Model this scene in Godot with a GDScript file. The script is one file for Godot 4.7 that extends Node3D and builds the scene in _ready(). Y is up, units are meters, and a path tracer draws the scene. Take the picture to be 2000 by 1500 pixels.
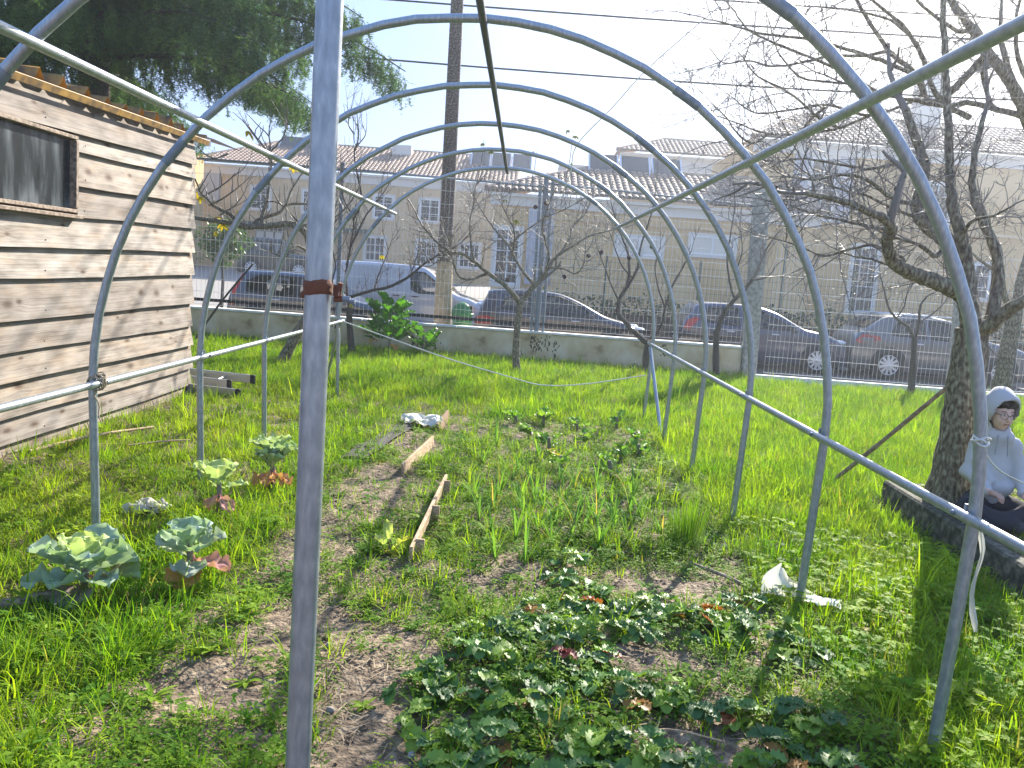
extends Node3D
# A back garden with a bare polytunnel frame, seen against a low winter sun. Lengths in metres; P(x, y, d) is a point d metres
# ahead of where the photographer stands.

var rng := RandomNumberGenerator.new()
var M := {}
var taken := {}
var gnoise := FastNoiseLite.new()
var gfine := FastNoiseLite.new()
var patch := FastNoiseLite.new()


func P(x: float, y: float, d: float) -> Vector3:
	return Vector3(x, y, -d)


func rr(a: float, b: float) -> float:
	return rng.randf_range(a, b)


# ---------------------------------------------------------------- mesh builder
class MB:
	var v := PackedVector3Array()
	var n := PackedVector3Array()
	var c := PackedColorArray()
	var t := PackedVector2Array()
	var ix := PackedInt32Array()
	var col := Color(1, 1, 1)

	func vert(p: Vector3, nn: Vector3, uv := Vector2.ZERO) -> int:
		v.push_back(p)
		n.push_back(nn)
		c.push_back(col)
		t.push_back(uv)
		return v.size() - 1

	# a, b, c anticlockwise seen from the front
	func tri(a: Vector3, b: Vector3, cc: Vector3) -> void:
		var nn := (b - a).cross(cc - a).normalized()
		var i := vert(a, nn)
		vert(b, nn)
		vert(cc, nn)
		ix.append_array([i, i + 2, i + 1])

	func quad(a: Vector3, b: Vector3, cc: Vector3, d: Vector3, su := 1.0, sv := 1.0, uo := Vector2.ZERO) -> void:
		var nn := (b - a).cross(d - a)
		if nn.length_squared() < 1e-14:
			nn = (cc - b).cross(d - b)
		nn = nn.normalized()
		var i := vert(a, nn, uo)
		vert(b, nn, uo + Vector2(su, 0))
		vert(cc, nn, uo + Vector2(su, sv))
		vert(d, nn, uo + Vector2(0, sv))
		ix.append_array([i, i + 2, i + 1, i, i + 3, i + 2])

	# box with optional chamfer; bs: basis
	func box(ctr: Vector3, size: Vector3, bs := Basis.IDENTITY, ch := 0.0) -> void:
		var h := size * 0.5
		if ch <= 0.0:
			var pts: Array[Vector3] = []
			for k in 8:
				pts.append(ctr + bs * Vector3(h.x if k & 1 else -h.x, h.y if k & 2 else -h.y, h.z if k & 4 else -h.z))
			quad(pts[4], pts[5], pts[7], pts[6])
			quad(pts[1], pts[0], pts[2], pts[3])
			quad(pts[5], pts[1], pts[3], pts[7])
			quad(pts[0], pts[4], pts[6], pts[2])
			quad(pts[6], pts[7], pts[3], pts[2])
			quad(pts[0], pts[1], pts[5], pts[4])
			return
		ch = minf(ch, minf(h.x, minf(h.y, h.z)) * 0.9)
		var q := h - Vector3(ch, ch, ch)
		for ax in 3:
			for s in [-1.0, 1.0]:
				var a := (ax + 1) % 3
				var b := (ax + 2) % 3
				var f: Array[Vector3] = []
				for k in [[-1, -1], [1, -1], [1, 1], [-1, 1]]:
					var p := Vector3.ZERO
					p[ax] = s * h[ax]
					p[a] = k[0] * q[a]
					p[b] = k[1] * q[b]
					f.append(ctr + bs * p)
				if s > 0:
					quad(f[0], f[1], f[2], f[3])
				else:
					quad(f[3], f[2], f[1], f[0])
		for ax in 3:
			var a := (ax + 1) % 3
			var b := (ax + 2) % 3
			for sa in [-1.0, 1.0]:
				for sb in [-1.0, 1.0]:
					var p0 := Vector3.ZERO
					var p1 := Vector3.ZERO
					p0[a] = sa * h[a]
					p0[b] = sb * q[b]
					p1[a] = sa * q[a]
					p1[b] = sb * h[b]
					var lo := Vector3.ZERO
					lo[ax] = q[ax]
					var f := [ctr + bs * (p0 - lo), ctr + bs * (p1 - lo), ctr + bs * (p1 + lo), ctr + bs * (p0 + lo)]
					if sa * sb > 0:
						quad(f[0], f[1], f[2], f[3])
					else:
						quad(f[3], f[2], f[1], f[0])
		for sx in [-1.0, 1.0]:
			for sy in [-1.0, 1.0]:
				for sz in [-1.0, 1.0]:
					var a := ctr + bs * Vector3(sx * h.x, sy * q.y, sz * q.z)
					var b := ctr + bs * Vector3(sx * q.x, sy * h.y, sz * q.z)
					var d := ctr + bs * Vector3(sx * q.x, sy * q.y, sz * h.z)
					if sx * sy * sz > 0:
						tri(a, b, d)
					else:
						tri(a, d, b)

	func bar(a: Vector3, b: Vector3, w: float, hgt: float, up := Vector3.UP, ch := 0.0) -> void:
		var z := (b - a)
		var l := z.length()
		z /= l
		var x := up.cross(z)
		if x.length() < 1e-4:
			x = Vector3.RIGHT.cross(z)
		x = x.normalized()
		box((a + b) * 0.5, Vector3(w, hgt, l), Basis(x, z.cross(x), z), ch)

	# smooth tube along pts with radii
	func tube(pts: PackedVector3Array, rad: PackedFloat32Array, sides := 8, caps := true, uvl := 1.0) -> void:
		var m := pts.size()
		if m < 2:
			return
		var base := v.size()
		var ref := Vector3.UP
		var t0 := (pts[1] - pts[0]).normalized()
		if absf(t0.y) > 0.9:
			ref = Vector3.RIGHT
		var nx := ref.cross(t0).normalized()
		var run := 0.0
		for i in m:
			var tg := (pts[mini(i + 1, m - 1)] - pts[maxi(i - 1, 0)])
			if tg.length_squared() < 1e-12:
				tg = t0
			tg = tg.normalized()
			nx = (nx - tg * nx.dot(tg))
			if nx.length_squared() < 1e-8:
				nx = Vector3.RIGHT.cross(tg)
			nx = nx.normalized()
			var ny := tg.cross(nx)
			if i > 0:
				run += pts[i].distance_to(pts[i - 1])
			for k in sides + 1:
				var a := TAU * k / sides
				var dv := nx * cos(a) + ny * sin(a)
				vert(pts[i] + dv * rad[i], dv, Vector2(float(k) / sides, run * uvl))
			t0 = tg
		var w := sides + 1
		for i in m - 1:
			for k in sides:
				var a := base + i * w + k
				ix.append_array([a, a + w, a + 1, a + 1, a + w, a + w + 1])
		if caps:
			for e in 2:
				var i := 0 if e == 0 else m - 1
				var tg := (pts[0] - pts[1]).normalized() if e == 0 else (pts[m - 1] - pts[m - 2]).normalized()
				var ci := vert(pts[i], tg)
				var ring := v.size()
				for k in sides:
					vert(v[base + i * w + k], tg)
				for k in sides:
					var k2 := (k + 1) % sides
					if e == 0:
						ix.append_array([ci, ring + k, ring + k2])
					else:
						ix.append_array([ci, ring + k2, ring + k])

	func rod(a: Vector3, b: Vector3, r: float, sides := 8, r2 := -1.0, caps := true) -> void:
		tube(PackedVector3Array([a, b]), PackedFloat32Array([r, r if r2 < 0.0 else r2]), sides, caps)

	# smooth grid of rows x cols points, normals from neighbours; flip turns it round
	func grid(pts: PackedVector3Array, rows: int, cols: int, flip := false, us := 1.0, vs := 1.0) -> void:
		var base := v.size()
		for i in rows:
			for j in cols:
				var a := pts[i * cols + maxi(j - 1, 0)]
				var b := pts[i * cols + mini(j + 1, cols - 1)]
				var d := pts[maxi(i - 1, 0) * cols + j]
				var e := pts[mini(i + 1, rows - 1) * cols + j]
				var nn := (b - a).cross(e - d)
				if nn.length_squared() < 1e-16:
					nn = Vector3.UP
				nn = nn.normalized()
				vert(pts[i * cols + j], -nn if flip else nn, Vector2(us * j / maxf(1, cols - 1), vs * i / maxf(1, rows - 1)))
		for i in rows - 1:
			for j in cols - 1:
				var a := base + i * cols + j
				if flip:
					ix.append_array([a, a + 1, a + cols, a + 1, a + cols + 1, a + cols])
				else:
					ix.append_array([a, a + cols, a + 1, a + 1, a + cols, a + cols + 1])

	# lathe round axis from o along ax: prof = [Vector2(radius, height)...]
	func lathe(o: Vector3, ax: Vector3, prof: Array, sides := 20) -> void:
		ax = ax.normalized()
		var x := (Vector3.RIGHT if absf(ax.x) < 0.8 else Vector3.UP).cross(ax).normalized()
		var y := ax.cross(x)
		var pts := PackedVector3Array()
		for i in prof.size():
			for k in sides + 1:
				var a := TAU * k / sides
				pts.push_back(o + ax * prof[i].y + (x * cos(a) + y * sin(a)) * prof[i].x)
		grid(pts, prof.size(), sides + 1)

	func blob(ctr: Vector3, r: Vector3, bs := Basis.IDENTITY, rows := 8, sides := 12) -> void:
		var pts := PackedVector3Array()
		var base := v.size()
		for i in rows + 1:
			var la := PI * i / rows - PI / 2
			for k in sides + 1:
				var a := TAU * k / sides
				var u := Vector3(cos(la) * cos(a), sin(la), cos(la) * sin(a))
				var nn := (bs * (u / r)).normalized()
				vert(ctr + bs * (u * r), nn, Vector2(float(k) / sides, float(i) / rows))
		var w := sides + 1
		for i in rows:
			for k in sides:
				var a := base + i * w + k
				ix.append_array([a, a + 1, a + w, a + 1, a + w + 1, a + w])

	func add(o: MB, xf: Transform3D) -> void:
		var base := v.size()
		for i in o.v.size():
			v.push_back(xf * o.v[i])
			n.push_back((xf.basis * o.n[i]).normalized())
			c.push_back(o.c[i] * col)
			t.push_back(o.t[i])
		for i in o.ix:
			ix.push_back(i + base)

	func mesh(mat: Material = null) -> ArrayMesh:
		var a := []
		a.resize(Mesh.ARRAY_MAX)
		a[Mesh.ARRAY_VERTEX] = v
		a[Mesh.ARRAY_NORMAL] = n
		a[Mesh.ARRAY_COLOR] = c
		a[Mesh.ARRAY_TEX_UV] = t
		a[Mesh.ARRAY_INDEX] = ix
		var m := ArrayMesh.new()
		m.add_surface_from_arrays(Mesh.PRIMITIVE_TRIANGLES, a)
		if mat:
			m.surface_set_material(0, mat)
		return m


# ---------------------------------------------------------------- nodes
func numbered(called: String) -> String:
	var k: int = taken.get(called, 0)
	taken[called] = k + 1
	return called if k == 0 else "%s_%03d" % [called, k]


func tag(o: Node, label := "", category := "", group := "", kind := "") -> Node:
	if label:
		o.set_meta("label", label)
	if category:
		o.set_meta("category", category)
	if group:
		o.set_meta("group", group)
	if kind:
		o.set_meta("kind", kind)
	return o


func thing(called: String, label: String, category: String, at := Vector3.ZERO, group := "") -> Node3D:
	var o := Node3D.new()
	o.name = numbered(called)
	add_child(o)
	o.position = at
	tag(o, label, category, group)
	return o


# one mesh as a part of parent (points are given in the world; parent's place is taken off)
func put(called: String, mb: MB, mat: Material, parent: Node = null) -> MeshInstance3D:
	var o := MeshInstance3D.new()
	o.mesh = mb.mesh(mat)
	if parent == null:
		o.name = numbered(called)
		add_child(o)
	else:
		o.name = called
		parent.add_child(o, true)
		var off := Vector3.ZERO
		var q := parent
		while q != self and q is Node3D:
			off += (q as Node3D).position
			q = q.get_parent()
		o.position = -off
	return o


func struct(called: String, mb: MB, mat: Material) -> MeshInstance3D:
	var o := put(called, mb, mat)
	o.set_meta("kind", "structure")
	return o


func scatter(called: String, mesh: Mesh, xf: Array, cols: Array, parent: Node = null) -> MultiMeshInstance3D:
	var mm := MultiMesh.new()
	mm.transform_format = MultiMesh.TRANSFORM_3D
	mm.use_colors = cols.size() > 0
	mm.mesh = mesh
	mm.instance_count = xf.size()
	for i in xf.size():
		mm.set_instance_transform(i, xf[i])
		if cols.size() > 0:
			mm.set_instance_color(i, cols[i])
	var o := MultiMeshInstance3D.new()
	o.multimesh = mm
	o.set_meta("kind", "stuff")
	if parent == null:
		o.name = numbered(called)
		add_child(o)
	else:
		o.name = called
		parent.add_child(o, true)
	return o


# ---------------------------------------------------------------- materials
func lin(r: float, g: float, b: float) -> Color:
	return Color(r, g, b).linear_to_srgb()


func mat(called: String, c: Color, rough := 0.8, metal := 0.0) -> StandardMaterial3D:
	var m := StandardMaterial3D.new()
	m.resource_name = called
	m.albedo_color = c
	m.roughness = rough
	m.metallic = metal
	M[called] = m
	return m


func vmat(called: String, rough := 0.8, back := 0.0, tint := Color(1, 1, 1)) -> StandardMaterial3D:
	var m := mat(called, Color(1, 1, 1), rough)
	m.vertex_color_use_as_albedo = true
	m.cull_mode = BaseMaterial3D.CULL_DISABLED
	if back > 0.0:
		m.backlight_enabled = true
		m.backlight = Color(back * tint.r, back * tint.g, back * tint.b).linear_to_srgb()
	return m


func fbm(seed_: int, freq: float, oct := 4) -> FastNoiseLite:
	var f := FastNoiseLite.new()
	f.seed = seed_
	f.noise_type = FastNoiseLite.TYPE_SIMPLEX_SMOOTH
	f.frequency = freq
	f.fractal_type = FastNoiseLite.FRACTAL_FBM
	f.fractal_octaves = oct
	return f


# a tiling picture from one noise: colours of a ramp over its value
func ramp_tex(seed_: int, freq: float, oct: int, stops: Array, size := 512) -> ImageTexture:
	var g := Gradient.new()
	g.offsets = PackedFloat32Array()
	var offs := PackedFloat32Array()
	var cols := PackedColorArray()
	for s in stops:
		offs.push_back(s[0])
		cols.push_back(s[1])
	g.offsets = offs
	g.colors = cols
	var im := fbm(seed_, freq, oct).get_seamless_image(size, size, false, false, 0.1, true)
	var out := Image.create_empty(size, size, false, Image.FORMAT_RGB8)
	for y in size:
		for x in size:
			out.set_pixel(x, y, g.sample(im.get_pixel(x, y).r))
	return ImageTexture.create_from_image(out)


func grey_tex(seed_: int, freq: float, oct := 4, size := 512) -> ImageTexture:
	return ImageTexture.create_from_image(fbm(seed_, freq, oct).get_seamless_image(size, size, false, false, 0.1, true))


func tri_mat(m: StandardMaterial3D, tex: Texture2D, scale: float, world := true) -> StandardMaterial3D:
	m.albedo_texture = tex
	m.uv1_triplanar = true
	m.uv1_world_triplanar = world
	m.uv1_scale = Vector3.ONE * scale
	return m


func relief(m: StandardMaterial3D, tex: Texture2D, cm: float) -> void:
	m.heightmap_enabled = true
	m.heightmap_texture = tex
	m.heightmap_scale = cm


# height of the garden's soil
func gh(x: float, d: float) -> float:
	var h := gnoise.get_noise_2d(x, d) * 0.045 + gfine.get_noise_2d(x, d) * 0.018
	if x > 3.2:
		h += 0.19 * smoothstep(3.22, 3.3, x) * smoothstep(6.75, 6.55, d)
	return h


func _ready() -> void:
	rng.seed = 20240117
	gnoise.seed = 11
	gnoise.noise_type = FastNoiseLite.TYPE_SIMPLEX_SMOOTH
	gnoise.frequency = 0.9
	gfine.seed = 12
	gfine.noise_type = FastNoiseLite.TYPE_SIMPLEX_SMOOTH
	gfine.frequency = 6.0
	patch.seed = 13
	patch.noise_type = FastNoiseLite.TYPE_SIMPLEX_SMOOTH
	patch.frequency = 1.6
	# camera
	var cam := Camera3D.new()
	cam.name = "camera"
	add_child(cam)
	cam.projection = Camera3D.PROJECTION_PERSPECTIVE
	cam.fov = rad_to_deg(2.0 * atan(750.0 / 1665.5))
	cam.near = 0.05
	cam.far = 600.0
	cam.transform = Transform3D(Basis(Vector3.UP, 0.0044) * Basis(Vector3.RIGHT, -0.1279) * Basis(Vector3.BACK, 0.0729), Vector3(0.282, 1.6, 0))
	cam.current = true
	# sky, sun, exposure
	var az := deg_to_rad(27.0)
	var el := deg_to_rad(29.0)
	var to_sun := Vector3(cos(el) * sin(az), sin(el), -cos(el) * cos(az))
	var sun := DirectionalLight3D.new()
	sun.name = "sun"
	add_child(sun)
	sun.look_at_from_position(Vector3.ZERO, -to_sun, Vector3.UP)
	sun.light_energy = 1.6
	sun.light_angular_distance = 0.53
	sun.light_color = Color(1.0, 0.965, 0.91)
	sun.shadow_enabled = true
	var sky := Sky.new()
	var pm := ProceduralSkyMaterial.new()
	pm.sky_top_color = Color(0.46, 0.6, 0.82)
	pm.sky_horizon_color = Color(0.68, 0.745, 0.85)
	pm.sky_curve = 0.22
	pm.ground_bottom_color = Color(0.3, 0.29, 0.24)
	pm.ground_horizon_color = Color(0.62, 0.62, 0.6)
	pm.sun_angle_max = 55.0
	pm.sun_curve = 0.36
	pm.energy_multiplier = 0.66
	sky.sky_material = pm
	var env := Environment.new()
	env.background_mode = Environment.BG_SKY
	env.sky = sky
	env.tonemap_mode = Environment.TONE_MAPPER_LINEAR
	env.tonemap_exposure = 3.15
	# thin haze added to stand in for veiling lens glare, brightest towards the sun
	env.volumetric_fog_enabled = true
	env.volumetric_fog_density = 0.0019
	env.volumetric_fog_albedo = Color(0.9, 0.94, 1.0)
	env.volumetric_fog_anisotropy = 0.68
	env.sdfgi_enabled = true
	env.ssao_enabled = true
	env.ssil_enabled = true
	var we := WorldEnvironment.new()
	we.name = "environment"
	we.environment = env
	add_child(we)

	materials()
	print("materials ", Time.get_ticks_msec())
	terrain()
	garden_walls()
	print("terrain ", Time.get_ticks_msec())
	buildings()
	print("buildings ", Time.get_ticks_msec())
	shed()
	polytunnel()
	print("shed and frame ", Time.get_ticks_msec())
	fences()
	street()
	print("street ", Time.get_ticks_msec())
	trees()
	print("trees ", Time.get_ticks_msec())
	oddments()
	person()
	print("person ", Time.get_ticks_msec())
	crops()
	print("crops ", Time.get_ticks_msec())
	meadow()
	print("done ", Time.get_ticks_msec())


func materials() -> void:
	# galvanised tube: mottled zinc
	var zn := ramp_tex(3, 0.03, 4, [[0.1, Color(0.54, 0.57, 0.6)], [0.45, Color(0.59, 0.62, 0.65)], [0.75, Color(0.64, 0.67, 0.7)], [0.9, Color(0.71, 0.73, 0.75)]], 256)
	var m := mat("galvanised", Color(1, 1, 0.99), 0.34, 0.6)
	tri_mat(m, zn, 9.0)
	m.uv1_scale = Vector3(9, 2.5, 2.5)
	relief(m, grey_tex(5, 0.08, 3, 256), 0.03)
	var m2 := mat("dull_galvanised", Color(0.8, 0.82, 0.84), 0.55, 0.4)
	tri_mat(m2, zn, 3.0)
	mat("wire", lin(0.55, 0.56, 0.55), 0.7, 0.2)
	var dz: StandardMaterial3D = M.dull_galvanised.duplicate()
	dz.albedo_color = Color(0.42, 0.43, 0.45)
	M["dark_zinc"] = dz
	mat("rust", lin(0.16, 0.06, 0.03), 0.9)
	relief(M.rust, grey_tex(7, 0.1, 3, 256), 0.1)
	mat("black_rubber", lin(0.02, 0.02, 0.02), 0.75)
	mat("twine", lin(0.32, 0.26, 0.17), 0.95)
	mat("rope", lin(0.62, 0.62, 0.56), 0.9)
	# soil
	var soil_t := ramp_tex(21, 0.02, 5, [[0.1, Color(0.25, 0.2, 0.15)], [0.42, Color(0.375, 0.315, 0.245)], [0.65, Color(0.49, 0.425, 0.34)], [0.9, Color(0.6, 0.53, 0.43)]])
	m = mat("soil", Color(1, 1, 1), 0.95)
	tri_mat(m, soil_t, 1.3)
	relief(m, grey_tex(22, 0.05, 5), 1.1)
	m = mat("clod", Color(1, 1, 1), 0.95)
	tri_mat(m, soil_t, 3.0)
	# street
	m = mat("asphalt", Color(1, 1, 1), 0.85)
	tri_mat(m, ramp_tex(31, 0.05, 4, [[0.1, Color(0.24, 0.24, 0.25)], [0.9, Color(0.36, 0.36, 0.37)]]), 1.0)
	m = mat("paving", Color(1, 1, 1), 0.85)
	tri_mat(m, ramp_tex(32, 0.05, 4, [[0.1, Color(0.48, 0.46, 0.44)], [0.9, Color(0.6, 0.58, 0.55)]]), 0.8)
	# stained concrete of the boundary wall
	m = mat("wall_concrete", Color(1, 1, 1), 0.9)
	tri_mat(m, ramp_tex(33, 0.008, 5, [[0.03, Color(0.58, 0.51, 0.38)], [0.2, Color(0.74, 0.67, 0.52)], [0.55, Color(0.81, 0.75, 0.62)], [0.85, Color(0.84, 0.8, 0.7)]]), 0.45)
	relief(m, grey_tex(34, 0.04, 4, 256), 0.4)
	mat("wall_stain", lin(0.05, 0.045, 0.03), 0.95)
	m = mat("cap_white", Color(1, 1, 1), 0.8)
	tri_mat(m, ramp_tex(35, 0.02, 4, [[0.1, Color(0.68, 0.68, 0.66)], [0.5, Color(0.86, 0.86, 0.84)], [0.9, Color(0.9, 0.9, 0.88)]], 256), 0.6)
	m = mat("post_concrete", Color(1, 1, 1), 0.9)
	tri_mat(m, ramp_tex(36, 0.02, 5, [[0.1, Color(0.4, 0.41, 0.39)], [0.5, Color(0.55, 0.56, 0.54)], [0.9, Color(0.64, 0.64, 0.62)]]), 0.9)
	relief(m, M.wall_concrete.heightmap_texture, 0.3)
	m = mat("kerb_concrete", Color(1, 1, 1), 0.95)
	tri_mat(m, ramp_tex(37, 0.02, 5, [[0.1, Color(0.16, 0.17, 0.12)], [0.5, Color(0.3, 0.3, 0.25)], [0.8, Color(0.44, 0.43, 0.38)]]), 1.2)  # mossy concrete, with shade also worked into its darkened colours
	relief(m, M.wall_concrete.heightmap_texture, 0.6)
	# houses
	m = mat("yellow_render", Color(1, 1, 1), 0.9)
	tri_mat(m, ramp_tex(41, 0.01, 5, [[0.1, Color(0.74, 0.62, 0.43)], [0.9, Color(0.81, 0.7, 0.52)]], 256), 0.15)
	m = mat("cream_render", Color(1, 1, 1), 0.9)
	tri_mat(m, ramp_tex(42, 0.01, 5, [[0.1, Color(0.75, 0.65, 0.49)], [0.9, Color(0.82, 0.72, 0.57)]], 256), 0.15)
	mat("white_trim", Color(0.81, 0.79, 0.75), 0.8)
	mat("grey_trim", Color(0.66, 0.67, 0.7), 0.75)
	mat("window_frame", Color(0.87, 0.87, 0.86), 0.5)
	mat("green_paint", Color(0.1, 0.25, 0.22), 0.5)
	mat("house_glass", Color(0.16, 0.18, 0.2), 0.06)
	mat("car_window", Color(0.05, 0.06, 0.075), 0.03)
	mat("blind", Color(0.82, 0.8, 0.75), 0.7)
	mat("dark_gap", Color(0.05, 0.05, 0.055), 0.9)
	for k in 4:
		var b: float = [0.86, 1.0, 1.1, 0.94][k]
		mat("tile_%d" % k, lin(0.23 * b, 0.165 * b + 0.01 * (k % 2), 0.13 * b), 0.75)
	m = mat("tile_field", Color(1, 1, 1), 0.8)
	tri_mat(m, ramp_tex(43, 0.03, 4, [[0.1, Color(0.42, 0.32, 0.27)], [0.5, Color(0.52, 0.43, 0.37)], [0.9, Color(0.63, 0.55, 0.49)]]), 0.6)
	mat("panel_blue", Color(0.09, 0.1, 0.13), 0.12)
	mat("panel_edge", Color(0.75, 0.76, 0.78), 0.4, 0.6)
	# utility pole
	m = mat("pole_brown", Color(1, 1, 1), 0.9)
	tri_mat(m, ramp_tex(45, 0.06, 3, [[0.15, Color(0.19, 0.15, 0.13)], [0.55, Color(0.3, 0.245, 0.21)], [0.75, Color(0.5, 0.46, 0.42)]], 256), 1.4)
	m = mat("pole_pale", Color(1, 1, 1), 0.9)
	tri_mat(m, ramp_tex(46, 0.03, 4, [[0.1, Color(0.56, 0.5, 0.41)], [0.9, Color(0.68, 0.62, 0.52)]], 256), 1.2)
	mat("cable", Color(0.1, 0.1, 0.11), 0.7)
	# shed
	m = mat("weathered_board", Color(1, 1, 1), 0.85)
	var w := board_texture()
	m.albedo_texture = w[0]
	relief(m, w[1], 0.3)
	for k in 3:
		var wm: StandardMaterial3D = m.duplicate()
		wm.albedo_color = [Color(0.93, 0.92, 0.9), Color(0.82, 0.8, 0.78), Color(0.89, 0.86, 0.82)][k]
		M["board_%d" % k] = wm
	mat("shed_dark", Color(0.12, 0.1, 0.085), 0.95)
	m = mat("grey_wood", Color(1, 1, 1), 0.9)
	tri_mat(m, ramp_tex(51, 0.03, 4, [[0.1, Color(0.36, 0.31, 0.26)], [0.5, Color(0.52, 0.46, 0.4)], [0.9, Color(0.66, 0.6, 0.53)]], 256), 2.0)
	m = mat("plank_wood", Color(1, 1, 1), 0.9)
	tri_mat(m, ramp_tex(52, 0.03, 4, [[0.1, Color(0.5, 0.4, 0.3)], [0.5, Color(0.66, 0.56, 0.44)], [0.9, Color(0.76, 0.67, 0.55)]], 256), 3.0)
	m.uv1_scale = Vector3(8, 8, 1.2)
	m = mat("yellow_sheet", Color(1, 1, 1), 0.55)
	tri_mat(m, ramp_tex(53, 0.02, 4, [[0.15, Color(0.3, 0.22, 0.08)], [0.5, Color(0.55, 0.41, 0.13)], [0.9, Color(0.68, 0.53, 0.2)]], 256), 1.1)
	m.backlight_enabled = true
	m.backlight = Color(0.5, 0.42, 0.25)
	m = mat("dusty_glass", Color(1, 1, 1), 0.22)
	tri_mat(m, ramp_tex(54, 0.012, 5, [[0.25, Color(0.1, 0.115, 0.12)], [0.5, Color(0.2, 0.22, 0.23)], [0.8, Color(0.36, 0.38, 0.39)]], 256), 0.9)
	m.uv1_scale = Vector3(1.6, 0.35, 1.6)
	# bark and leaves
	m = mat("bark_grey", Color(1, 1, 1), 0.92)
	tri_mat(m, ramp_tex(61, 0.03, 5, [[0.1, Color(0.2, 0.165, 0.13)], [0.42, Color(0.38, 0.335, 0.27)], [0.6, Color(0.52, 0.48, 0.4)], [0.82, Color(0.64, 0.64, 0.54)]]), 3.0)
	relief(m, grey_tex(62, 0.06, 4, 256), 0.7)
	m.uv1_scale = Vector3(2.6, 0.9, 2.6)
	m = mat("bark_dark", Color(1, 1, 1), 0.92)
	tri_mat(m, ramp_tex(63, 0.03, 5, [[0.1, Color(0.15, 0.125, 0.11)], [0.5, Color(0.28, 0.245, 0.215)], [0.9, Color(0.43, 0.41, 0.37)]], 256), 5.0)
	relief(m, M.bark_grey.heightmap_texture, 0.6)
	mat("twig_red", Color(0.36, 0.28, 0.26), 0.6)
	mat("twig_grey", Color(0.44, 0.41, 0.38), 0.55)
	vmat("leaf", 0.62, 1.0, Color(1.0, 1.0, 0.4))
	vmat("leaf_gloss", 0.45, 0.75, Color(0.9, 1.0, 0.35))
	vmat("leaf_matte", 0.62, 0.7, Color(0.95, 1.0, 0.6))
	vmat("needle", 0.6, 0.7, Color(0.85, 1.0, 0.55))
	vmat("grass_blade", 0.6, 1.0, Color(0.95, 1.0, 0.3))
	for q in ["leaf", "grass_blade", "leaf_gloss", "leaf_matte", "needle"]:
		M[q].metallic_specular = 0.32 if q == "leaf_gloss" else 0.2
	vmat("vcol", 0.8)
	vmat("cloth", 0.95)
	M.cloth.cull_mode = BaseMaterial3D.CULL_BACK
	mat("white_sheet", Color(0.8, 0.8, 0.77), 0.6)
	M.white_sheet.cull_mode = BaseMaterial3D.CULL_DISABLED
	M.white_sheet.backlight_enabled = true
	M.white_sheet.backlight = Color(0.7, 0.7, 0.66)
	mat("black_film", Color(0.2, 0.185, 0.175), 0.95)
	mat("aluminium", Color(0.72, 0.71, 0.68), 0.45, 0.5)
	mat("tyre", Color(0.07, 0.07, 0.07), 0.9)
	mat("rim", Color(0.72, 0.73, 0.75), 0.3, 0.6)
	mat("car_trim", Color(0.05, 0.05, 0.055), 0.6)
	m = mat("car_glass", Color(0.03, 0.045, 0.05, 0.4), 0.03)
	m.transparency = BaseMaterial3D.TRANSPARENCY_ALPHA
	mat("seat", Color(0.2, 0.2, 0.2), 0.9)
	mat("tail_red", Color(0.62, 0.04, 0.03), 0.15)
	mat("headlamp", Color(0.75, 0.77, 0.8), 0.1)
	mat("plate", Color(0.85, 0.85, 0.83), 0.5)
	mat("bin_green", Color(0.13, 0.42, 0.2), 0.45)


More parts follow.
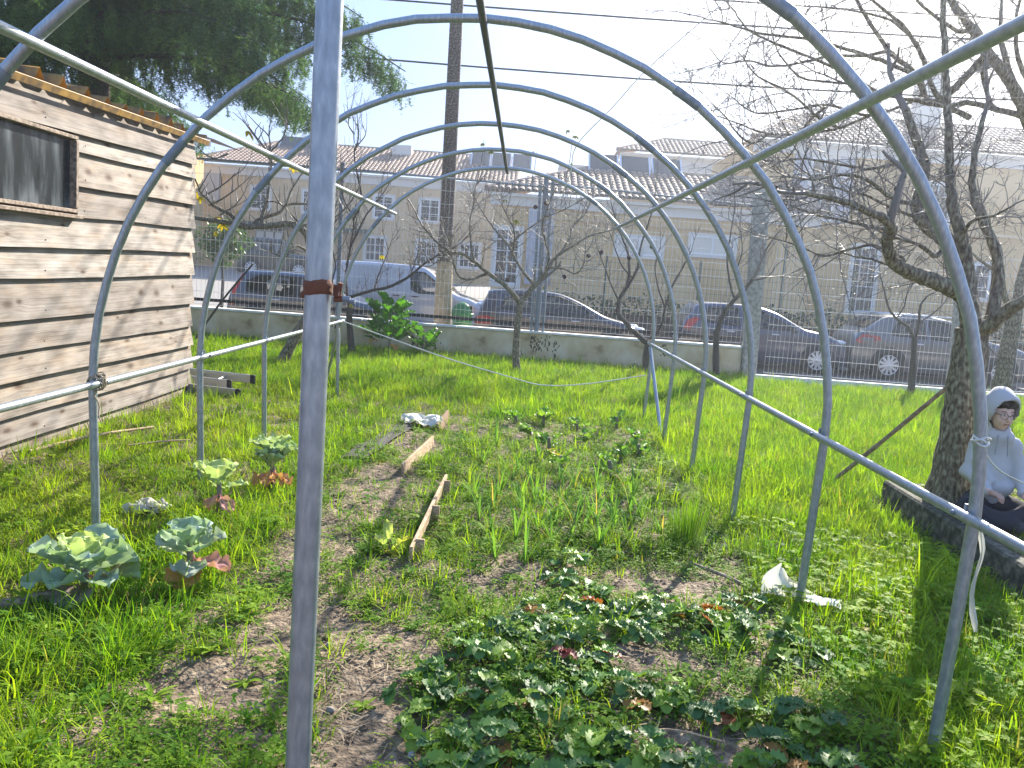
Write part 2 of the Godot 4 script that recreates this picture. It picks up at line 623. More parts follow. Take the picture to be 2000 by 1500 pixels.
# picture and relief of weathered softwood boards: four boards one above another
func board_texture() -> Array:
	var W := 1024
	var H := 512
	var a := fbm(71, 1.0, 4)
	var b := fbm(72, 1.0, 3)
	var im := Image.create_empty(W, H, false, Image.FORMAT_RGB8)
	var hm := Image.create_empty(W, H, false, Image.FORMAT_RGB8)
	var g := Gradient.new()
	g.offsets = PackedFloat32Array([0.0, 0.3, 0.55, 0.8, 1.0])
	g.colors = PackedColorArray([Color(0.27, 0.24, 0.215), Color(0.46, 0.43, 0.4), Color(0.58, 0.555, 0.53), Color(0.655, 0.635, 0.61), Color(0.72, 0.7, 0.68)])
	for brd in 4:
		var knots := []
		for k in 4 + brd % 2:
			knots.append(Vector3(rr(70, W - 70), rr(14, 114), rr(6.0, 14.0)))
		for y in 128:
			for x in W:
				var fx := float(x)
				var fy := float(y)
				var dk := 0.0
				var pull := 0.0
				for kn: Vector3 in knots:
					var dx: float = (fx - kn.x) * 0.62
					var dy: float = fy - kn.y
					var q: float = (dx * dx + dy * dy) / (kn.z * kn.z)
					if q < 14.0:
						pull += dy / kn.z * exp(-q * 0.3) * 9.0
						dk = maxf(dk, exp(-q * 1.6))
				var gy := fy + pull + brd * 300.0
				var th := TAU * fx / W
				var cx := cos(th) * W / TAU
				var sx := sin(th) * W / TAU
				var grain := a.get_noise_3d(cx * 0.0022, gy * 0.11, sx * 0.0022) * 0.46 + b.get_noise_3d(cx * 0.008, gy * 0.6, sx * 0.008) * 0.34
				var blot := b.get_noise_3d(cx * 0.008 + 90.0, fy * 0.02 + brd * 40.0, sx * 0.008)
				var v := clampf(0.56 + grain * 0.6 + blot * 0.42, 0.0, 1.0)
				var c := g.sample(v)
				var warm := clampf(a.get_noise_3d(cx * 0.006 + 500.0, fy * 0.016 + brd * 70.0, sx * 0.006) * 1.6, 0.0, 1.0)
				c = c.lerp(Color(0.72, 0.53, 0.34) * (0.7 + 0.4 * v), warm * 0.22)
				c = c.lerp(Color(0.24, 0.16, 0.105), dk * 0.9)
				im.set_pixel(x, y + brd * 128, c)
				var hv := clampf(0.5 + grain * 0.8 - dk * 0.2, 0.0, 1.0)
				hm.set_pixel(x, y + brd * 128, Color(hv, hv, hv))
	return [ImageTexture.create_from_image(im), ImageTexture.create_from_image(hm)]


# ---------------------------------------------------------------- ground and street
func axis_steps(marks: Array) -> PackedFloat32Array:
	# marks: [[from, to, step], ...] laid end to end
	var out := PackedFloat32Array()
	for mk in marks:
		var k := int(round((mk[1] - mk[0]) / mk[2]))
		for i in k:
			out.push_back(mk[0] + (mk[1] - mk[0]) * i / k)
	out.push_back(marks[-1][1])
	return out


func terrain() -> void:
	var xs := axis_steps([[-16.0, -4.5, 0.5], [-4.5, -2.2, 0.12], [-2.2, 2.4, 0.045], [2.4, 4.6, 0.09], [4.6, 16.0, 0.5]])
	var ds := axis_steps([[-4.0, 1.6, 0.4], [1.6, 7.0, 0.045], [7.0, 10.0, 0.08], [10.0, 16.0, 0.25]])
	var mb := MB.new()
	var pts := PackedVector3Array()
	for d in ds:
		for x in xs:
			pts.push_back(P(x, gh(x, d), d))
	mb.grid(pts, ds.size(), xs.size())
	struct("ground", mb, M.soil)
	# the wide land that everything stands on, rising gently behind the street
	mb = MB.new()
	pts = PackedVector3Array()
	xs = axis_steps([[-160.0, -20.0, 20.0], [-20.0, 20.0, 2.0], [20.0, 160.0, 20.0]])
	ds = axis_steps([[-120.0, -4.0, 29.0], [-4.0, 24.0, 4.0], [24.0, 60.0, 3.0], [60.0, 400.0, 20.0]])
	for d in ds:
		for x in xs:
			var y := -0.34
			if d > 24.0:
				y = lerpf(-0.34, 0.85, smoothstep(24.0, 44.0, d)) - maxf(0.0, d - 60.0) * 0.012
			pts.push_back(P(x, y, d))
	mb.grid(pts, ds.size(), xs.size())
	struct("terrain", mb, M.paving)
	mb = MB.new()
	mb.box(P(0, -0.28, 20.9), Vector3(70, 0.12, 7.2))
	struct("road", mb, M.asphalt)
	mb = MB.new()
	mb.box(P(0, -0.2, 16.85), Vector3(70, 0.24, 0.9))
	struct("pavement", mb, M.paving)


func garden_walls() -> void:
	# low boundary wall at the end of the garden
	var t := thing("boundary_wall", "low stained concrete wall with white capping behind the fruit trees", "wall", P(-1.5, 0, 16.2))
	var mb := MB.new()
	mb.box(P(-3.6, 0.14, 16.2), Vector3(16.2, 0.76, 0.18), Basis.IDENTITY, 0.01)
	put("wall_body", mb, M.wall_concrete, t)
	for k in 9:
		mb = MB.new()
		var x0 := -11.7 + k * 1.8
		mb.box(P(x0 + 0.9, 0.54 + rr(-0.004, 0.004), 16.2), Vector3(1.79, 0.045, 0.24), Basis.IDENTITY, 0.008)
		put("capping_slab", mb, M.cap_white, t)
	# dark moss runs on its face, as the photograph shows them: thin irregular crusts
	mb = MB.new()
	for spot in [[0.55, 0.5], [0.62, 0.46], [0.78, 0.52], [0.98, 0.4], [-1.7, 0.3], [3.05, 0.5], [-3.2, 0.5], [0.3, 0.2], [-1.3, 0.25], [2.5, 0.1]]:
		for k in 26:
			var x: float = spot[0] + rng.randfn(0, 0.045)
			var y: float = maxf(0.03, spot[1] - absf(rng.randfn(0, 0.16)))
			var s := rr(0.004, 0.016)
			mb.blob(P(x, y, 16.109), Vector3(s, s * rr(0.8, 3.0), 0.003), Basis(Vector3.BACK, rr(-0.4, 0.4)), 4, 7)
	put("moss_stain", mb, M.wall_stain, t)
	# low kerb under the right-hand fence
	t = thing("fence_kerb", "low white concrete kerb under the wire fence on the right", "kerb", P(9.5, 0, 15.42))
	for k in 8:
		mb = MB.new()
		mb.box(P(5.35 + k * 1.5, 0.02, 15.42), Vector3(1.49, 0.2, 0.14), Basis.IDENTITY, 0.01)
		put("kerb_stone", mb, M.cap_white, t)
	# raised bed edge round the big tree
	t = thing("bed_edging", "mossy grey concrete edging of the raised bed under the big bare tree", "edging", P(3.22, 0, 5.0))
	for k in 3:
		mb = MB.new()
		var a := P(3.27 - k * 0.035, 0.06, 6.6 - k * 1.02)
		var b := P(3.235 - k * 0.035, 0.06, 5.59 - k * 1.02)
		mb.bar(a, b, 0.1, 0.3, Vector3.UP, 0.015)
		put("edging_slab", mb, M.kerb_concrete, t)
	mb = MB.new()
	mb.bar(P(3.33, 0.05, 6.56), P(4.9, 0.05, 6.62), 0.1, 0.3, Vector3.UP, 0.015)
	put("edging_slab", mb, M.kerb_concrete, t)


# ---------------------------------------------------------------- polytunnel frame
const HALF := 1.86
const APEX := 2.80
const LEG := 0.9


func hoop_pts(d: float) -> PackedVector3Array:
	var out := PackedVector3Array()
	out.push_back(P(-1.83, -0.12, d))
	for k in 5:
		out.push_back(P(-1.83 - 0.03 * k / 4.0, LEG * k / 4.0, d))
	for k in range(1, 36):
		var a := PI - PI * k / 36.0
		out.push_back(P(HALF * cos(a), LEG + (APEX - LEG) * pow(sin(a), 0.98), d))
	for k in range(4, -1, -1):
		out.push_back(P(1.83 + 0.03 * k / 4.0, LEG * k / 4.0, d))
	out.push_back(P(1.83, -0.12, d))
	return out


func even(n: int, r: float) -> PackedFloat32Array:
	var o := PackedFloat32Array()
	o.resize(n)
	o.fill(r)
	return o


func pipe(called: String, pts: PackedVector3Array, r: float, mt: Material, parent: Node, sides := 14) -> MeshInstance3D:
	var mb := MB.new()
	mb.tube(pts, even(pts.size(), r), sides)
	return put(called, mb, mt, parent)


# a few turns of cord round a crossing of two tubes, with loose ends
func binding(at: Vector3, ax: Vector3, r: float, turns: int, mt: Material, parent: Node, tail := 0.0) -> void:
	var mb := MB.new()
	ax = ax.normalized()
	var x := (Vector3.RIGHT if absf(ax.x) < 0.7 else Vector3.UP).cross(ax).normalized()
	var y := ax.cross(x)
	var pts := PackedVector3Array()
	for k in turns * 12 + 1:
		var a := TAU * k / 12.0
		pts.push_back(at + (x * cos(a) + y * sin(a)) * (r + 0.004 + 0.004 * sin(k * 1.7)) + ax * (0.006 * k / 12.0 * 1.2 - 0.003 * turns + 0.008 * sin(k * 0.9)))
	if tail > 0.0:
		var e := pts[pts.size() - 1]
		for k in 6:
			pts.push_back(e + Vector3(0.01 * sin(k * 1.3) + 0.006 * k, -tail * (k + 1) / 6.0, 0.01 * cos(k)))
	mb.tube(pts, even(pts.size(), 0.0035), 5)
	put("twine_binding", mb, mt, parent)


func polytunnel() -> void:
	var t := thing("polytunnel_frame", "bare galvanised tube frame of a polytunnel standing over the vegetable beds", "tunnel frame", P(0, 0, 6.0))
	var zn: Material = M.galvanised
	var z0 := 2.82
	var sp := 1.4436
	for k in range(-1, 6):
		var d := z0 + sp * k
		if k == -1:
			d = 1.38
		var hp := hoop_pts(d)
		for i in range(6, hp.size() - 6):
			hp[i] += Vector3(0, rng.randfn(0, 0.0025), rng.randfn(0, 0.003))
		var hoop := pipe("hoop", hp, 0.0212, zn, t, 16)
		for i in [12, 29]:
			pipe("joint_sleeve", PackedVector3Array([hp[i].lerp(hp[i + 1], 0.1), hp[i + 1]]), 0.0236, M.dull_galvanised, hoop, 14)
	# ridge inside the hoops, then two purlins on each side
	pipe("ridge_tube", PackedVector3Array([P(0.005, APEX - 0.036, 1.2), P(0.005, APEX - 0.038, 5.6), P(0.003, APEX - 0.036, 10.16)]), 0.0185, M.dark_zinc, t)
	for s in [-1.0, 1.0]:
		var far: float = 10.42 if s < 0 else 10.14
		pipe("purlin", PackedVector3Array([P(s * 1.82, 0.905, 1.2), P(s * 1.822, 0.9, 5.7), P(s * 1.82, 0.905, 10.14)]), 0.0185, zn, t)
		pipe("purlin", PackedVector3Array([P(s * 1.315, 2.215, 1.2), P(s * 1.313, 2.21, 5.7), P(s * 1.312, 2.215, far)]), 0.0185, zn, t)
		# clamps where purlins cross hoops
		for k in 6:
			var d := z0 + sp * k
			var mb := MB.new()
			mb.rod(P(s * 1.838, 0.87, d + 0.02), P(s * 1.838, 0.94, d + 0.02), 0.006, 6)
			mb.blob(P(s * 1.80, 0.905, d + 0.03), Vector3(0.009, 0.009, 0.009))
			put("bolt", mb, M.dull_galvanised, t)
	# end braces
	pipe("brace", PackedVector3Array([P(-1.83, 0.88, 10.0), P(-2.13, -0.05, 10.6)]), 0.016, zn, t)
	pipe("brace", PackedVector3Array([P(1.82, 0.87, 9.98), P(1.885, -0.05, 9.0)]), 0.02, zn, t)
	# door post close to the camera, with a rusty clamp
	var post := pipe("door_post", PackedVector3Array([P(-0.047, -0.15, 1.38), P(-0.047, 1.2, 1.38), P(-0.05, 2.78, 1.38)]), 0.0213, zn, t, 28)
	var mb := MB.new()
	var band := PackedVector3Array()
	var rough := fbm(91, 0.9, 3)
	for i in 9:
		var prof_r: float = [0.0205, 0.0228, 0.0236, 0.0231, 0.0237, 0.0242, 0.0235, 0.0226, 0.0205][i]
		for k in 33:
			var a := TAU * k / 32.0
			var w := rough.get_noise_3d(cos(a) * 2.0, sin(a) * 2.0, i * 0.9)
			band.push_back(P(-0.0475, 1.544 + 0.0031 * i + (0.003 * w + 0.002 * sin(a * 2.0)) * (1.0 if i != 4 else 0.3), 1.38) + Vector3(cos(a), 0, sin(a)) * (prof_r + 0.0009 * w))
	mb.grid(band, 9, 33, true)
	var cl := put("rusty_clamp", mb, M.rust, post)
	cl.set_meta("label", "rusty band clamp on the door post")
	mb = MB.new()
	mb.box(P(-0.016, 1.553, 1.372), Vector3(0.009, 0.02, 0.012), Basis(Vector3.UP, 0.4), 0.002)
	mb.rod(P(-0.014, 1.538, 1.378), P(-0.01, 1.566, 1.374), 0.004, 8)
	mb.rod(P(-0.072, 1.543, 1.378), P(-0.066, 1.543, 1.376), 0.006, 8)
	mb.rod(P(-0.019, 1.54, 1.378), P(-0.006, 1.541, 1.376), 0.0055, 8)
	put("clamp_bolt", mb, M.rust, post)
	mb = MB.new()
	mb.rod(P(-0.006, 1.541, 1.376), P(0.006, 1.5405, 1.376), 0.0048, 10)
	mb.rod(P(0.001, 1.538, 1.376), P(0.014, 1.538, 1.376), 0.0035, 8)
	put("clamp_bolt", mb, M.dull_galvanised, post)
	# twine at the crossings
	binding(P(-1.835, 0.905, z0 + sp), Vector3(0, 0, 1), 0.036, 5, M.twine, t, 0.16)
	binding(P(-1.83, 0.93, z0 + sp), Vector3(0, 1, 0.2), 0.03, 3, M.twine, t, 0.04)
	binding(P(1.843, 1.16, z0), Vector3(0.07, 1, 0), 0.0205, 4, M.rope, t, 0.0)
	binding(P(-1.84, 0.9, 10.04), Vector3(0, 1, 0), 0.03, 3, M.rope, t, 0.5)
	binding(P(1.84, 0.9, 10.04), Vector3(0, 1, 0), 0.03, 3, M.rope, t, 0.42)
	binding(P(1.82, 0.93, 10.04), Vector3(0.3, 1, 0), 0.03, 3, M.twine, t, 0.12)
	# rope that sags across the far end
	mb = MB.new()
	var pts := PackedVector3Array()
	var ctl := [P(-1.82, 0.91, 10.04), P(-0.63, 0.58, 10.03), P(0.2, 0.395, 10.02), P(0.6, 0.325, 10.02), P(1.1, 0.375, 10.02), P(1.81, 0.53, 10.04)]
	pts = smooth(ctl, 6)
	mb.tube(pts, even(pts.size(), 0.0075), 6)
	tag(put("rope", mb, M.rope), "pale rope sagging between the last two legs of the tunnel frame", "rope")
	# loose wire hanging from the hoops towards the upper right
	mb = MB.new()
	pts = smooth([P(1.91, 4.16, 8.0), P(1.28, 3.54, 8.0), P(0.98, 3.17, 8.0), P(0.69, 2.84, 8.2), P(0.655, 2.6, 8.3), P(0.6, 2.42, 8.4)], 6)
	mb.tube(pts, even(pts.size(), 0.005), 5)
	tag(put("hanging_string", mb, M.rope), "thin pale string hanging over the upper hoops toward the bare tree", "string")
	# string tied to the nearest right leg, running off to the right
	mb = MB.new()
	pts = smooth([P(1.87, 1.12, 2.83), P(2.0, 1.04, 2.95), P(2.3, 0.93, 3.2)], 5)
	mb.tube(pts, even(pts.size(), 0.003), 5)
	tag(put("guy_string", mb, M.rope), "short white string tied round the nearest right leg of the frame", "string")
	# strip of old plastic hanging from the same leg
	mb = MB.new()
	var row := PackedVector3Array()
	var wid := [0.012, 0.016, 0.014, 0.006, 0.004, 0.007, 0.01, 0.014, 0.022, 0.026, 0.02, 0.004]
	for k in 12:
		var y := 0.86 - 0.034 * k
		var xo := 1.895 + 0.012 * sin(k * 0.7) + 0.0025 * k
		for j in 5:
			var u := j / 4.0 - 0.5
			row.push_back(P(xo + u * wid[k], y + (0.012 * absf(sin(j * 2.3)) if k == 11 else 0.0), 2.84 + 0.01 * cos(j * 1.9 + k * 0.6)))
	mb.grid(row, 12, 5)
	tag(put("plastic_strip", mb, M.white_sheet), "torn white plastic strip hanging from the nearest right leg", "plastic strip")


func smooth(ctl: Array, sub := 4) -> PackedVector3Array:
	var out := PackedVector3Array()
	var m := ctl.size()
	for i in m - 1:
		var a: Vector3 = ctl[maxi(i - 1, 0)]
		var b: Vector3 = ctl[i]
		var c: Vector3 = ctl[i + 1]
		var d: Vector3 = ctl[mini(i + 2, m - 1)]
		for k in sub:
			out.push_back(b.cubic_interpolate(c, a, d, float(k) / sub))
	out.push_back(ctl[m - 1])
	return out


# ---------------------------------------------------------------- shed
func board(parent: Node, y0: float, y1: float, d0: float, d1: float, x: float, kind: int) -> void:
	# one lapped board on a wall facing +x: bottom edge stands proud
	var mb := MB.new()
	var n := 10
	var outp := 0.05 + rr(-0.006, 0.008)
	var uo := Vector2(rr(0, 1), 0.25 * kind)
	var len := d1 - d0
	var wob := rr(0, 10)
	var fr := PackedVector3Array()
	for i in n + 1:
		var d := lerpf(d0, d1, float(i) / n)
		var wv := 0.006 * sin(d * 1.3 + wob) + 0.003 * sin(d * 4.1 + wob * 2.0)
		var s0 := (9.55 - d) * 0.024 * clampf((y0 - 0.9) / 1.7, 0.0, 1.0)
		var s1 := (9.55 - d) * 0.024 * clampf((y1 - 0.9) / 1.7, 0.0, 1.0)
		fr.push_back(P(x + outp, y0 + wv - s0, d))
		fr.push_back(P(x + 0.006, y1 + 0.02 + wv - s1, d))
	for i in n:
		var a := fr[i * 2]
		var b := fr[i * 2 + 2]
		var c := fr[i * 2 + 3]
		var e := fr[i * 2 + 1]
		var u0 := uo + Vector2(len / 3.6 * i / n, 0.008)
		# front; anticlockwise from +x side
		var nn := (b - a).cross(e - a).normalized()
		var q := mb.vert(a, nn, u0 + Vector2(0, 0.232))
		mb.vert(b, nn, u0 + Vector2(len / 3.6 / n, 0.232))
		mb.vert(c, nn, u0 + Vector2(len / 3.6 / n, 0.0))
		mb.vert(e, nn, u0)
		mb.ix.append_array([q, q + 2, q + 1, q, q + 3, q + 2])
		var bk := Vector3(-0.022, 0, 0)
		mb.quad(a + bk, b + bk, b, a, 0.03, 0.02, uo)
		mb.quad(e, c, c + bk * 0.5, e + bk * 0.5, 0.03, 0.02, uo)
	var bk := Vector3(-0.022, 0, 0)
	mb.quad(fr[2 * n], fr[2 * n] + bk, fr[2 * n + 1] + bk, fr[2 * n + 1], 0.02, 0.2, uo)
	mb.quad(fr[0] + bk, fr[0], fr[1], fr[1] + bk, 0.02, 0.2, uo)
	var bd := put("board", mb, M["board_%d" % rng.randi_range(0, 2)], parent)
	mb = MB.new()
	for d in [d0 + 0.12, (d0 + d1) / 2, d1 - 0.1]:
		mb.blob(P(x + outp - 0.007, y0 + 0.055 - (9.55 - d) * 0.024 * clampf((y0 - 0.9) / 1.7, 0.0, 1.0), d), Vector3(0.004, 0.006, 0.006), Basis.IDENTITY, 4, 6)
	tag(put("nails", mb, M.rust, bd), "", "", "", "stuff")


func shed() -> void:
	var t := thing("wooden_shed", "weathered board shed with a yellow corrugated roof and a dusty window", "shed", P(-4.9, 0, 7.0))
	var X := -3.45
	var D0 := 3.6
	var D1 := 9.6
	var ys := [-0.16, 0.09, 0.285, 0.55, 0.765, 1.01, 1.33, 1.575, 1.84, 2.10, 2.385, 2.53, 2.80]
	var wy0 := 1.86
	var wy1 := 2.42
	var wd1 := 7.02
	var wd0 := 5.6
	for k in ys.size() - 1:
		var y0: float = ys[k]
		var y1: float = ys[k + 1]
		var dend := D1 + rr(-0.03, 0.02)
		if y0 > wy0 - 0.1 and y1 < wy1 + 0.12:
			board(t, y0, y1, wd1 + 0.05, dend, X, k % 4)
			board(t, y0, y1, D0, wd0 - 0.05, X, (k + 2) % 4)
		else:
			board(t, y0, y1, D0, dend, X, k % 4)
	# carcass behind the boards, and the end walls
	var mb := MB.new()
	mb.box(P(X - 0.04, 0.95, (D0 + D1) / 2), Vector3(0.05, 1.9, D1 - D0 - 0.06))
	mb.box(P(X - 0.04, 2.535, (D0 + D1) / 2), Vector3(0.05, 0.2, D1 - D0 - 0.06))
	mb.box(P(X - 0.04, 2.18, (wd1 + D1) / 2), Vector3(0.05, 0.54, D1 - wd1 - 0.06))
	mb.box(P(X - 0.04, 2.18, (wd0 + D0) / 2), Vector3(0.05, 0.54, wd0 - D0 - 0.06))
	mb.box(P(-4.93, 1.32, D1 - 0.05), Vector3(2.9, 2.72, 0.05))
	mb.box(P(-4.93, 1.27, D0 + 0.05), Vector3(2.9, 2.6, 0.05))
	mb.box(P(-6.4, 1.3, (D0 + D1) / 2), Vector3(0.05, 2.65, D1 - D0 - 0.12))
	mb.box(P(-4.93, 0.0, (D0 + D1) / 2), Vector3(2.9, 0.06, D1 - D0 - 0.12))
	put("carcass", mb, M.shed_dark, t)
	mb = MB.new()
	mb.bar(P(X - 0.012, -0.1, D1 - 0.02), P(X - 0.012, 2.72, D1 - 0.02), 0.05, 0.03)
	put("corner_post", mb, M.grey_wood, t)
	# window
	mb = MB.new()
	mb.box(P(X + 0.0, (wy0 + wy1) / 2, (wd0 + wd1) / 2), Vector3(0.012, wy1 - wy0, wd1 - wd0))
	var win := put("window", mb, M.dusty_glass, t)
	for f in [[wy0 - 0.01, wd0, wd1], [wy1 + 0.012, wd0, wd1]]:
		mb = MB.new()
		mb.bar(P(X + 0.03, f[0], f[1] - 0.03), P(X + 0.03, f[0], f[2] + 0.03), 0.06, 0.03, Vector3.UP, 0.004)
		put("window_frame", mb, M.grey_wood, win)
	for d in [wd0 - 0.015, wd1 + 0.015]:
		mb = MB.new()
		mb.bar(P(X + 0.028, wy0 + 0.011, d), P(X + 0.028, wy1 - 0.009, d), 0.066, 0.04, Vector3.BACK, 0.004)
		put("window_frame", mb, M.grey_wood, win)
	mb = MB.new()
	mb.bar(P(X + 0.045, wy0 - 0.055, wd0 - 0.1), P(X + 0.045, wy0 - 0.055, wd1 + 0.06), 0.09, 0.03, Vector3.UP, 0.004)
	put("window_sill", mb, M.grey_wood, win)
	# flashing under the roof edge and the sheets, whose ribs end in small peaks
	for k in 3:
		mb = MB.new()
		var fd0 := D0 - 0.2 + 2.13 * k
		mb.bar(P(X + 0.1, 2.8 - (9.55 - fd0) * 0.024, fd0), P(X + 0.1, 2.8 - (9.55 - fd0 - 2.13) * 0.024, fd0 + 2.13), 0.012, 0.06, Vector3(0.3, 1, 0), 0.003)
		put("flashing", mb, M.yellow_sheet, t)
	for sh in 7:
		mb = MB.new()
		var d0 := D0 - 0.2 + sh * 0.905
		var d1 := d0 + 0.93
		var nn := 60
		var top := PackedVector3Array()
		for j in 6:
			var x := lerpf(X + 0.1 + rr(-0.012, 0.012), -6.65, j / 5.0)
			var yb := 2.835 + (X + 0.16 - x) * 0.05 + 0.004 * (sh % 2)
			for i in nn + 1:
				var d := lerpf(d0, d1, float(i) / nn)
				var ph := fmod(d / 0.33, 1.0)
				var lift := clampf(1.0 - absf(ph - 0.5) * 4.4, 0.0, 1.0)
				var rise := 0.075 * pow(lift, 2.0) * (1.0 + 0.3 * sin(d * 3.1))
				top.push_back(P(x, yb + rise - (9.55 - d) * 0.024, d))
		mb.grid(top, 6, nn + 1)
		put("roof_sheet", mb, M.yellow_sheet, t)


# trunks and limbs: [x, y, d, radius] along each
const LIMBS_PEAR := [
	[[0.29, -0.06, 13.94, 0.066], [0.25, 0.32, 13.94, 0.061], [0.24, 0.74, 13.94, 0.057], [0.26, 1.18, 13.94, 0.052]],
	[[0.26, 1.14, 13.94, 0.042], [0.11, 1.3, 13.84, 0.038], [-0.06, 1.45, 13.74, 0.035], [-0.31, 1.6, 13.64, 0.032], [-0.52, 1.76, 13.54, 0.028], [-0.71, 1.86, 13.44, 0.025], [-0.86, 1.87, 13.34, 0.021], [-1.11, 2.02, 13.24, 0.017], [-1.31, 2.23, 13.14, 0.014]],
	[[-0.32, 1.58, 13.74, 0.022], [-0.55, 1.47, 13.64, 0.019], [-0.73, 1.5, 13.54, 0.016], [-0.83, 1.72, 13.44, 0.014], [-0.91, 2.03, 13.34, 0.011], [-0.99, 2.26, 13.24, 0.008]],
	[[-0.52, 1.76, 13.54, 0.02], [-0.58, 2.03, 13.6, 0.017], [-0.63, 2.35, 13.66, 0.014], [-0.59, 2.64, 13.72, 0.012], [-0.59, 2.9, 13.78, 0.009], [-0.51, 3.09, 13.84, 0.006]],
	[[0.27, 1.16, 13.94, 0.045], [0.4, 1.36, 13.99, 0.04], [0.52, 1.49, 14.04, 0.036]],
	[[0.48, 1.44, 13.99, 0.03], [0.3, 1.62, 14.12, 0.027], [0.13, 1.84, 14.25, 0.024], [0.01, 2.05, 14.38, 0.021], [-0.13, 2.19, 14.5, 0.017], [-0.32, 2.39, 14.63, 0.014], [-0.52, 2.64, 14.76, 0.011], [-0.67, 2.86, 14.89, 0.008]],
	[[0.52, 1.49, 14.04, 0.03], [0.67, 1.73, 14.12, 0.026], [0.76, 1.89, 14.21, 0.023], [1, 2.09, 14.29, 0.019], [1.31, 2.31, 14.37, 0.015], [1.61, 2.42, 14.46, 0.012], [1.87, 2.5, 14.54, 0.008]],
	[[0.66, 1.75, 14.04, 0.018], [0.91, 1.74, 13.89, 0.015], [1.11, 1.68, 13.74, 0.012], [1.21, 1.84, 13.59, 0.009], [1.21, 2.06, 13.44, 0.006]],
	[[0.58, 1.55, 14.04, 0.022], [0.67, 1.89, 13.92, 0.019], [0.58, 2.17, 13.8, 0.016], [0.52, 2.4, 13.68, 0.012], [0.58, 2.67, 13.56, 0.009], [0.67, 2.94, 13.44, 0.006]],
	[[0.01, 2.06, 14.14, 0.016], [0.25, 2.3, 14.01, 0.013], [0.56, 2.53, 13.89, 0.011], [0.83, 2.66, 13.76, 0.008], [1.05, 2.79, 13.64, 0.005]],
	[[0.77, 1.9, 13.94, 0.018], [0.97, 2.21, 14.12, 0.015], [1.04, 2.47, 14.29, 0.011], [1.24, 2.7, 14.46, 0.008], [1.36, 3.02, 14.64, 0.005]],
	[[-0.7, 1.87, 13.64, 0.014], [-0.97, 1.81, 13.54, 0.011], [-1.19, 1.63, 13.44, 0.008], [-1.42, 1.65, 13.34, 0.005]],
	[[0.07, 1.93, 13.94, 0.018], [0.09, 2.25, 13.74, 0.014], [-0.05, 2.51, 13.54, 0.009], [-0.18, 2.72, 13.34, 0.005]],
]

const LIMBS_FIG := [
	[[-3.29, -0.04, 12.7, 0.085], [-3.18, 0.18, 12.7, 0.081], [-3.05, 0.46, 12.7, 0.078], [-2.89, 0.74, 12.7, 0.074], [-2.77, 1.05, 12.7, 0.07]],
	[[-2.77, 1.05, 12.7, 0.06], [-2.83, 1.5, 12.61, 0.056], [-2.9, 1.94, 12.53, 0.051], [-3.11, 2.08, 12.44, 0.047], [-3.38, 2.04, 12.36, 0.043], [-3.72, 1.99, 12.27, 0.039], [-4.05, 2.04, 12.19, 0.034], [-4.35, 2.06, 12.1, 0.03]],
	[[-3.54, 2.02, 12.4, 0.03], [-3.64, 2.09, 12.48, 0.026], [-3.33, 2.24, 12.56, 0.023], [-3.25, 2.36, 12.64, 0.019], [-2.97, 2.4, 12.72, 0.016], [-2.8, 2.37, 12.8, 0.012]],
	[[-3.5, 2.02, 12.4, 0.028], [-3.54, 2.18, 12.45, 0.025], [-3.49, 2.41, 12.5, 0.022], [-3.49, 2.63, 12.55, 0.018], [-3.48, 2.93, 12.6, 0.015], [-3.52, 3.15, 12.65, 0.012], [-3.56, 3.36, 12.7, 0.009]],
	[[-3.44, 2.98, 12.4, 0.014], [-3.56, 3.15, 12.47, 0.011], [-3.69, 3.28, 12.53, 0.009], [-3.78, 3.37, 12.6, 0.006]],
	[[-3.46, 3.05, 12.4, 0.014], [-3.3, 3.2, 12.33, 0.011], [-3.21, 3.31, 12.27, 0.009], [-3.15, 3.46, 12.2, 0.006]],
	[[-3.72, 1.99, 12.3, 0.03], [-3.91, 2.14, 12.17, 0.025], [-4.08, 2.24, 12.05, 0.02], [-4.22, 2.38, 11.92, 0.015], [-4.27, 2.57, 11.8, 0.01]],
	[[-4.1, 2.13, 12.3, 0.016], [-3.93, 2.3, 12.45, 0.011], [-3.85, 2.5, 12.6, 0.006]],
	[[-4.25, 2.26, 12.3, 0.016], [-3.98, 2.38, 12.15, 0.011], [-3.72, 2.54, 12, 0.006]],
	[[-4.36, 2.36, 12.3, 0.014], [-4.1, 2.52, 12.27, 0.011], [-3.91, 2.67, 12.23, 0.009], [-3.79, 2.75, 12.2, 0.006]],
	[[-3.21, 2.35, 12.5, 0.018], [-3.17, 2.58, 12.6, 0.014], [-3.09, 2.78, 12.7, 0.011], [-3.01, 2.99, 12.8, 0.007]],
	[[-2.97, 2.08, 12.5, 0.02], [-2.63, 2.18, 12.62, 0.017], [-2.44, 2.35, 12.75, 0.014], [-2.26, 2.68, 12.88, 0.011], [-2.26, 2.99, 13, 0.008]],
	[[-4.01, 2.99, 12.3, 0.014], [-4.14, 2.9, 12.17, 0.011], [-4.24, 2.94, 12.03, 0.008], [-4.3, 3.02, 11.9, 0.005]],
	[[-2.84, 1.65, 12.7, 0.022], [-3.03, 1.78, 12.47, 0.017], [-3.11, 1.62, 12.23, 0.012], [-3.33, 1.67, 12, 0.007]],
	[[-2.89, 1.94, 12.5, 0.016], [-3.1, 2.21, 12.4, 0.013], [-3.3, 2.37, 12.3, 0.011], [-3.56, 2.31, 12.2, 0.009], [-3.74, 2.18, 12.1, 0.006]],
]

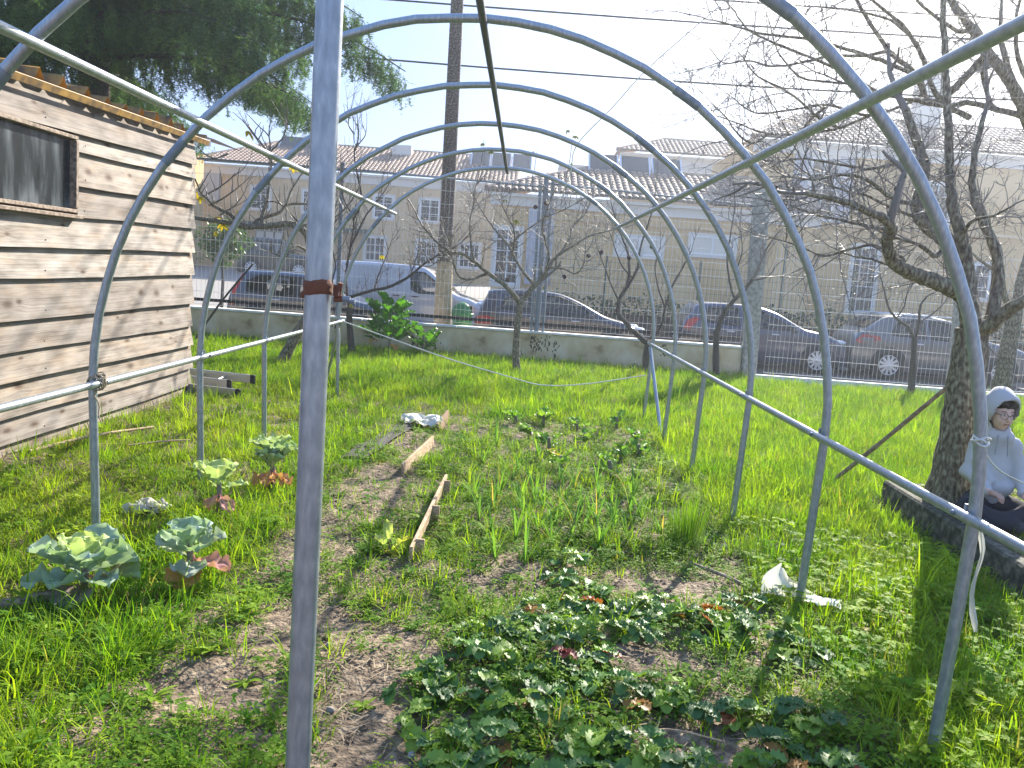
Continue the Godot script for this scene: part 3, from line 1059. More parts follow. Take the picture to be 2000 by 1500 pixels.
const LIMBS_APPLE := [
	[[-2.56, -0.04, 14.6, 0.06], [-2.62, 0.4, 14.6, 0.055], [-2.66, 0.84, 14.6, 0.05]],
	[[-2.65, 1.01, 14.6, 0.03], [-2.33, 1.13, 14.53, 0.027], [-1.97, 1.24, 14.47, 0.024], [-1.63, 1.44, 14.4, 0.021], [-1.38, 1.67, 14.33, 0.018], [-1.12, 1.85, 14.27, 0.015], [-0.87, 1.98, 14.2, 0.012]],
	[[-2.66, 0.84, 14.6, 0.022], [-2.75, 1.35, 14.66, 0.019], [-2.71, 1.88, 14.72, 0.016], [-2.69, 2.32, 14.78, 0.014], [-2.88, 2.65, 14.84, 0.011], [-2.98, 3.08, 14.9, 0.008]],
	[[-2.69, 1.83, 14.6, 0.018], [-2.58, 2.15, 14.7, 0.015], [-2.48, 2.42, 14.8, 0.012], [-2.3, 2.7, 14.9, 0.009], [-2.15, 2.98, 15, 0.006]],
	[[-2.66, 2.31, 14.6, 0.018], [-2.53, 2.61, 14.54, 0.016], [-2.58, 2.98, 14.48, 0.013], [-2.66, 3.38, 14.42, 0.011], [-2.59, 3.62, 14.36, 0.008], [-2.61, 3.92, 14.3, 0.006]],
	[[-2.66, 3.53, 14.6, 0.012], [-2.54, 3.68, 14.6, 0.008], [-2.51, 3.83, 14.6, 0.004]],
	[[-2.71, 3.72, 14.6, 0.014], [-2.82, 3.89, 14.6, 0.009], [-2.78, 4.14, 14.6, 0.004]],
	[[-2.25, 1.15, 14.6, 0.016], [-2.18, 1.48, 14.7, 0.012], [-2.1, 1.75, 14.8, 0.009], [-2.04, 2.02, 14.9, 0.005]],
	[[-2.68, 0.92, 14.6, 0.018], [-2.94, 1.17, 14.54, 0.015], [-2.9, 1.52, 14.48, 0.013], [-2.97, 1.94, 14.42, 0.01], [-2.9, 2.36, 14.36, 0.008], [-2.96, 2.72, 14.3, 0.005]],
	[[-1.65, 1.43, 14.6, 0.012], [-1.56, 1.79, 14.7, 0.009], [-1.55, 2.14, 14.8, 0.007], [-1.64, 2.4, 14.9, 0.004]],
]

const LIMBS_QUINCE := [
	[[2.59, -0.07, 15.1, 0.075], [2.56, 0.29, 15.1, 0.068], [2.57, 0.58, 15.1, 0.06]],
	[[2.57, 0.55, 15.1, 0.05], [2.32, 0.73, 15.12, 0.046], [2.14, 0.9, 15.14, 0.042], [2, 1.05, 15.16, 0.038], [2, 1.29, 15.18, 0.034], [2.12, 1.53, 15.2, 0.03]],
	[[2.11, 1.53, 15.1, 0.03], [2.13, 1.89, 15.2, 0.025], [2.04, 2.24, 15.3, 0.019], [1.87, 2.59, 15.4, 0.013], [1.75, 2.95, 15.5, 0.008]],
	[[2.11, 1.51, 15.1, 0.026], [2.25, 1.85, 15.06, 0.022], [2.26, 2.16, 15.02, 0.018], [2.33, 2.51, 14.98, 0.015], [2.41, 2.91, 14.94, 0.011], [2.42, 3.21, 14.9, 0.007]],
	[[2.53, 0.58, 15.1, 0.03], [2.75, 0.85, 15.06, 0.026], [2.8, 1.22, 15.02, 0.021], [2.87, 1.58, 14.98, 0.017], [3.03, 1.95, 14.94, 0.012], [3.13, 2.22, 14.9, 0.008]],
	[[2.81, 1.22, 15.1, 0.02], [2.67, 1.56, 15.23, 0.015], [2.61, 1.92, 15.37, 0.011], [2.69, 2.29, 15.5, 0.006]],
	[[2, 1.25, 15.1, 0.018], [1.83, 1.51, 15, 0.014], [1.66, 1.85, 14.9, 0.01], [1.49, 2.18, 14.8, 0.006]],
	[[2.21, 1.67, 15.1, 0.018], [2, 1.88, 15.2, 0.014], [1.84, 2.23, 15.3, 0.009], [1.69, 2.58, 15.4, 0.005]],
]

const LIMBS_PLUM := [
	[[3.93, -0.07, 15.5, 0.065], [3.88, 0.35, 15.5, 0.06], [3.84, 0.86, 15.5, 0.055]],
	[[3.85, 0.83, 15.5, 0.05], [3.92, 1.15, 15.47, 0.045], [4.1, 1.44, 15.45, 0.04], [4.25, 1.63, 15.43, 0.035], [4.36, 1.82, 15.4, 0.03]],
	[[4.11, 1.41, 15.5, 0.022], [4, 1.75, 15.56, 0.019], [3.92, 2.2, 15.62, 0.016], [3.96, 2.67, 15.68, 0.012], [3.99, 3.13, 15.74, 0.009], [3.93, 3.58, 15.8, 0.006]],
	[[4.33, 1.72, 15.5, 0.02], [4.45, 1.96, 15.43, 0.017], [4.52, 2.33, 15.35, 0.013], [4.69, 2.65, 15.28, 0.009], [4.87, 2.88, 15.2, 0.006]],
	[[4.27, 1.63, 15.5, 0.018], [4.08, 1.94, 15.43, 0.014], [4.12, 2.3, 15.37, 0.009], [4.01, 2.74, 15.3, 0.005]],
	[[4.39, 1.8, 15.5, 0.018], [4.68, 1.89, 15.57, 0.014], [4.85, 2.13, 15.63, 0.009], [5.09, 2.29, 15.7, 0.005]],
]

const LIMBS_SAPLING := [
	[[7.27, -0.07, 15.05, 0.06], [7.26, 0.37, 15.05, 0.057], [7.22, 0.82, 15.05, 0.053], [7.21, 1, 15.05, 0.05]],
	[[7.21, 0.96, 15.05, 0.034], [7.09, 1.17, 15.07, 0.029], [6.86, 1.32, 15.09, 0.024], [6.71, 1.5, 15.11, 0.02], [6.62, 1.76, 15.13, 0.015], [6.52, 2.02, 15.15, 0.01]],
	[[7.21, 0.98, 15.05, 0.03], [7.24, 1.28, 15.03, 0.025], [7.21, 1.54, 15, 0.02], [7.29, 1.73, 14.98, 0.015], [7.4, 1.81, 14.95, 0.01]],
	[[7.25, 1.27, 15.05, 0.016], [7.52, 1.47, 15.12, 0.013], [7.71, 1.66, 15.18, 0.009], [7.84, 1.94, 15.25, 0.006]],
	[[6.84, 1.32, 15.05, 0.014], [6.92, 1.52, 14.98, 0.011], [6.92, 1.75, 14.92, 0.008], [6.93, 1.97, 14.85, 0.005]],
]

const LIMBS_WALNUT := [
	[[3.42, 0.13, 5.96, 0.16], [3.42, 0.3, 5.96, 0.151], [3.43, 0.56, 5.96, 0.142], [3.43, 0.85, 5.96, 0.133], [3.42, 1.1, 5.96, 0.123], [3.42, 1.32, 5.96, 0.114], [3.41, 1.46, 5.96, 0.105]],
	[[3.4, 1.46, 5.96, 0.07], [3.35, 1.6, 5.92, 0.066], [3.27, 1.68, 5.88, 0.061], [3.15, 1.73, 5.85, 0.057], [2.99, 1.77, 5.81, 0.053], [2.84, 1.81, 5.77, 0.048], [2.73, 1.85, 5.74, 0.044], [2.66, 1.93, 5.7, 0.039], [2.62, 2.01, 5.66, 0.035]],
	[[2.62, 2, 5.66, 0.034], [2.62, 2.06, 5.59, 0.031], [2.53, 2.12, 5.53, 0.027], [2.42, 2.14, 5.46, 0.024], [2.27, 2.18, 5.39, 0.021], [2.11, 2.2, 5.33, 0.017], [1.93, 2.21, 5.26, 0.014]],
	[[3.41, 1.44, 5.96, 0.07], [3.36, 1.74, 6, 0.066], [3.3, 1.95, 6.04, 0.062], [3.22, 2.05, 6.08, 0.057], [3.12, 2.12, 6.12, 0.053], [3.05, 2.2, 6.16, 0.049], [3.03, 2.29, 6.2, 0.045], [3.06, 2.44, 6.24, 0.041], [3.08, 2.59, 6.28, 0.036], [3.01, 2.77, 6.32, 0.032], [2.93, 2.97, 6.36, 0.028]],
	[[3.37, 1.6, 5.96, 0.05], [3.32, 1.91, 5.99, 0.046], [3.27, 2.1, 6.01, 0.042], [3.21, 2.25, 6.04, 0.038], [3.18, 2.43, 6.06, 0.034], [3.16, 2.59, 6.08, 0.03], [3.1, 3, 6.11, 0.026], [3.05, 3.33, 6.13, 0.022], [2.99, 3.73, 6.16, 0.018]],
	[[3.41, 1.44, 5.96, 0.065], [3.45, 1.47, 5.86, 0.056], [3.51, 1.58, 5.76, 0.048], [3.56, 1.67, 5.66, 0.039], [3.69, 1.77, 5.56, 0.03]],
	[[3.52, 1.47, 5.96, 0.045], [3.58, 1.7, 6.03, 0.041], [3.59, 1.97, 6.1, 0.037], [3.54, 2.13, 6.17, 0.033], [3.49, 2.29, 6.25, 0.03], [3.46, 2.46, 6.32, 0.026], [3.48, 2.71, 6.39, 0.022], [3.54, 2.98, 6.46, 0.018]],
	[[3.12, 2.59, 6.36, 0.016], [2.92, 2.59, 6.3, 0.014], [2.68, 2.52, 6.24, 0.012], [2.44, 2.53, 6.18, 0.009], [2.17, 2.54, 6.12, 0.007], [1.94, 2.49, 6.06, 0.005]],
	[[2.93, 2.26, 5.96, 0.016], [2.69, 2.29, 5.84, 0.014], [2.46, 2.38, 5.72, 0.012], [2.25, 2.38, 5.6, 0.009], [2.05, 2.32, 5.48, 0.007], [1.85, 2.31, 5.36, 0.005]],
	[[2.96, 2.18, 5.96, 0.014], [2.83, 2.23, 6.06, 0.012], [2.64, 2.33, 6.16, 0.01], [2.49, 2.37, 6.26, 0.008], [2.29, 2.47, 6.36, 0.006], [2.12, 2.62, 6.46, 0.004]],
	[[2.77, 1.94, 5.96, 0.013], [2.62, 1.97, 5.9, 0.011], [2.43, 1.92, 5.84, 0.009], [2.27, 1.87, 5.78, 0.008], [2.08, 1.92, 5.72, 0.006], [1.85, 1.96, 5.66, 0.004]],
	[[2.77, 2.09, 5.96, 0.013], [2.65, 2.1, 6.02, 0.011], [2.45, 2.14, 6.08, 0.009], [2.29, 2.17, 6.14, 0.008], [2.12, 2.23, 6.2, 0.006], [1.95, 2.26, 6.26, 0.004]],
	[[2.92, 1.82, 5.96, 0.013], [2.89, 1.92, 6.04, 0.011], [2.88, 1.85, 6.12, 0.009], [2.75, 1.89, 6.2, 0.008], [2.63, 1.91, 6.28, 0.006], [2.5, 1.97, 6.36, 0.004]],
	[[3.16, 2.04, 5.96, 0.02], [3.05, 1.93, 5.86, 0.017], [2.9, 1.98, 5.76, 0.013], [2.75, 2, 5.66, 0.009], [2.57, 2.02, 5.56, 0.006]],
	[[3.26, 2.08, 5.96, 0.016], [3.26, 2.18, 5.86, 0.012], [3.34, 2.21, 5.76, 0.009], [3.41, 2.28, 5.66, 0.005]],
]

const LIMBS_CROWN_TREE := [
	[[5.3, 0.43, 7.4, 0.1], [5.13, 1.23, 7.4, 0.094], [4.95, 1.84, 7.4, 0.087], [4.77, 2.43, 7.4, 0.081], [4.58, 2.92, 7.4, 0.075]],
	[[4.65, 2.8, 7.4, 0.06], [4.37, 3.15, 7.35, 0.054], [4.19, 3.39, 7.3, 0.047], [3.9, 3.66, 7.25, 0.041], [3.71, 3.83, 7.2, 0.035], [3.51, 4, 7.15, 0.028], [3.34, 4.21, 7.1, 0.022]],
	[[4.62, 3.13, 7.4, 0.03], [4.32, 3.2, 7.36, 0.027], [4.04, 3.24, 7.31, 0.024], [3.8, 3.26, 7.27, 0.021], [3.59, 3.21, 7.23, 0.019], [3.31, 3.23, 7.19, 0.016], [3.04, 3.24, 7.14, 0.013], [2.77, 3.29, 7.1, 0.01]],
	[[3.98, 3.69, 7.4, 0.035], [3.61, 3.27, 7.44, 0.03], [3.45, 3.5, 7.48, 0.025], [3.21, 3.69, 7.52, 0.02], [2.95, 4.02, 7.56, 0.015], [2.85, 4.22, 7.6, 0.01]],
	[[3.9, 3.17, 7.4, 0.026], [3.61, 3.28, 7.35, 0.023], [3.41, 3.58, 7.3, 0.02], [3.29, 3.71, 7.25, 0.017], [3.13, 3.83, 7.2, 0.014], [2.9, 3.95, 7.15, 0.011], [2.76, 4.05, 7.1, 0.008]],
	[[3.41, 3.48, 7.4, 0.02], [3.09, 3.57, 7.37, 0.018], [2.85, 3.61, 7.33, 0.015], [2.51, 3.67, 7.3, 0.013], [2.1, 3.68, 7.27, 0.01], [1.81, 3.72, 7.23, 0.007], [1.58, 3.75, 7.2, 0.005]],
	[[3.14, 3.3, 7.4, 0.016], [2.83, 3.47, 7.44, 0.014], [2.38, 3.63, 7.48, 0.011], [2.04, 3.76, 7.52, 0.009], [1.9, 3.92, 7.56, 0.006], [1.73, 4.1, 7.6, 0.004]],
	[[3.16, 3.65, 7.4, 0.016], [2.95, 3.61, 7.44, 0.014], [2.73, 3.61, 7.49, 0.013], [2.51, 3.55, 7.53, 0.011], [2.27, 3.51, 7.57, 0.009], [2.06, 3.55, 7.61, 0.007], [1.87, 3.53, 7.66, 0.006], [1.74, 3.65, 7.7, 0.004]],
	[[3.4, 3.26, 7.4, 0.015], [3.06, 3.12, 7.36, 0.013], [2.68, 3.17, 7.32, 0.011], [2.36, 3.1, 7.28, 0.008], [2.08, 3.05, 7.24, 0.006], [1.87, 3.15, 7.2, 0.004]],
	[[3.07, 3.13, 7.4, 0.014], [2.85, 3.02, 7.44, 0.012], [2.52, 2.95, 7.48, 0.01], [2.27, 2.94, 7.52, 0.008], [2.01, 3.02, 7.56, 0.006], [1.82, 3.08, 7.6, 0.004]],
	[[3.35, 3.76, 7.4, 0.014], [3.17, 3.91, 7.45, 0.011], [2.97, 3.97, 7.5, 0.009], [2.68, 4.01, 7.55, 0.007], [2.39, 4.02, 7.6, 0.004]],
	[[2.83, 3.01, 7.4, 0.014], [2.64, 3.07, 7.35, 0.011], [2.34, 3.25, 7.3, 0.009], [2.07, 3.34, 7.25, 0.007], [1.91, 3.48, 7.2, 0.004]],
	[[4.26, 3.4, 7.4, 0.03], [4.14, 3.74, 7.47, 0.023], [4.11, 4, 7.53, 0.017], [4.13, 4.27, 7.6, 0.01]],
	[[3.8, 3.88, 7.4, 0.022], [3.67, 3.83, 7.33, 0.017], [3.33, 3.99, 7.27, 0.012], [3.2, 4.08, 7.2, 0.007]],
	[[4.46, 3.33, 7.4, 0.026], [4.19, 3.62, 7.3, 0.02], [4.07, 3.9, 7.2, 0.014], [4.02, 4.1, 7.1, 0.008]],
	[[4.08, 3.26, 7.4, 0.02], [4.01, 3.53, 7.5, 0.015], [4.05, 3.81, 7.6, 0.011], [3.95, 4.08, 7.7, 0.006]],
	[[2.7, 3.18, 7.4, 0.014], [2.55, 3, 7.47, 0.011], [2.49, 2.79, 7.53, 0.007], [2.33, 2.66, 7.6, 0.004]],
	[[2.87, 3.37, 7.4, 0.012], [2.65, 3.37, 7.38, 0.01], [2.43, 3.39, 7.35, 0.008], [2.23, 3.57, 7.33, 0.006], [2.12, 3.8, 7.3, 0.004]],
	[[2.24, 2.92, 7.4, 0.012], [2.13, 2.84, 7.43, 0.01], [1.99, 2.92, 7.45, 0.008], [1.9, 3.04, 7.48, 0.006], [1.76, 3.16, 7.5, 0.004]],
	[[2.31, 2.69, 7.4, 0.012], [2.09, 2.75, 7.43, 0.01], [1.91, 2.87, 7.45, 0.008], [1.82, 3.01, 7.48, 0.006], [1.68, 3.14, 7.5, 0.004]],
]

const LIMBS_FAR_TRUNK := [
	[[7.29, 0.36, 12.3, 0.12], [7.28, 0.77, 12.3, 0.113], [7.3, 1.28, 12.3, 0.107], [7.31, 1.72, 12.3, 0.1]],
	[[7.32, 1.69, 12.3, 0.07], [7.37, 2.09, 12.37, 0.057], [7.45, 2.53, 12.43, 0.043], [7.46, 2.97, 12.5, 0.03]],
	[[7.31, 1.5, 12.3, 0.05], [7.07, 1.85, 12.23, 0.043], [6.94, 2.2, 12.15, 0.035], [6.74, 2.54, 12.08, 0.028], [6.59, 2.81, 12, 0.02]],
	[[7.06, 2.07, 12.3, 0.03], [6.88, 2.2, 12.37, 0.023], [6.71, 2.33, 12.43, 0.017], [6.53, 2.54, 12.5, 0.01]],
]


# ---------------------------------------------------------------- houses across the street
func pane(parent: Node, x: float, y: float, d: float, w: float, h: float, cols := 2, rows := 3, called := "window", bars := true, fill: Material = null, trim := true) -> void:
	# an opening in a wall that faces the garden: reveal, frame, bars and glass, y is its middle
	var mb := MB.new()
	mb.box(P(x, y, d - 0.012), Vector3(w, h, 0.02))
	var win := put(called, mb, M.house_glass if fill == null else fill, parent)
	if trim:
		mb = MB.new()
		var e := 0.11
		mb.box(P(x - w / 2 - e / 2, y, d - 0.025), Vector3(e, h + 2 * e, 0.05))
		mb.box(P(x + w / 2 + e / 2, y, d - 0.025), Vector3(e, h + 2 * e, 0.05))
		mb.box(P(x, y + h / 2 + e / 2, d - 0.025), Vector3(w, e, 0.05))
		mb.box(P(x, y - h / 2 - e / 2, d - 0.04), Vector3(w, e, 0.08))
		put("surround", mb, M.white_trim, win)
	mb = MB.new()
	var f := 0.055
	mb.box(P(x - w / 2 + f / 2, y, d - 0.035), Vector3(f, h, 0.03))
	mb.box(P(x + w / 2 - f / 2, y, d - 0.035), Vector3(f, h, 0.03))
	mb.box(P(x, y + h / 2 - f / 2, d - 0.036), Vector3(w - 2 * f, f, 0.03))
	mb.box(P(x, y - h / 2 + f / 2, d - 0.036), Vector3(w - 2 * f, f, 0.03))
	if bars:
		for k in range(1, cols):
			mb.box(P(x - w / 2 + w * k / cols, y, d - 0.037), Vector3(0.05 if k * 2 == cols else 0.03, h - 2 * f, 0.026))
		for k in range(1, rows):
			mb.box(P(x, y - h / 2 + h * k / rows, d - 0.039), Vector3(w - 2 * f, 0.03, 0.02))
	put("frame", mb, M.window_frame, win)


func barrel_tile() -> ArrayMesh:
	var mb := MB.new()
	var pts := PackedVector3Array()
	for i in 2:
		for k in 7:
			var a := PI * k / 6.0
			var r := 0.105 - 0.012 * i
			pts.push_back(Vector3(-cos(a) * r, sin(a) * r * 0.8 + 0.02 * (1 - i), -0.42 * i))
	mb.grid(pts, 2, 7)
	# thick lower edge
	for k in 6:
		mb.quad(pts[k] * Vector3(0.86, 0.8, 1), pts[k + 1] * Vector3(0.86, 0.8, 1), pts[k + 1], pts[k])
	return mb.mesh()


# a hipped tile slope facing the garden: eave from xa to xb at (y0, d0), ridge xc..xe at (y1, d1)
func tile_slope(parent: Node, xa: float, xb: float, y0: float, d0: float, xc: float, xe: float, y1: float, d1: float, most: int) -> void:
	var mb := MB.new()
	mb.quad(P(xa, y0, d0), P(xb, y0, d0), P(xe, y1, d1), P(xc, y1, d1))
	var base := put("roof_slope", mb, M.tile_field, parent)
	var run := Vector2(d1 - d0, y1 - y0).length()
	var ang := atan2(y1 - y0, d1 - d0)
	var tile := barrel_tile()
	var rows := int(run / 0.36)
	var made := 0
	var rest := MB.new()
	var tile_mb := MB.new()
	var arr := tile.surface_get_arrays(0)
	tile_mb.v = arr[Mesh.ARRAY_VERTEX]
	tile_mb.n = arr[Mesh.ARRAY_NORMAL]
	tile_mb.c = arr[Mesh.ARRAY_COLOR]
	tile_mb.t = arr[Mesh.ARRAY_TEX_UV]
	tile_mb.ix = arr[Mesh.ARRAY_INDEX]
	for r in rows:
		var t := (r * 0.36) / run
		var l := lerpf(xa, xc, t)
		var rt := lerpf(xb, xe, t)
		var x := ceilf(l / 0.23) * 0.23
		while x < rt:
			var xf := Transform3D(Basis(Vector3.RIGHT, ang + rr(-0.01, 0.01)) * Basis(Vector3.UP, rr(-0.02, 0.02)), P(x, lerpf(y0, y1, t) + 0.012, lerpf(d0, d1, t) - 0.03))
			if made < most:
				var o := MeshInstance3D.new()
				o.name = "roof_tile"
				o.mesh = tile
				o.material_override = M["tile_%d" % rng.randi_range(0, 3)]
				parent.add_child(o, true)
				o.transform = Transform3D(xf.basis, xf.origin - (parent as Node3D).position)
				made += 1
			else:
				rest.add(tile_mb, xf)
			x += 0.23
	if rest.v.size() > 0:
		tag(put("upper_tiles", rest, M.tile_field, parent), "", "", "", "stuff")
	# ridge cap
	mb = MB.new()
	mb.rod(P(xc, y1 + 0.02, d1), P(xe, y1 + 0.02, d1), 0.12, 10)
	put("ridge_cap", mb, M.tile_1, parent)
	if xc > xa + 0.3:
		mb = MB.new()
		mb.rod(P(xa, y0 + 0.03, d0), P(xc, y1 + 0.03, d1), 0.11, 10)
		put("hip_cap", mb, M.tile_2, parent)


# gutter and white cornice below an eave
func cornice(parent: Node, xa: float, xb: float, y: float, d: float, h := 0.32) -> void:
	var mb := MB.new()
	mb.box(P((xa + xb) / 2, y - h / 2, d + 0.1), Vector3(xb - xa, h, 0.4))
	mb.box(P((xa + xb) / 2, y - 0.06, d - 0.16), Vector3(xb - xa + 0.1, 0.1, 0.13))
	put("cornice", mb, M.white_trim, parent)


func solar_panel(parent: Node, x: float, y: float, d: float, w: float, n: int) -> void:
	for k in n:
		var mb := MB.new()
		var c := P(x + k * (w + 0.16), y, d)
		var bs := Basis(Vector3.RIGHT, 0.75)
		mb.box(c, Vector3(w, 0.05, 1.3), bs)
		var p := put("solar_panel", mb, M.panel_blue, parent)
		mb = MB.new()
		mb.box(c + bs * Vector3(-w / 2 - 0.02, 0.01, 0), Vector3(0.06, 0.08, 1.34), bs)
		put("panel_edge", mb, M.panel_edge, p)
		mb = MB.new()
		mb.box(c + bs * Vector3(w / 2 + 0.02, 0.01, 0), Vector3(0.06, 0.08, 1.34), bs)
		put("panel_edge", mb, M.panel_edge, p)


func buildings() -> void:
	var mb := MB.new()
	# long two-storey house, far left
	var t := thing("terrace_house", "long two storey cream house with tiled roof behind the white van", "building", P(-9, 0.8, 46))
	mb.box(P(-9.2, 3.1, 50.0), Vector3(16.8, 6.2, 8.0))
	put("wall", mb, M.cream_render, t)
	cornice(t, -17.8, -0.7, 6.25, 46.0, 0.5)
	tile_slope(t, -17.9, -0.4, 6.3, 45.7, -14.5, -0.4, 8.25, 51.2, 0)
	for c in [[-7.2, 7.9, 0.7], [-2.9, 7.7, 0.55], [-11.4, 7.9, 0.5], [1.5, 7.2, 0.4]]:
		mb = MB.new()
		mb.box(P(c[0], c[1], 50.3), Vector3(c[2] * 1.6, 1.1, 0.7), Basis.IDENTITY, 0.03)
		if c[0] < 0.0:
			put("chimney", mb, M.white_trim, t)
	solar_panel(t, -2.6, 7.9, 49.2, 1.0, 3)
	solar_panel(t, -13.6, 8.1, 50.2, 1.2, 2)
	for x in [-4.95, -7.4, -13.95, -11.2]:
		pane(t, x, 4.62, 46.0, 1.0, 1.15, 2, 3)
	for x in [-7.75, -5.0, -2.7]:
		pane(t, x, 2.4, 46.0, 1.05, 1.25, 4, 3)
	# entrance of the left house, green timber with a little gable
	mb = MB.new()
	mb.box(P(-13.4, 1.95, 45.98), Vector3(1.5, 2.3, 0.06))
	var door := put("door", mb, M.green_paint, t)
	mb = MB.new()
	for k in 3:
		mb.box(P(-13.9 + 0.5 * k, 2.1, 45.93), Vector3(0.4, 1.6, 0.03))
	put("door_panel", mb, M.window_frame, door)
	mb = MB.new()
	mb.box(P(-12.3, 3.25, 45.6), Vector3(8.4, 0.22, 0.7))
	put("canopy_beam", mb, M.green_paint, t)
	mb = MB.new()
	mb.box(P(-16.6, 5.0, 45.92), Vector3(0.9, 1.5, 0.1))
	put("shutter", mb, M.grey_trim, t)
	# projecting gable of the same terrace
	t = thing("gabled_house", "cream house corner with pale curved eave just right of the shed", "building", P(-15.5, 0.8, 42))
	mb = MB.new()
	mb.box(P(-18.2, 3.2, 42.0), Vector3(4.0, 6.4, 3.6))
	put("wall", mb, M.yellow_render, t)
	mb = MB.new()
	var row := PackedVector3Array()
	for i in 2:
		for k in 9:
			var u := k / 8.0
			row.push_back(P(lerpf(-20.6, -14.4, u), 6.35 + 1.4 * pow(1.0 - u, 2.0) + 0.35 * i, 39.8))
	mb.grid(row, 2, 9)
	put("eave_board", mb, M.white_trim, t)
	mb = MB.new()
	mb.quad(P(-20.6, 8.15, 39.8), P(-14.3, 6.72, 39.8), P(-14.3, 6.72, 44.2), P(-20.6, 8.15, 44.2))
	put("roof_slope", mb, M.tile_field, t)
	pane(t, -17.0, 4.2, 40.2, 1.0, 1.3, 2, 3)
	# single-storey wing in the middle
	t = thing("low_wing", "single storey yellow building with tiled roof behind the navy car", "building", P(4.6, 0.3, 30))
	mb = MB.new()
	mb.box(P(4.65, 2.2, 33.4), Vector3(11.0, 4.2, 6.8))
	put("wall", mb, M.yellow_render, t)
	cornice(t, -1.05, 10.35, 4.36, 30.0, 0.42)
	tile_slope(t, -1.2, 10.5, 4.42, 29.7, 2.6, 10.5, 5.8, 33.4, 300)
	mb = MB.new()
	mb.tri(P(-1.2, 4.42, 37.1), P(-1.2, 4.42, 29.7), P(2.6, 5.8, 33.4))
	put("roof_slope", mb, M.tile_field, t)
	solar_panel(t, 3.0, 5.95, 33.3, 1.05, 3)
	mb = MB.new()
	mb.box(P(3.0, 5.75, 36.5), Vector3(3.2, 0.9, 1.6))
	put("roof_box", mb, M.white_trim, t)
	pane(t, 6.72, 3.06, 30.0, 1.5, 0.62, 2, 1, "window", true, M.blind)
	pane(t, 4.2, 2.86, 30.0, 1.55, 0.6, 2, 1, "window", true, M.blind)
	pane(t, -0.35, 2.2, 30.0, 0.85, 1.9, 2, 5, "door", true)
	mb = MB.new()
	mb.box(P(0.75, 2.6, 29.97), Vector3(0.9, 2.6, 0.05))
	put("shutter", mb, M.grey_trim, t)
	mb = MB.new()
	mb.box(P(5.2, 3.62, 29.96), Vector3(9.0, 0.1, 0.07))
	put("string_course", mb, M.cream_render, t)
	mb = MB.new()
	mb.box(P(8.4, 2.6, 29.93), Vector3(0.09, 3.4, 0.09))
	put("downpipe", mb, M.grey_trim, t)
	# taller block behind it
	t = thing("upper_block", "upper storey block with tiled roof rising behind the low wing", "building", P(8.5, 0.8, 42))
	mb = MB.new()
	mb.box(P(9.2, 4.0, 45.0), Vector3(9.0, 7.4, 6.0))
	put("wall", mb, M.cream_render, t)
	cornice(t, 4.5, 13.9, 7.75, 42.0, 0.75)
	tile_slope(t, 4.3, 14.0, 7.8, 41.7, 6.8, 14.0, 8.8, 44.2, 0)
	mb = MB.new()
	mb.tri(P(4.3, 7.8, 46.8), P(4.3, 7.8, 41.7), P(6.8, 8.8, 44.2))
	put("roof_slope", mb, M.tile_field, t)
	# house on the right
	t = thing("corner_house", "tall cream house with white corner bands behind the big bare tree", "building", P(14.0, 0.5, 33))
	mb = MB.new()
	mb.box(P(15.3, 3.8, 37.0), Vector3(13.2, 7.0, 8.0))
	put("wall", mb, M.yellow_render, t)
	cornice(t, 8.6, 22.0, 7.3, 33.0, 0.45)
	tile_slope(t, 8.4, 22.2, 7.3, 32.7, 11.2, 22.0, 8.9, 36.4, 0)
	mb = MB.new()
	mb.tri(P(8.4, 7.3, 40.0), P(8.4, 7.3, 32.7), P(11.2, 8.9, 36.4))
	put("roof_slope", mb, M.tile_field, t)
	for x in [10.4, 12.1]:
		mb = MB.new()
		mb.box(P(x, 5.7, 32.97), Vector3(0.55, 2.8, 0.08))
		put("white_band", mb, M.grey_trim, t)
	pane(t, 11.25, 5.6, 33.0, 0.95, 2.3, 2, 4)
	pane(t, 15.6, 5.4, 33.0, 1.0, 1.4, 2, 3)
	pane(t, 13.2, 2.35, 33.0, 0.95, 2.5, 3, 5, "door")
	pane(t, 17.4, 2.6, 33.0, 1.2, 1.3, 2, 3)
	mb = MB.new()
	mb.box(P(16.1, 9.6, 36.0), Vector3(0.95, 2.4, 0.8), Basis.IDENTITY, 0.04)
	mb.box(P(16.1, 10.85, 36.0), Vector3(1.15, 0.14, 1.0))
	put("chimney", mb, M.white_trim, t)
	mb = MB.new()
	mb.box(P(14.3, 4.35, 32.96), Vector3(11.0, 0.12, 0.09))
	put("string_course", mb, M.cream_render, t)
	# wall of the yard across the street, with a hedge of ivy on it
	t = thing("yard_wall", "dark red brown wall under the ivy across the street", "wall", P(7.5, -0.2, 24.6))
	mb = MB.new()
	mb.box(P(8.4, 0.2, 24.6), Vector3(15.6, 1.0, 0.25), Basis.IDENTITY, 0.02)
	put("wall_body", mb, mat("yard_wall_paint", lin(0.085, 0.05, 0.045), 0.9), t)
	for q in [[5.25, 2.35], [7.6, 3.0], [9.6, 2.4], [2.6, 2.3]]:
		mb = MB.new()
		mb.rod(P(q[0], 0.65, 24.4), P(q[0], q[1], 24.4), 0.035, 8)
		put("fence_post", mb, M.green_paint, t)
	mb = MB.new()
	for k in 130:
		var x := 1.0 + k * 0.115
		mb.rod(P(x, 0.7, 24.4), P(x, 2.2, 24.4), 0.004, 3, -1.0, false)
	for k in 7:
		mb.rod(P(0.8, 0.75 + 0.23 * k, 24.4), P(16.0, 0.75 + 0.23 * k, 24.4), 0.005, 3, -1.0, false)
	tag(put("wire_mesh", mb, M.green_paint, t), "", "", "", "stuff")
	# ivy
	var lf := leaf_mesh(0.09, 0.08, 0.25, 0.2)
	var xf := []
	var cl := []
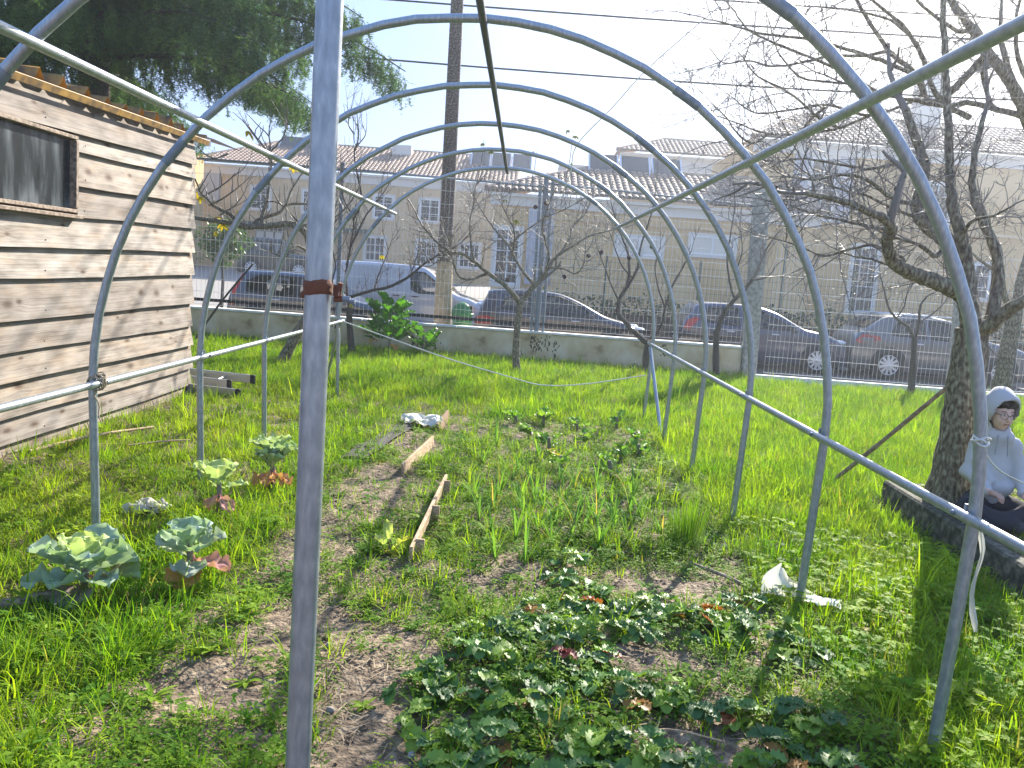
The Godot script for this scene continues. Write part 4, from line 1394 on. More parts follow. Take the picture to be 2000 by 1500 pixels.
	for k in 3400:
		var x := rr(0.8, 16.0)
		var top := 1.15 + 0.3 * patch.get_noise_2d(x * 0.8, 5.0) + 0.12 * patch.get_noise_2d(x * 4.0, 9.0)
		var y := lerpf(0.35, top, sqrt(rng.randf()))
		xf.append(Transform3D(Basis(Vector3.UP, rr(0, TAU)) * Basis(Vector3.RIGHT, rr(-1.2, 1.2)) * Basis.from_scale(Vector3.ONE * rr(0.7, 1.5)), P(x, y, 24.45 + rng.randfn(0, 0.12))))
		cl.append(Color(0.03, 0.06, 0.03).lerp(Color(0.06, 0.1, 0.035), rng.randf()))
	lf.surface_set_material(0, M.leaf_gloss)
	tag(scatter("ivy_hedge", lf, xf, cl), "dark ivy spilling over the wall across the street", "ivy", "", "stuff")
	# young orange tree in front of the far house
	t = thing("round_tree", "small round leafy tree beside the shed's far corner", "tree", P(-9.2, 0.0, 27))
	mb = MB.new()
	mb.tube(PackedVector3Array([P(-9.2, -0.3, 27), P(-9.18, 0.7, 27), P(-9.22, 1.5, 27)]), PackedFloat32Array([0.06, 0.05, 0.03]), 8)
	put("trunk", mb, M.bark_dark, t)
	xf = []
	cl = []
	for k in 1500:
		var u := Vector3(rng.randfn(), rng.randfn(), rng.randfn()).normalized() * pow(rng.randf(), 0.45)
		var p := P(-9.2, 1.95, 27) + u * Vector3(0.82, 0.72, 0.82) * (1.0 + 0.25 * sin(u.x * 9.0 + u.y * 7.0))
		xf.append(Transform3D(Basis(Vector3.UP, rr(0, TAU)) * Basis(Vector3.RIGHT, rr(-1.3, 1.3)) * Basis.from_scale(Vector3.ONE * rr(0.8, 1.5)), p - t.position))
		cl.append(Color(0.035, 0.085, 0.025).lerp(Color(0.09, 0.15, 0.03), rng.randf()))
	scatter("crown", lf, xf, cl, t)


# a simple pointed leaf in the xz plane, stalk at the origin, tip towards -z, folded and bent
func leaf_mesh(len_: float, wid: float, fold: float, bend: float, segs := 4) -> ArrayMesh:
	var mb := MB.new()
	leaf_into(mb, Transform3D.IDENTITY, len_, wid, fold, bend, segs)
	return mb.mesh()


func leaf_into(mb: MB, xf: Transform3D, len_: float, wid: float, fold: float, bend: float, segs := 4) -> void:
	var pts := PackedVector3Array()
	for i in segs + 1:
		var u := float(i) / segs
		var w := wid * 0.5 * pow(sin(PI * clampf(u * 0.94 + 0.03, 0.0, 1.0)), 0.8)
		var y := -bend * len_ * u * u
		for s in [-1.0, 0.0, 1.0]:
			pts.push_back(xf * Vector3(s * w, y + absf(s) * w * fold, -len_ * u))
	mb.grid(pts, segs + 1, 3)


# ---------------------------------------------------------------- fences, pole and cables
func mesh_panel(parent: Node, x0: float, x1: float, d: float, y0: float, y1: float, gap: float, rowgap: float, r: float) -> void:
	var mb := MB.new()
	var n := int((x1 - x0) / gap)
	for k in n + 1:
		var x := x0 + (x1 - x0) * k / n
		mb.rod(P(x + rr(-0.004, 0.004), y0, d), P(x + rr(-0.006, 0.006), y1, d + rr(-0.01, 0.01)), r, 4, -1.0, false)
	var rows := int((y1 - y0) / rowgap)
	for k in rows + 1:
		var y := y0 + (y1 - y0) * k / rows
		mb.rod(P(x0, y + rr(-0.006, 0.006), d - 0.005), P(x1, y + rr(-0.006, 0.006), d - 0.005), r * 1.3, 4, -1.0, false)
	tag(put("wire_mesh", mb, M.wire, parent), "", "", "", "stuff")


func fences() -> void:
	var t := thing("wall_fence", "tall wire mesh fence with steel posts standing on the low wall", "fence", P(-1.0, 0.56, 16.15))
	var xs := [-8.5, -3.24, 0.6, 4.5]
	for k in 3:
		mesh_panel(t, xs[k] + 0.05, xs[k + 1] - 0.05, 16.14, 0.62, 3.28, 0.083, 0.24, 0.0026)
	for k in 3:
		var mb := MB.new()
		mb.bar(P(xs[k], 0.7, 16.16), P(xs[k + 1], 0.7, 16.16), 0.03, 0.06)
		put("bottom_rail", mb, M.car_trim, t)
		mb = MB.new()
		mb.rod(P(xs[k], 3.31, 16.16), P(xs[k + 1], 3.3 - 0.06 * k, 16.16), 0.018, 8)
		put("top_rail", mb, M.dull_galvanised, t)
	for q in [[-3.19, 3.42, 0.042], [-3.33, 3.3, 0.022], [0.6, 3.45, 0.048], [0.72, 3.4, 0.03], [0.5, 3.3, 0.03], [-8.5, 3.4, 0.04]]:
		var mb := MB.new()
		mb.rod(P(q[0], 0.5, 16.17), P(q[0] - 0.03, q[1], 16.17), q[2], 12)
		put("steel_post", mb, M.dull_galvanised, t)
	var mb := MB.new()
	mb.bar(P(4.66, -0.2, 16.1), P(4.55, 3.45, 16.1), 0.28, 0.2, Vector3.BACK, 0.02)
	tag(put("concrete_post", mb, M.post_concrete), "thick grey concrete post at the end of the low wall", "post", "concrete fence posts")
	mb = MB.new()
	mb.bar(P(8.2, -0.1, 15.45), P(8.14, 1.9, 15.45), 0.22, 0.18, Vector3.BACK, 0.02)
	tag(put("concrete_post", mb, M.post_concrete), "shorter concrete fence post behind the trunk of the big bare tree", "post", "concrete fence posts")
	t = thing("kerb_fence", "wire mesh fence on the white kerb in front of the grey car", "fence", P(9, 0.1, 15.42))
	mesh_panel(t, 4.75, 8.05, 15.42, 0.16, 2.5, 0.078, 0.27, 0.003)
	mesh_panel(t, 8.3, 16.0, 15.42, 0.16, 2.5, 0.078, 0.27, 0.003)
	# utility pole
	t = thing("utility_pole", "tall brown utility pole with a pale lower part behind the wall", "pole", P(-1.25, -0.3, 17.0))
	mb = MB.new()
	mb.tube(PackedVector3Array([P(-1.24, -0.3, 17.0), P(-1.27, 0.8, 17.0), P(-1.295, 1.75, 17.0)]), PackedFloat32Array([0.185, 0.175, 0.16]), 20)
	put("lower_shaft", mb, M.pole_pale, t)
	mb = MB.new()
	mb.tube(PackedVector3Array([P(-1.295, 1.74, 17.0), P(-1.33, 4.3, 17.0), P(-1.37, 7.2, 17.0), P(-1.42, 9.0, 17.0)]), PackedFloat32Array([0.15, 0.135, 0.118, 0.105]), 20)
	put("upper_shaft", mb, M.pole_brown, t)
	mb = MB.new()
	mb.bar(P(-2.3, 8.6, 16.9), P(-0.5, 8.62, 16.9), 0.1, 0.1)
	put("crossarm", mb, M.dull_galvanised, t)
	# cables
	var runs := [[-30.0, 7.35, 2.0, 6.62, 34.0, 8.0, 17.12], [-24.0, 6.4, 1.5, 5.51, 30.0, 6.9, 17.14], [-30.0, 8.6, 3.2, 6.95, 40.0, 8.4, 16.8], [-30.0, 9.1, 3.5, 7.25, 40.0, 8.9, 16.6]]
	var where := ["second overhead cable from the top, crossing the first hoop", "lowest overhead cable, crossing between the two nearest full hoops", "thin overhead cable at the very top right of the sky", "uppermost overhead cable, above the bare tree"]
	for k in 4:
		var q: Array = runs[k]
		mb = MB.new()
		var pts := PackedVector3Array()
		for i in 41:
			var u := i / 40.0
			var x := lerpf(q[0], q[4], u)
			var y: float
			if x < q[2]:
				var s: float = (q[2] - x) / (q[2] - q[0])
				y = q[3] + (q[1] - q[3]) * s * s
			else:
				var s: float = (x - q[2]) / (q[4] - q[2])
				y = q[3] + (q[5] - q[3]) * s * s
			pts.push_back(P(x, y, q[6]))
		mb.tube(pts, even(41, 0.017 if k < 2 else 0.013), 6)
		tag(put("overhead_cable", mb, M.cable), where[k], "cable", "overhead cables")


# ---------------------------------------------------------------- cars and bin
func at_prof(prof: Array, x: float) -> float:
	var best := 0.25
	for i in prof.size() - 1:
		var a: Vector2 = prof[i]
		var b: Vector2 = prof[i + 1]
		if x >= minf(a.x, b.x) and x <= maxf(a.x, b.x) and absf(b.x - a.x) > 1e-5:
			best = maxf(best, lerpf(a.y, b.y, (x - a.x) / (b.x - a.x)))
	return best


func car_half(x: float, y: float, L: float, W: float, belt: float, roof: float) -> float:
	var e := absf(x - L / 2) / (L / 2)
	var w := W / 2 * (1.0 - 0.16 * pow(e, 5.0))
	w *= 1.0 - 0.2 * smoothstep(belt - 0.05, roof + 0.05, y) - 0.05 * smoothstep(0.45, 0.15, y)
	return w + 0.02 * exp(-pow((y - belt + 0.12) / 0.1, 2.0))


func car(called: String, label: String, at: Vector3, paint: Material, spec: Dictionary) -> void:
	var t := thing(called, label, "car" if not spec.get("van", false) else "van", at, "cars parked along the street")
	var L: float = spec.L
	var W: float = spec.W
	var belt: float = spec.belt
	var roof: float = spec.roof
	var off := at + Vector3(-L / 2, 0, 0)
	# silhouette, resampled
	var raw: Array = spec.prof
	var sm := PackedVector2Array()
	var c := Curve2D.new()
	for i in raw.size():
		var p: Vector2 = raw[i]
		var tg := Vector2.ZERO
		if i > 0 and i < raw.size() - 1:
			tg = ((raw[i + 1] as Vector2) - (raw[i - 1] as Vector2)) * 0.14
		c.add_point(p, -tg, tg)
	c.bake_interval = 0.05
	sm = c.get_baked_points()
	var prof := []
	for p in sm:
		prof.append(p)
	var pts := PackedVector3Array()
	var K := 24
	for p in sm:
		var x: float = p.x
		var yt: float = p.y
		for j in 2 * K + 1:
			var s := -1.0 if j <= K else 1.0
			var u: float = (j if j <= K else 2 * K - j) / float(K)
			var y: float
			var z: float
			var y0 := minf(0.2, yt)
			var rad := minf(0.16, (yt - y0) * 0.6)
			if u < 0.6:
				y = lerpf(y0, yt - rad, u / 0.6)
				z = car_half(x, y, L, W, belt, roof)
			else:
				var a := (u - 0.6) / 0.4
				var zz := car_half(x, yt - rad, L, W, belt, roof)
				y = yt - rad + rad * sin(minf(1.0, a * 1.6) * PI / 2)
				z = zz - rad * 1.1 * (1.0 - cos(minf(1.0, a * 1.6) * PI / 2))
				if a > 0.5:
					z = lerpf(z, 0.0, smoothstep(0.5, 1.0, a))
			pts.push_back(off + Vector3(x, y, -s * z))
	var mb := MB.new()
	mb.grid(pts, sm.size(), 2 * K + 1)
	# leave the window openings out of the shell
	var keep := PackedInt32Array()
	var polys := []
	for poly: Array in spec.windows:
		polys.append(PackedVector2Array(poly))
	for i in range(0, mb.ix.size(), 3):
		var ctr := (mb.v[mb.ix[i]] + mb.v[mb.ix[i + 1]] + mb.v[mb.ix[i + 2]]) / 3.0 - off
		var open := false
		if absf(ctr.z) > W * 0.25:
			for pg: PackedVector2Array in polys:
				if Geometry2D.is_point_in_polygon(Vector2(ctr.x, ctr.y), pg):
					open = true
		if not open:
			keep.append_array([mb.ix[i], mb.ix[i + 1], mb.ix[i + 2]])
	mb.ix = keep
	put("body", mb, paint, t)
	# cabin floor and seats seen through the glass
	mb = MB.new()
	mb.box(off + Vector3(L * 0.42, belt * 0.72, 0), Vector3(L * 0.62, 0.06, W * 0.86))
	put("cabin_floor", mb, M.seat, t)
	var rows := [0.36, 0.56] if not spec.get("van", false) else [0.56]
	for rx: float in rows:
		for s in [-1.0, 1.0]:
			mb = MB.new()
			var sc0 := off + Vector3(L * rx, belt * 0.8, s * W * 0.21)
			mb.box(sc0 + Vector3(-0.08, 0.16, 0), Vector3(0.13, 0.44, 0.44), Basis(Vector3.BACK, 0.2), 0.05)
			mb.box(sc0 + Vector3(-0.16, 0.46, 0), Vector3(0.1, 0.17, 0.24), Basis(Vector3.BACK, 0.15), 0.04)
			mb.box(sc0 + Vector3(0.14, -0.02, 0), Vector3(0.42, 0.12, 0.44), Basis.IDENTITY, 0.04)
			tag(put("seat", mb, M.seat, t), "", "", "", "stuff")
	if spec.get("van", false):
		mb = MB.new()
		mb.box(off + Vector3(L * 0.47, 1.15, 0), Vector3(0.05, 1.3, W * 0.76))
		put("bulkhead", mb, M.car_trim, t)
	mb = MB.new()
	mb.box(off + Vector3(L / 2, 0.24, 0), Vector3(L * 0.93, 0.2, W * 0.9), Basis.IDENTITY, 0.05)
	put("sill", mb, M.car_trim, t)
	# side windows on both sides
	for poly: Array in spec.windows:
		for s in [1.0, -1.0]:
			mb = MB.new()
			var pp := PackedVector2Array()
			for i in poly.size():
				var a: Vector2 = poly[i]
				var b: Vector2 = poly[(i + 1) % poly.size()]
				for k in 4:
					pp.push_back(a.lerp(b, k / 4.0))
			var ids := Geometry2D.triangulate_polygon(pp)
			for i in range(0, ids.size(), 3):
				var q: Array[Vector3] = []
				for k in 3:
					var w2: Vector2 = pp[ids[i + k]]
					q.append(off + Vector3(w2.x, w2.y, s * (car_half(w2.x, w2.y, L, W, belt, roof) + 0.006)))
				if (q[1] - q[0]).cross(q[2] - q[0]).z * s > 0:
					mb.tri(q[0], q[1], q[2])
				else:
					mb.tri(q[0], q[2], q[1])
			var pane_ := put("side_window", mb, M.car_glass, t)
			mb = MB.new()
			var rim_ := PackedVector3Array()
			for i in pp.size() + 1:
				var w3: Vector2 = pp[i % pp.size()]
				rim_.push_back(off + Vector3(w3.x, w3.y, s * (car_half(w3.x, w3.y, L, W, belt, roof) + 0.004)))
			mb.tube(rim_, even(rim_.size(), 0.022), 5, false)
			put("window_seal", mb, M.car_trim, pane_)
	# front and rear screens
	for sc: Array in spec.screens:
		mb = MB.new()
		var g := PackedVector3Array()
		for i in 7:
			var p: Vector2 = (sc[0] as Vector2).lerp(sc[1], i / 6.0)
			var yt := at_prof(prof, p.x) if absf(sc[1].x - sc[0].x) > 0.25 else p.y
			var outw: float = 0.012
			for k in 7:
				var z := lerpf(-1.0, 1.0, k / 6.0) * (car_half(p.x, yt, L, W, belt, roof) - 0.14)
				g.push_back(off + Vector3(p.x + (0.015 if sc[2] > 0 else -0.015), yt + outw, -z))
		mb.grid(g, 7, 7, sc[2] < 0)
		put("windscreen" if sc[2] > 0 else "rear_window", mb, M.car_window, t)
	# wheels
	var r: float = spec.get("wheel", 0.31)
	for wx: float in spec.wheels:
		for s in [1.0, -1.0]:
			var zc := W / 2 - 0.11
			var ctr := off + Vector3(wx, r, s * zc)
			mb = MB.new()
			mb.lathe(off + Vector3(wx, r + 0.02, s * (W / 2 - 0.25)), Vector3(0, 0, s), [Vector2(r * 1.2, 0.0), Vector2(r * 1.2, 0.262), Vector2(0.01, 0.262)], 28)
			put("wheel_arch", mb, M.car_trim, t)
			mb = MB.new()
			var ax := Vector3(0, 0, s)
			mb.lathe(ctr, ax, [Vector2(r * 0.6, -0.1), Vector2(r * 0.95, -0.1), Vector2(r, -0.06), Vector2(r, 0.09), Vector2(r * 0.96, 0.125), Vector2(r * 0.72, 0.135), Vector2(r * 0.68, 0.11)], 28)
			var wh := put("wheel", mb, M.tyre, t)
			mb = MB.new()
			mb.lathe(ctr, ax, [Vector2(r * 0.7, 0.125), Vector2(r * 0.66, 0.135), Vector2(r * 0.62, 0.11)], 28)
			for k in 11:
				var a := TAU * k / 11.0
				var dv := Vector3(cos(a), sin(a), 0)
				mb.bar(ctr + dv * r * 0.1 + ax * 0.125, ctr + dv * r * 0.67 + ax * 0.12, 0.05 * r / 0.31, 0.02, ax)
			mb.lathe(ctr, ax, [Vector2(r * 0.16, 0.12), Vector2(r * 0.14, 0.145), Vector2(0.002, 0.145)], 14)
			put("rim", mb, M.rim, wh)
	# lamps
	for s in [1.0, -1.0]:
		mb = MB.new()
		var tl: Array = spec.tail
		var ids := Geometry2D.triangulate_polygon(PackedVector2Array(tl))
		for i in range(0, ids.size(), 3):
			var q: Array[Vector3] = []
			for k in 3:
				var w2: Vector2 = tl[ids[i + k]]
				q.append(off + Vector3(w2.x, w2.y, s * (car_half(w2.x, w2.y, L, W, belt, roof) + 0.014)))
			if (q[1] - q[0]).cross(q[2] - q[0]).z * s > 0:
				mb.tri(q[0], q[1], q[2])
			else:
				mb.tri(q[0], q[2], q[1])
		put("tail_lamp", mb, M.tail_red, t)
		mb = MB.new()
		mb.blob(off + Vector3(L - 0.22, belt - 0.2, s * (W / 2 - 0.25)), Vector3(0.2, 0.07, 0.14))
		put("headlamp", mb, M.headlamp, t)
		mb = MB.new()
		mb.box(off + Vector3(spec.mirror, belt + 0.04, s * (W / 2 + 0.05)), Vector3(0.1, 0.13, 0.2), Basis.IDENTITY, 0.04)
		put("mirror", mb, paint if not spec.get("van", false) else M.car_trim, t)
		for hx: float in spec.handles:
			mb = MB.new()
			var hy := belt - 0.1
			mb.box(off + Vector3(hx, hy, s * (car_half(hx, hy, L, W, belt, roof) + 0.015)), Vector3(0.19, 0.03, 0.03), Basis.IDENTITY, 0.01)
			put("door_handle", mb, M.car_trim if spec.get("van", false) else M.panel_edge, t)
		for sx: float in spec.seams:
			mb = MB.new()
			for k in 6:
				var y := lerpf(0.35, belt - 0.02, k / 6.0)
				mb.box(off + Vector3(sx, y + 0.05, s * (car_half(sx, y + 0.05, L, W, belt, roof) + 0.001)), Vector3(0.008, 0.115, 0.008))
			put("door_seam", mb, M.dark_gap, t)
	mb = MB.new()
	mb.box(off + Vector3(-0.01, 0.62 * belt + 0.05, 0), Vector3(0.02, 0.11, 0.5))
	put("number_plate", mb, M.plate, t)
	if spec.get("rails", false):
		for s in [1.0, -1.0]:
			mb = MB.new()
			mb.rod(off + Vector3(0.55, roof + 0.01, s * W * 0.36), off + Vector3(2.4, roof + 0.02, s * W * 0.36), 0.02, 6)
			put("roof_rail", mb, M.panel_edge, t)


func paint(called: String, c: Color) -> StandardMaterial3D:
	var m := mat(called, c, 0.3, 0.2)
	m.clearcoat_enabled = true
	m.clearcoat = 1.0
	m.clearcoat_roughness = 0.04
	return m


func street() -> void:
	var V := func(a: float, b: float) -> Vector2: return Vector2(a, b)
	var hatch := {"L": 3.95, "W": 1.68, "belt": 0.92, "roof": 1.47, "wheels": [0.72, 3.12], "wheel": 0.3, "mirror": 2.55, "handles": [1.2, 2.2], "seams": [1.5, 2.6],
		"prof": [V.call(0.06, 0.24), V.call(0.0, 0.45), V.call(0.02, 0.75), V.call(0.08, 0.95), V.call(0.3, 1.38), V.call(0.48, 1.46), V.call(1.2, 1.48), V.call(1.9, 1.46), V.call(2.3, 1.36), V.call(2.95, 0.98), V.call(3.45, 0.86), V.call(3.82, 0.72), V.call(3.94, 0.52), V.call(3.9, 0.24)],
		"windows": [[V.call(0.5, 0.98), V.call(0.48, 1.2), V.call(0.75, 1.36), V.call(1.1, 1.37), V.call(1.1, 0.94)], [V.call(1.18, 0.94), V.call(1.18, 1.37), V.call(1.62, 1.37), V.call(1.66, 0.94)], [V.call(1.76, 0.94), V.call(1.72, 1.37), V.call(2.0, 1.34), V.call(2.62, 0.98), V.call(2.55, 0.93)]],
		"screens": [[V.call(0.12, 1.0), V.call(0.32, 1.36), -1], [V.call(2.38, 1.3), V.call(2.88, 1.02), 1]],
		"tail": [V.call(0.08, 0.62), V.call(0.2, 0.64), V.call(0.24, 0.95), V.call(0.4, 1.38), V.call(0.33, 1.37), V.call(0.14, 0.95)]}
	car("parked_hatchback", "dark blue small car with tall red rear lamp parked behind the shed corner", P(-4.72, -0.22, 20.9), paint("paint_slate", Color(0.2, 0.23, 0.29)), hatch)
	var van := {"van": true, "L": 4.4, "W": 1.85, "belt": 1.12, "roof": 1.86, "wheels": [0.85, 3.55], "wheel": 0.33, "mirror": 3.1, "handles": [1.9, 2.42], "seams": [2.15, 3.2],
		"prof": [V.call(0.05, 0.25), V.call(0.0, 0.5), V.call(0.02, 1.2), V.call(0.1, 1.74), V.call(0.22, 1.85), V.call(1.2, 1.88), V.call(2.3, 1.86), V.call(2.75, 1.76), V.call(3.45, 1.2), V.call(3.95, 1.04), V.call(4.3, 0.86), V.call(4.4, 0.6), V.call(4.36, 0.25)],
		"windows": [[V.call(2.3, 1.22), V.call(2.26, 1.55), V.call(2.36, 1.68), V.call(2.62, 1.68), V.call(3.3, 1.2), V.call(3.1, 1.12), V.call(2.5, 1.12)]],
		"screens": [[V.call(2.85, 1.66), V.call(3.4, 1.24), 1]],
		"tail": [V.call(0.05, 0.8), V.call(0.14, 0.8), V.call(0.14, 1.4), V.call(0.08, 1.4)]}
	car("parked_van", "silver grey panel van parked behind the fence and kale plant", P(-2.85, -0.22, 24.3), paint("paint_white", Color(0.66, 0.665, 0.69)), van)
	var navy := {"L": 4.1, "W": 1.76, "belt": 0.93, "roof": 1.46, "wheels": [0.75, 3.3], "wheel": 0.31, "mirror": 2.75, "handles": [1.4, 2.4], "seams": [1.65, 2.75],
		"prof": [V.call(0.08, 0.24), V.call(0.0, 0.45), V.call(0.03, 0.72), V.call(0.12, 0.95), V.call(0.3, 1.3), V.call(0.32, 1.4), V.call(0.7, 1.46), V.call(1.4, 1.48), V.call(2.0, 1.44), V.call(2.5, 1.27), V.call(3.1, 0.99), V.call(3.6, 0.87), V.call(3.98, 0.7), V.call(4.1, 0.5), V.call(4.06, 0.24)],
		"windows": [[V.call(0.62, 1.02), V.call(0.72, 1.24), V.call(1.1, 1.36), V.call(1.5, 1.38), V.call(1.55, 0.97)], [V.call(1.68, 0.96), V.call(1.64, 1.38), V.call(2.0, 1.36), V.call(2.4, 1.22), V.call(2.86, 0.98), V.call(2.7, 0.94)]],
		"screens": [[V.call(0.14, 0.98), V.call(0.3, 1.3), -1], [V.call(2.55, 1.24), V.call(3.05, 1.02), 1]],
		"tail": [V.call(0.03, 0.66), V.call(0.1, 0.6), V.call(0.4, 0.62), V.call(0.52, 0.76), V.call(0.3, 0.82), V.call(0.06, 0.78)]}
	car("parked_hatchback", "navy hatchback with red wraparound tail lamp beside the green bin", P(1.22, -0.22, 20.9), paint("paint_navy", Color(0.07, 0.1, 0.2)), navy)
	var blue := {"L": 4.0, "W": 1.74, "belt": 0.96, "roof": 1.5, "wheels": [0.75, 3.25], "wheel": 0.32, "mirror": 2.65, "handles": [1.15, 2.2], "seams": [1.45, 2.6],
		"prof": [V.call(0.08, 0.26), V.call(0.0, 0.5), V.call(0.05, 0.95), V.call(0.2, 1.2), V.call(0.42, 1.46), V.call(1.1, 1.51), V.call(1.8, 1.48), V.call(2.3, 1.34), V.call(2.9, 1.04), V.call(3.45, 0.94), V.call(3.85, 0.78), V.call(4.0, 0.55), V.call(3.95, 0.26)],
		"windows": [[V.call(0.5, 1.06), V.call(0.62, 1.36), V.call(1.3, 1.42), V.call(1.36, 1.0)], [V.call(1.48, 1.0), V.call(1.44, 1.42), V.call(1.85, 1.38), V.call(2.65, 1.02), V.call(2.5, 0.98)]],
		"screens": [[V.call(0.16, 1.16), V.call(0.38, 1.42), -1], [V.call(2.36, 1.3), V.call(2.86, 1.08), 1]],
		"tail": [V.call(0.06, 0.86), V.call(0.2, 0.84), V.call(0.42, 1.1), V.call(0.34, 1.14), V.call(0.14, 1.06)]}
	car("parked_hatchback", "blue hatchback seen through the fence right of the concrete post", P(6.08, -0.22, 21.0), paint("paint_blue", Color(0.13, 0.18, 0.29)), blue)
	var grey := {"L": 4.4, "W": 1.82, "belt": 0.98, "roof": 1.52, "rails": true, "wheels": [0.85, 3.5], "wheel": 0.34, "mirror": 2.95, "handles": [1.5, 2.5], "seams": [1.8, 2.9],
		"prof": [V.call(0.08, 0.28), V.call(0.0, 0.5), V.call(0.04, 0.9), V.call(0.25, 1.12), V.call(0.75, 1.46), V.call(1.4, 1.54), V.call(2.1, 1.5), V.call(2.6, 1.36), V.call(3.2, 1.06), V.call(3.8, 0.96), V.call(4.25, 0.8), V.call(4.4, 0.55), V.call(4.34, 0.28)],
		"windows": [[V.call(0.85, 1.06), V.call(1.0, 1.36), V.call(1.6, 1.43), V.call(1.66, 1.02)], [V.call(1.78, 1.02), V.call(1.74, 1.43), V.call(2.15, 1.4), V.call(2.95, 1.06), V.call(2.8, 1.0)]],
		"screens": [[V.call(0.32, 1.16), V.call(0.7, 1.42), -1], [V.call(2.66, 1.32), V.call(3.16, 1.1), 1]],
		"tail": [V.call(0.04, 0.86), V.call(0.12, 0.8), V.call(0.62, 0.9), V.call(0.56, 1.0), V.call(0.2, 1.02)]}
	car("parked_estate", "grey car with red tail lamp parked at the far right", P(10.35, -0.22, 21.0), paint("paint_grey", Color(0.3, 0.31, 0.33)), grey)
	var jeep := {"L": 3.9, "W": 1.7, "belt": 1.15, "roof": 1.8, "wheels": [0.75, 3.0], "wheel": 0.4, "mirror": 2.5, "handles": [1.9], "seams": [1.4, 2.5],
		"prof": [V.call(0.04, 0.35), V.call(0.0, 0.6), V.call(0.02, 1.15), V.call(0.12, 1.75), V.call(0.3, 1.8), V.call(2.1, 1.8), V.call(2.5, 1.2), V.call(3.5, 1.12), V.call(3.86, 1.0), V.call(3.9, 0.5), V.call(3.85, 0.35)],
		"windows": [[V.call(0.3, 1.22), V.call(0.3, 1.66), V.call(1.2, 1.66), V.call(1.2, 1.22)], [V.call(1.35, 1.22), V.call(1.35, 1.66), V.call(2.05, 1.66), V.call(2.32, 1.22)]],
		"screens": [[V.call(2.18, 1.7), V.call(2.46, 1.26), 1]],
		"tail": [V.call(0.0, 0.85), V.call(0.12, 0.85), V.call(0.12, 1.1), V.call(0.02, 1.1)]}
	car("parked_jeep", "dark green off-road car far off below the cream house", P(-11.3, 0.62, 41.0), paint("paint_green", Color(0.08, 0.14, 0.12)), jeep)
	# litter bin on the pavement
	var t := thing("litter_bin", "green plastic street litter bin with hooded lid by the utility pole", "bin", P(-0.86, 0.2, 16.75))
	var mb := MB.new()
	mb.lathe(P(-0.86, 0.28, 16.75), Vector3.UP, [Vector2(0.001, 0.0), Vector2(0.15, 0.0), Vector2(0.165, 0.02), Vector2(0.19, 0.45), Vector2(0.2, 0.46), Vector2(0.2, 0.49), Vector2(0.17, 0.49)], 24)
	put("body", mb, M.bin_green, t)
	mb = MB.new()
	var g := PackedVector3Array()
	for i in 9:
		var la := PI / 2 * i / 8.0
		for k in 25:
			var a := -2.55 + 5.1 * k / 24.0 + PI
			g.push_back(P(-0.86 + 0.215 * cos(la) * cos(a), 0.77 + 0.22 * sin(la), 16.75 + 0.215 * cos(la) * sin(a)))
	mb.grid(g, 9, 25, true)
	mb.lathe(P(-0.86, 0.74, 16.75), Vector3.UP, [Vector2(0.2, 0.0), Vector2(0.225, 0.005), Vector2(0.225, 0.035), Vector2(0.2, 0.04)], 24)
	put("lid", mb, M.bin_green, t)
	mb = MB.new()
	mb.box(P(-0.72, 0.86, 16.75), Vector3(0.1, 0.13, 0.2))
	put("opening", mb, M.dark_gap, t)
	mb = MB.new()
	mb.rod(P(-0.86, -0.2, 16.86), P(-0.86, 0.7, 16.86), 0.03, 8)
	put("stand", mb, M.dull_galvanised, t)


# ---------------------------------------------------------------- trees
func ctl_of(l: Array) -> Array:
	var out := []
	for q in l:
		out.append(P(q[0], q[1], q[2]))
	return out


func twig(mb: MB, a: Vector3, dir: Vector3, len_: float, r: float, up: float, depth: int, spur: float) -> void:
	var n := 5
	var pts := PackedVector3Array()
	var rad := PackedFloat32Array()
	var p := a
	var d := dir.normalized()
	for i in n + 1:
		pts.push_back(p)
		rad.push_back(lerpf(r, r * 0.4, float(i) / n))
		d = (d + Vector3(rng.randfn(0, 0.13), up * 0.16 + rng.randfn(0, 0.1), rng.randfn(0, 0.13))).normalized()
		p += d * len_ / n
	mb.tube(pts, rad, 5 if r > 0.004 else 4, false)
	if depth > 0:
		for k in rng.randi_range(2, 4):
			var i := rng.randi_range(1, n - 1)
			var tg := (pts[i + 1] - pts[i]).normalized()
			var sd := tg.cross(Vector3(rng.randfn(), rng.randfn(), rng.randfn())).normalized()
			twig(mb, pts[i], tg * 0.6 + sd * 0.8 + Vector3(0, up * 0.3, 0), len_ * rr(0.3, 0.6), r * 0.6, up, depth - 1, spur)
	if spur > 0.0:
		for k in int(len_ / 0.09):
			if rng.randf() < spur:
				var u := rr(0.1, 0.95) * n
				var i := mini(int(u), n - 1)
				var q := pts[i].lerp(pts[i + 1], u - i)
				var sd := (pts[i + 1] - pts[i]).cross(Vector3(rng.randfn(), rng.randfn(), rng.randfn())).normalized()
				mb.rod(q, q + (sd + (pts[i + 1] - pts[i]).normalized() * 0.6) * rr(0.012, 0.035), r * 0.6, 3, r * 0.7, false)


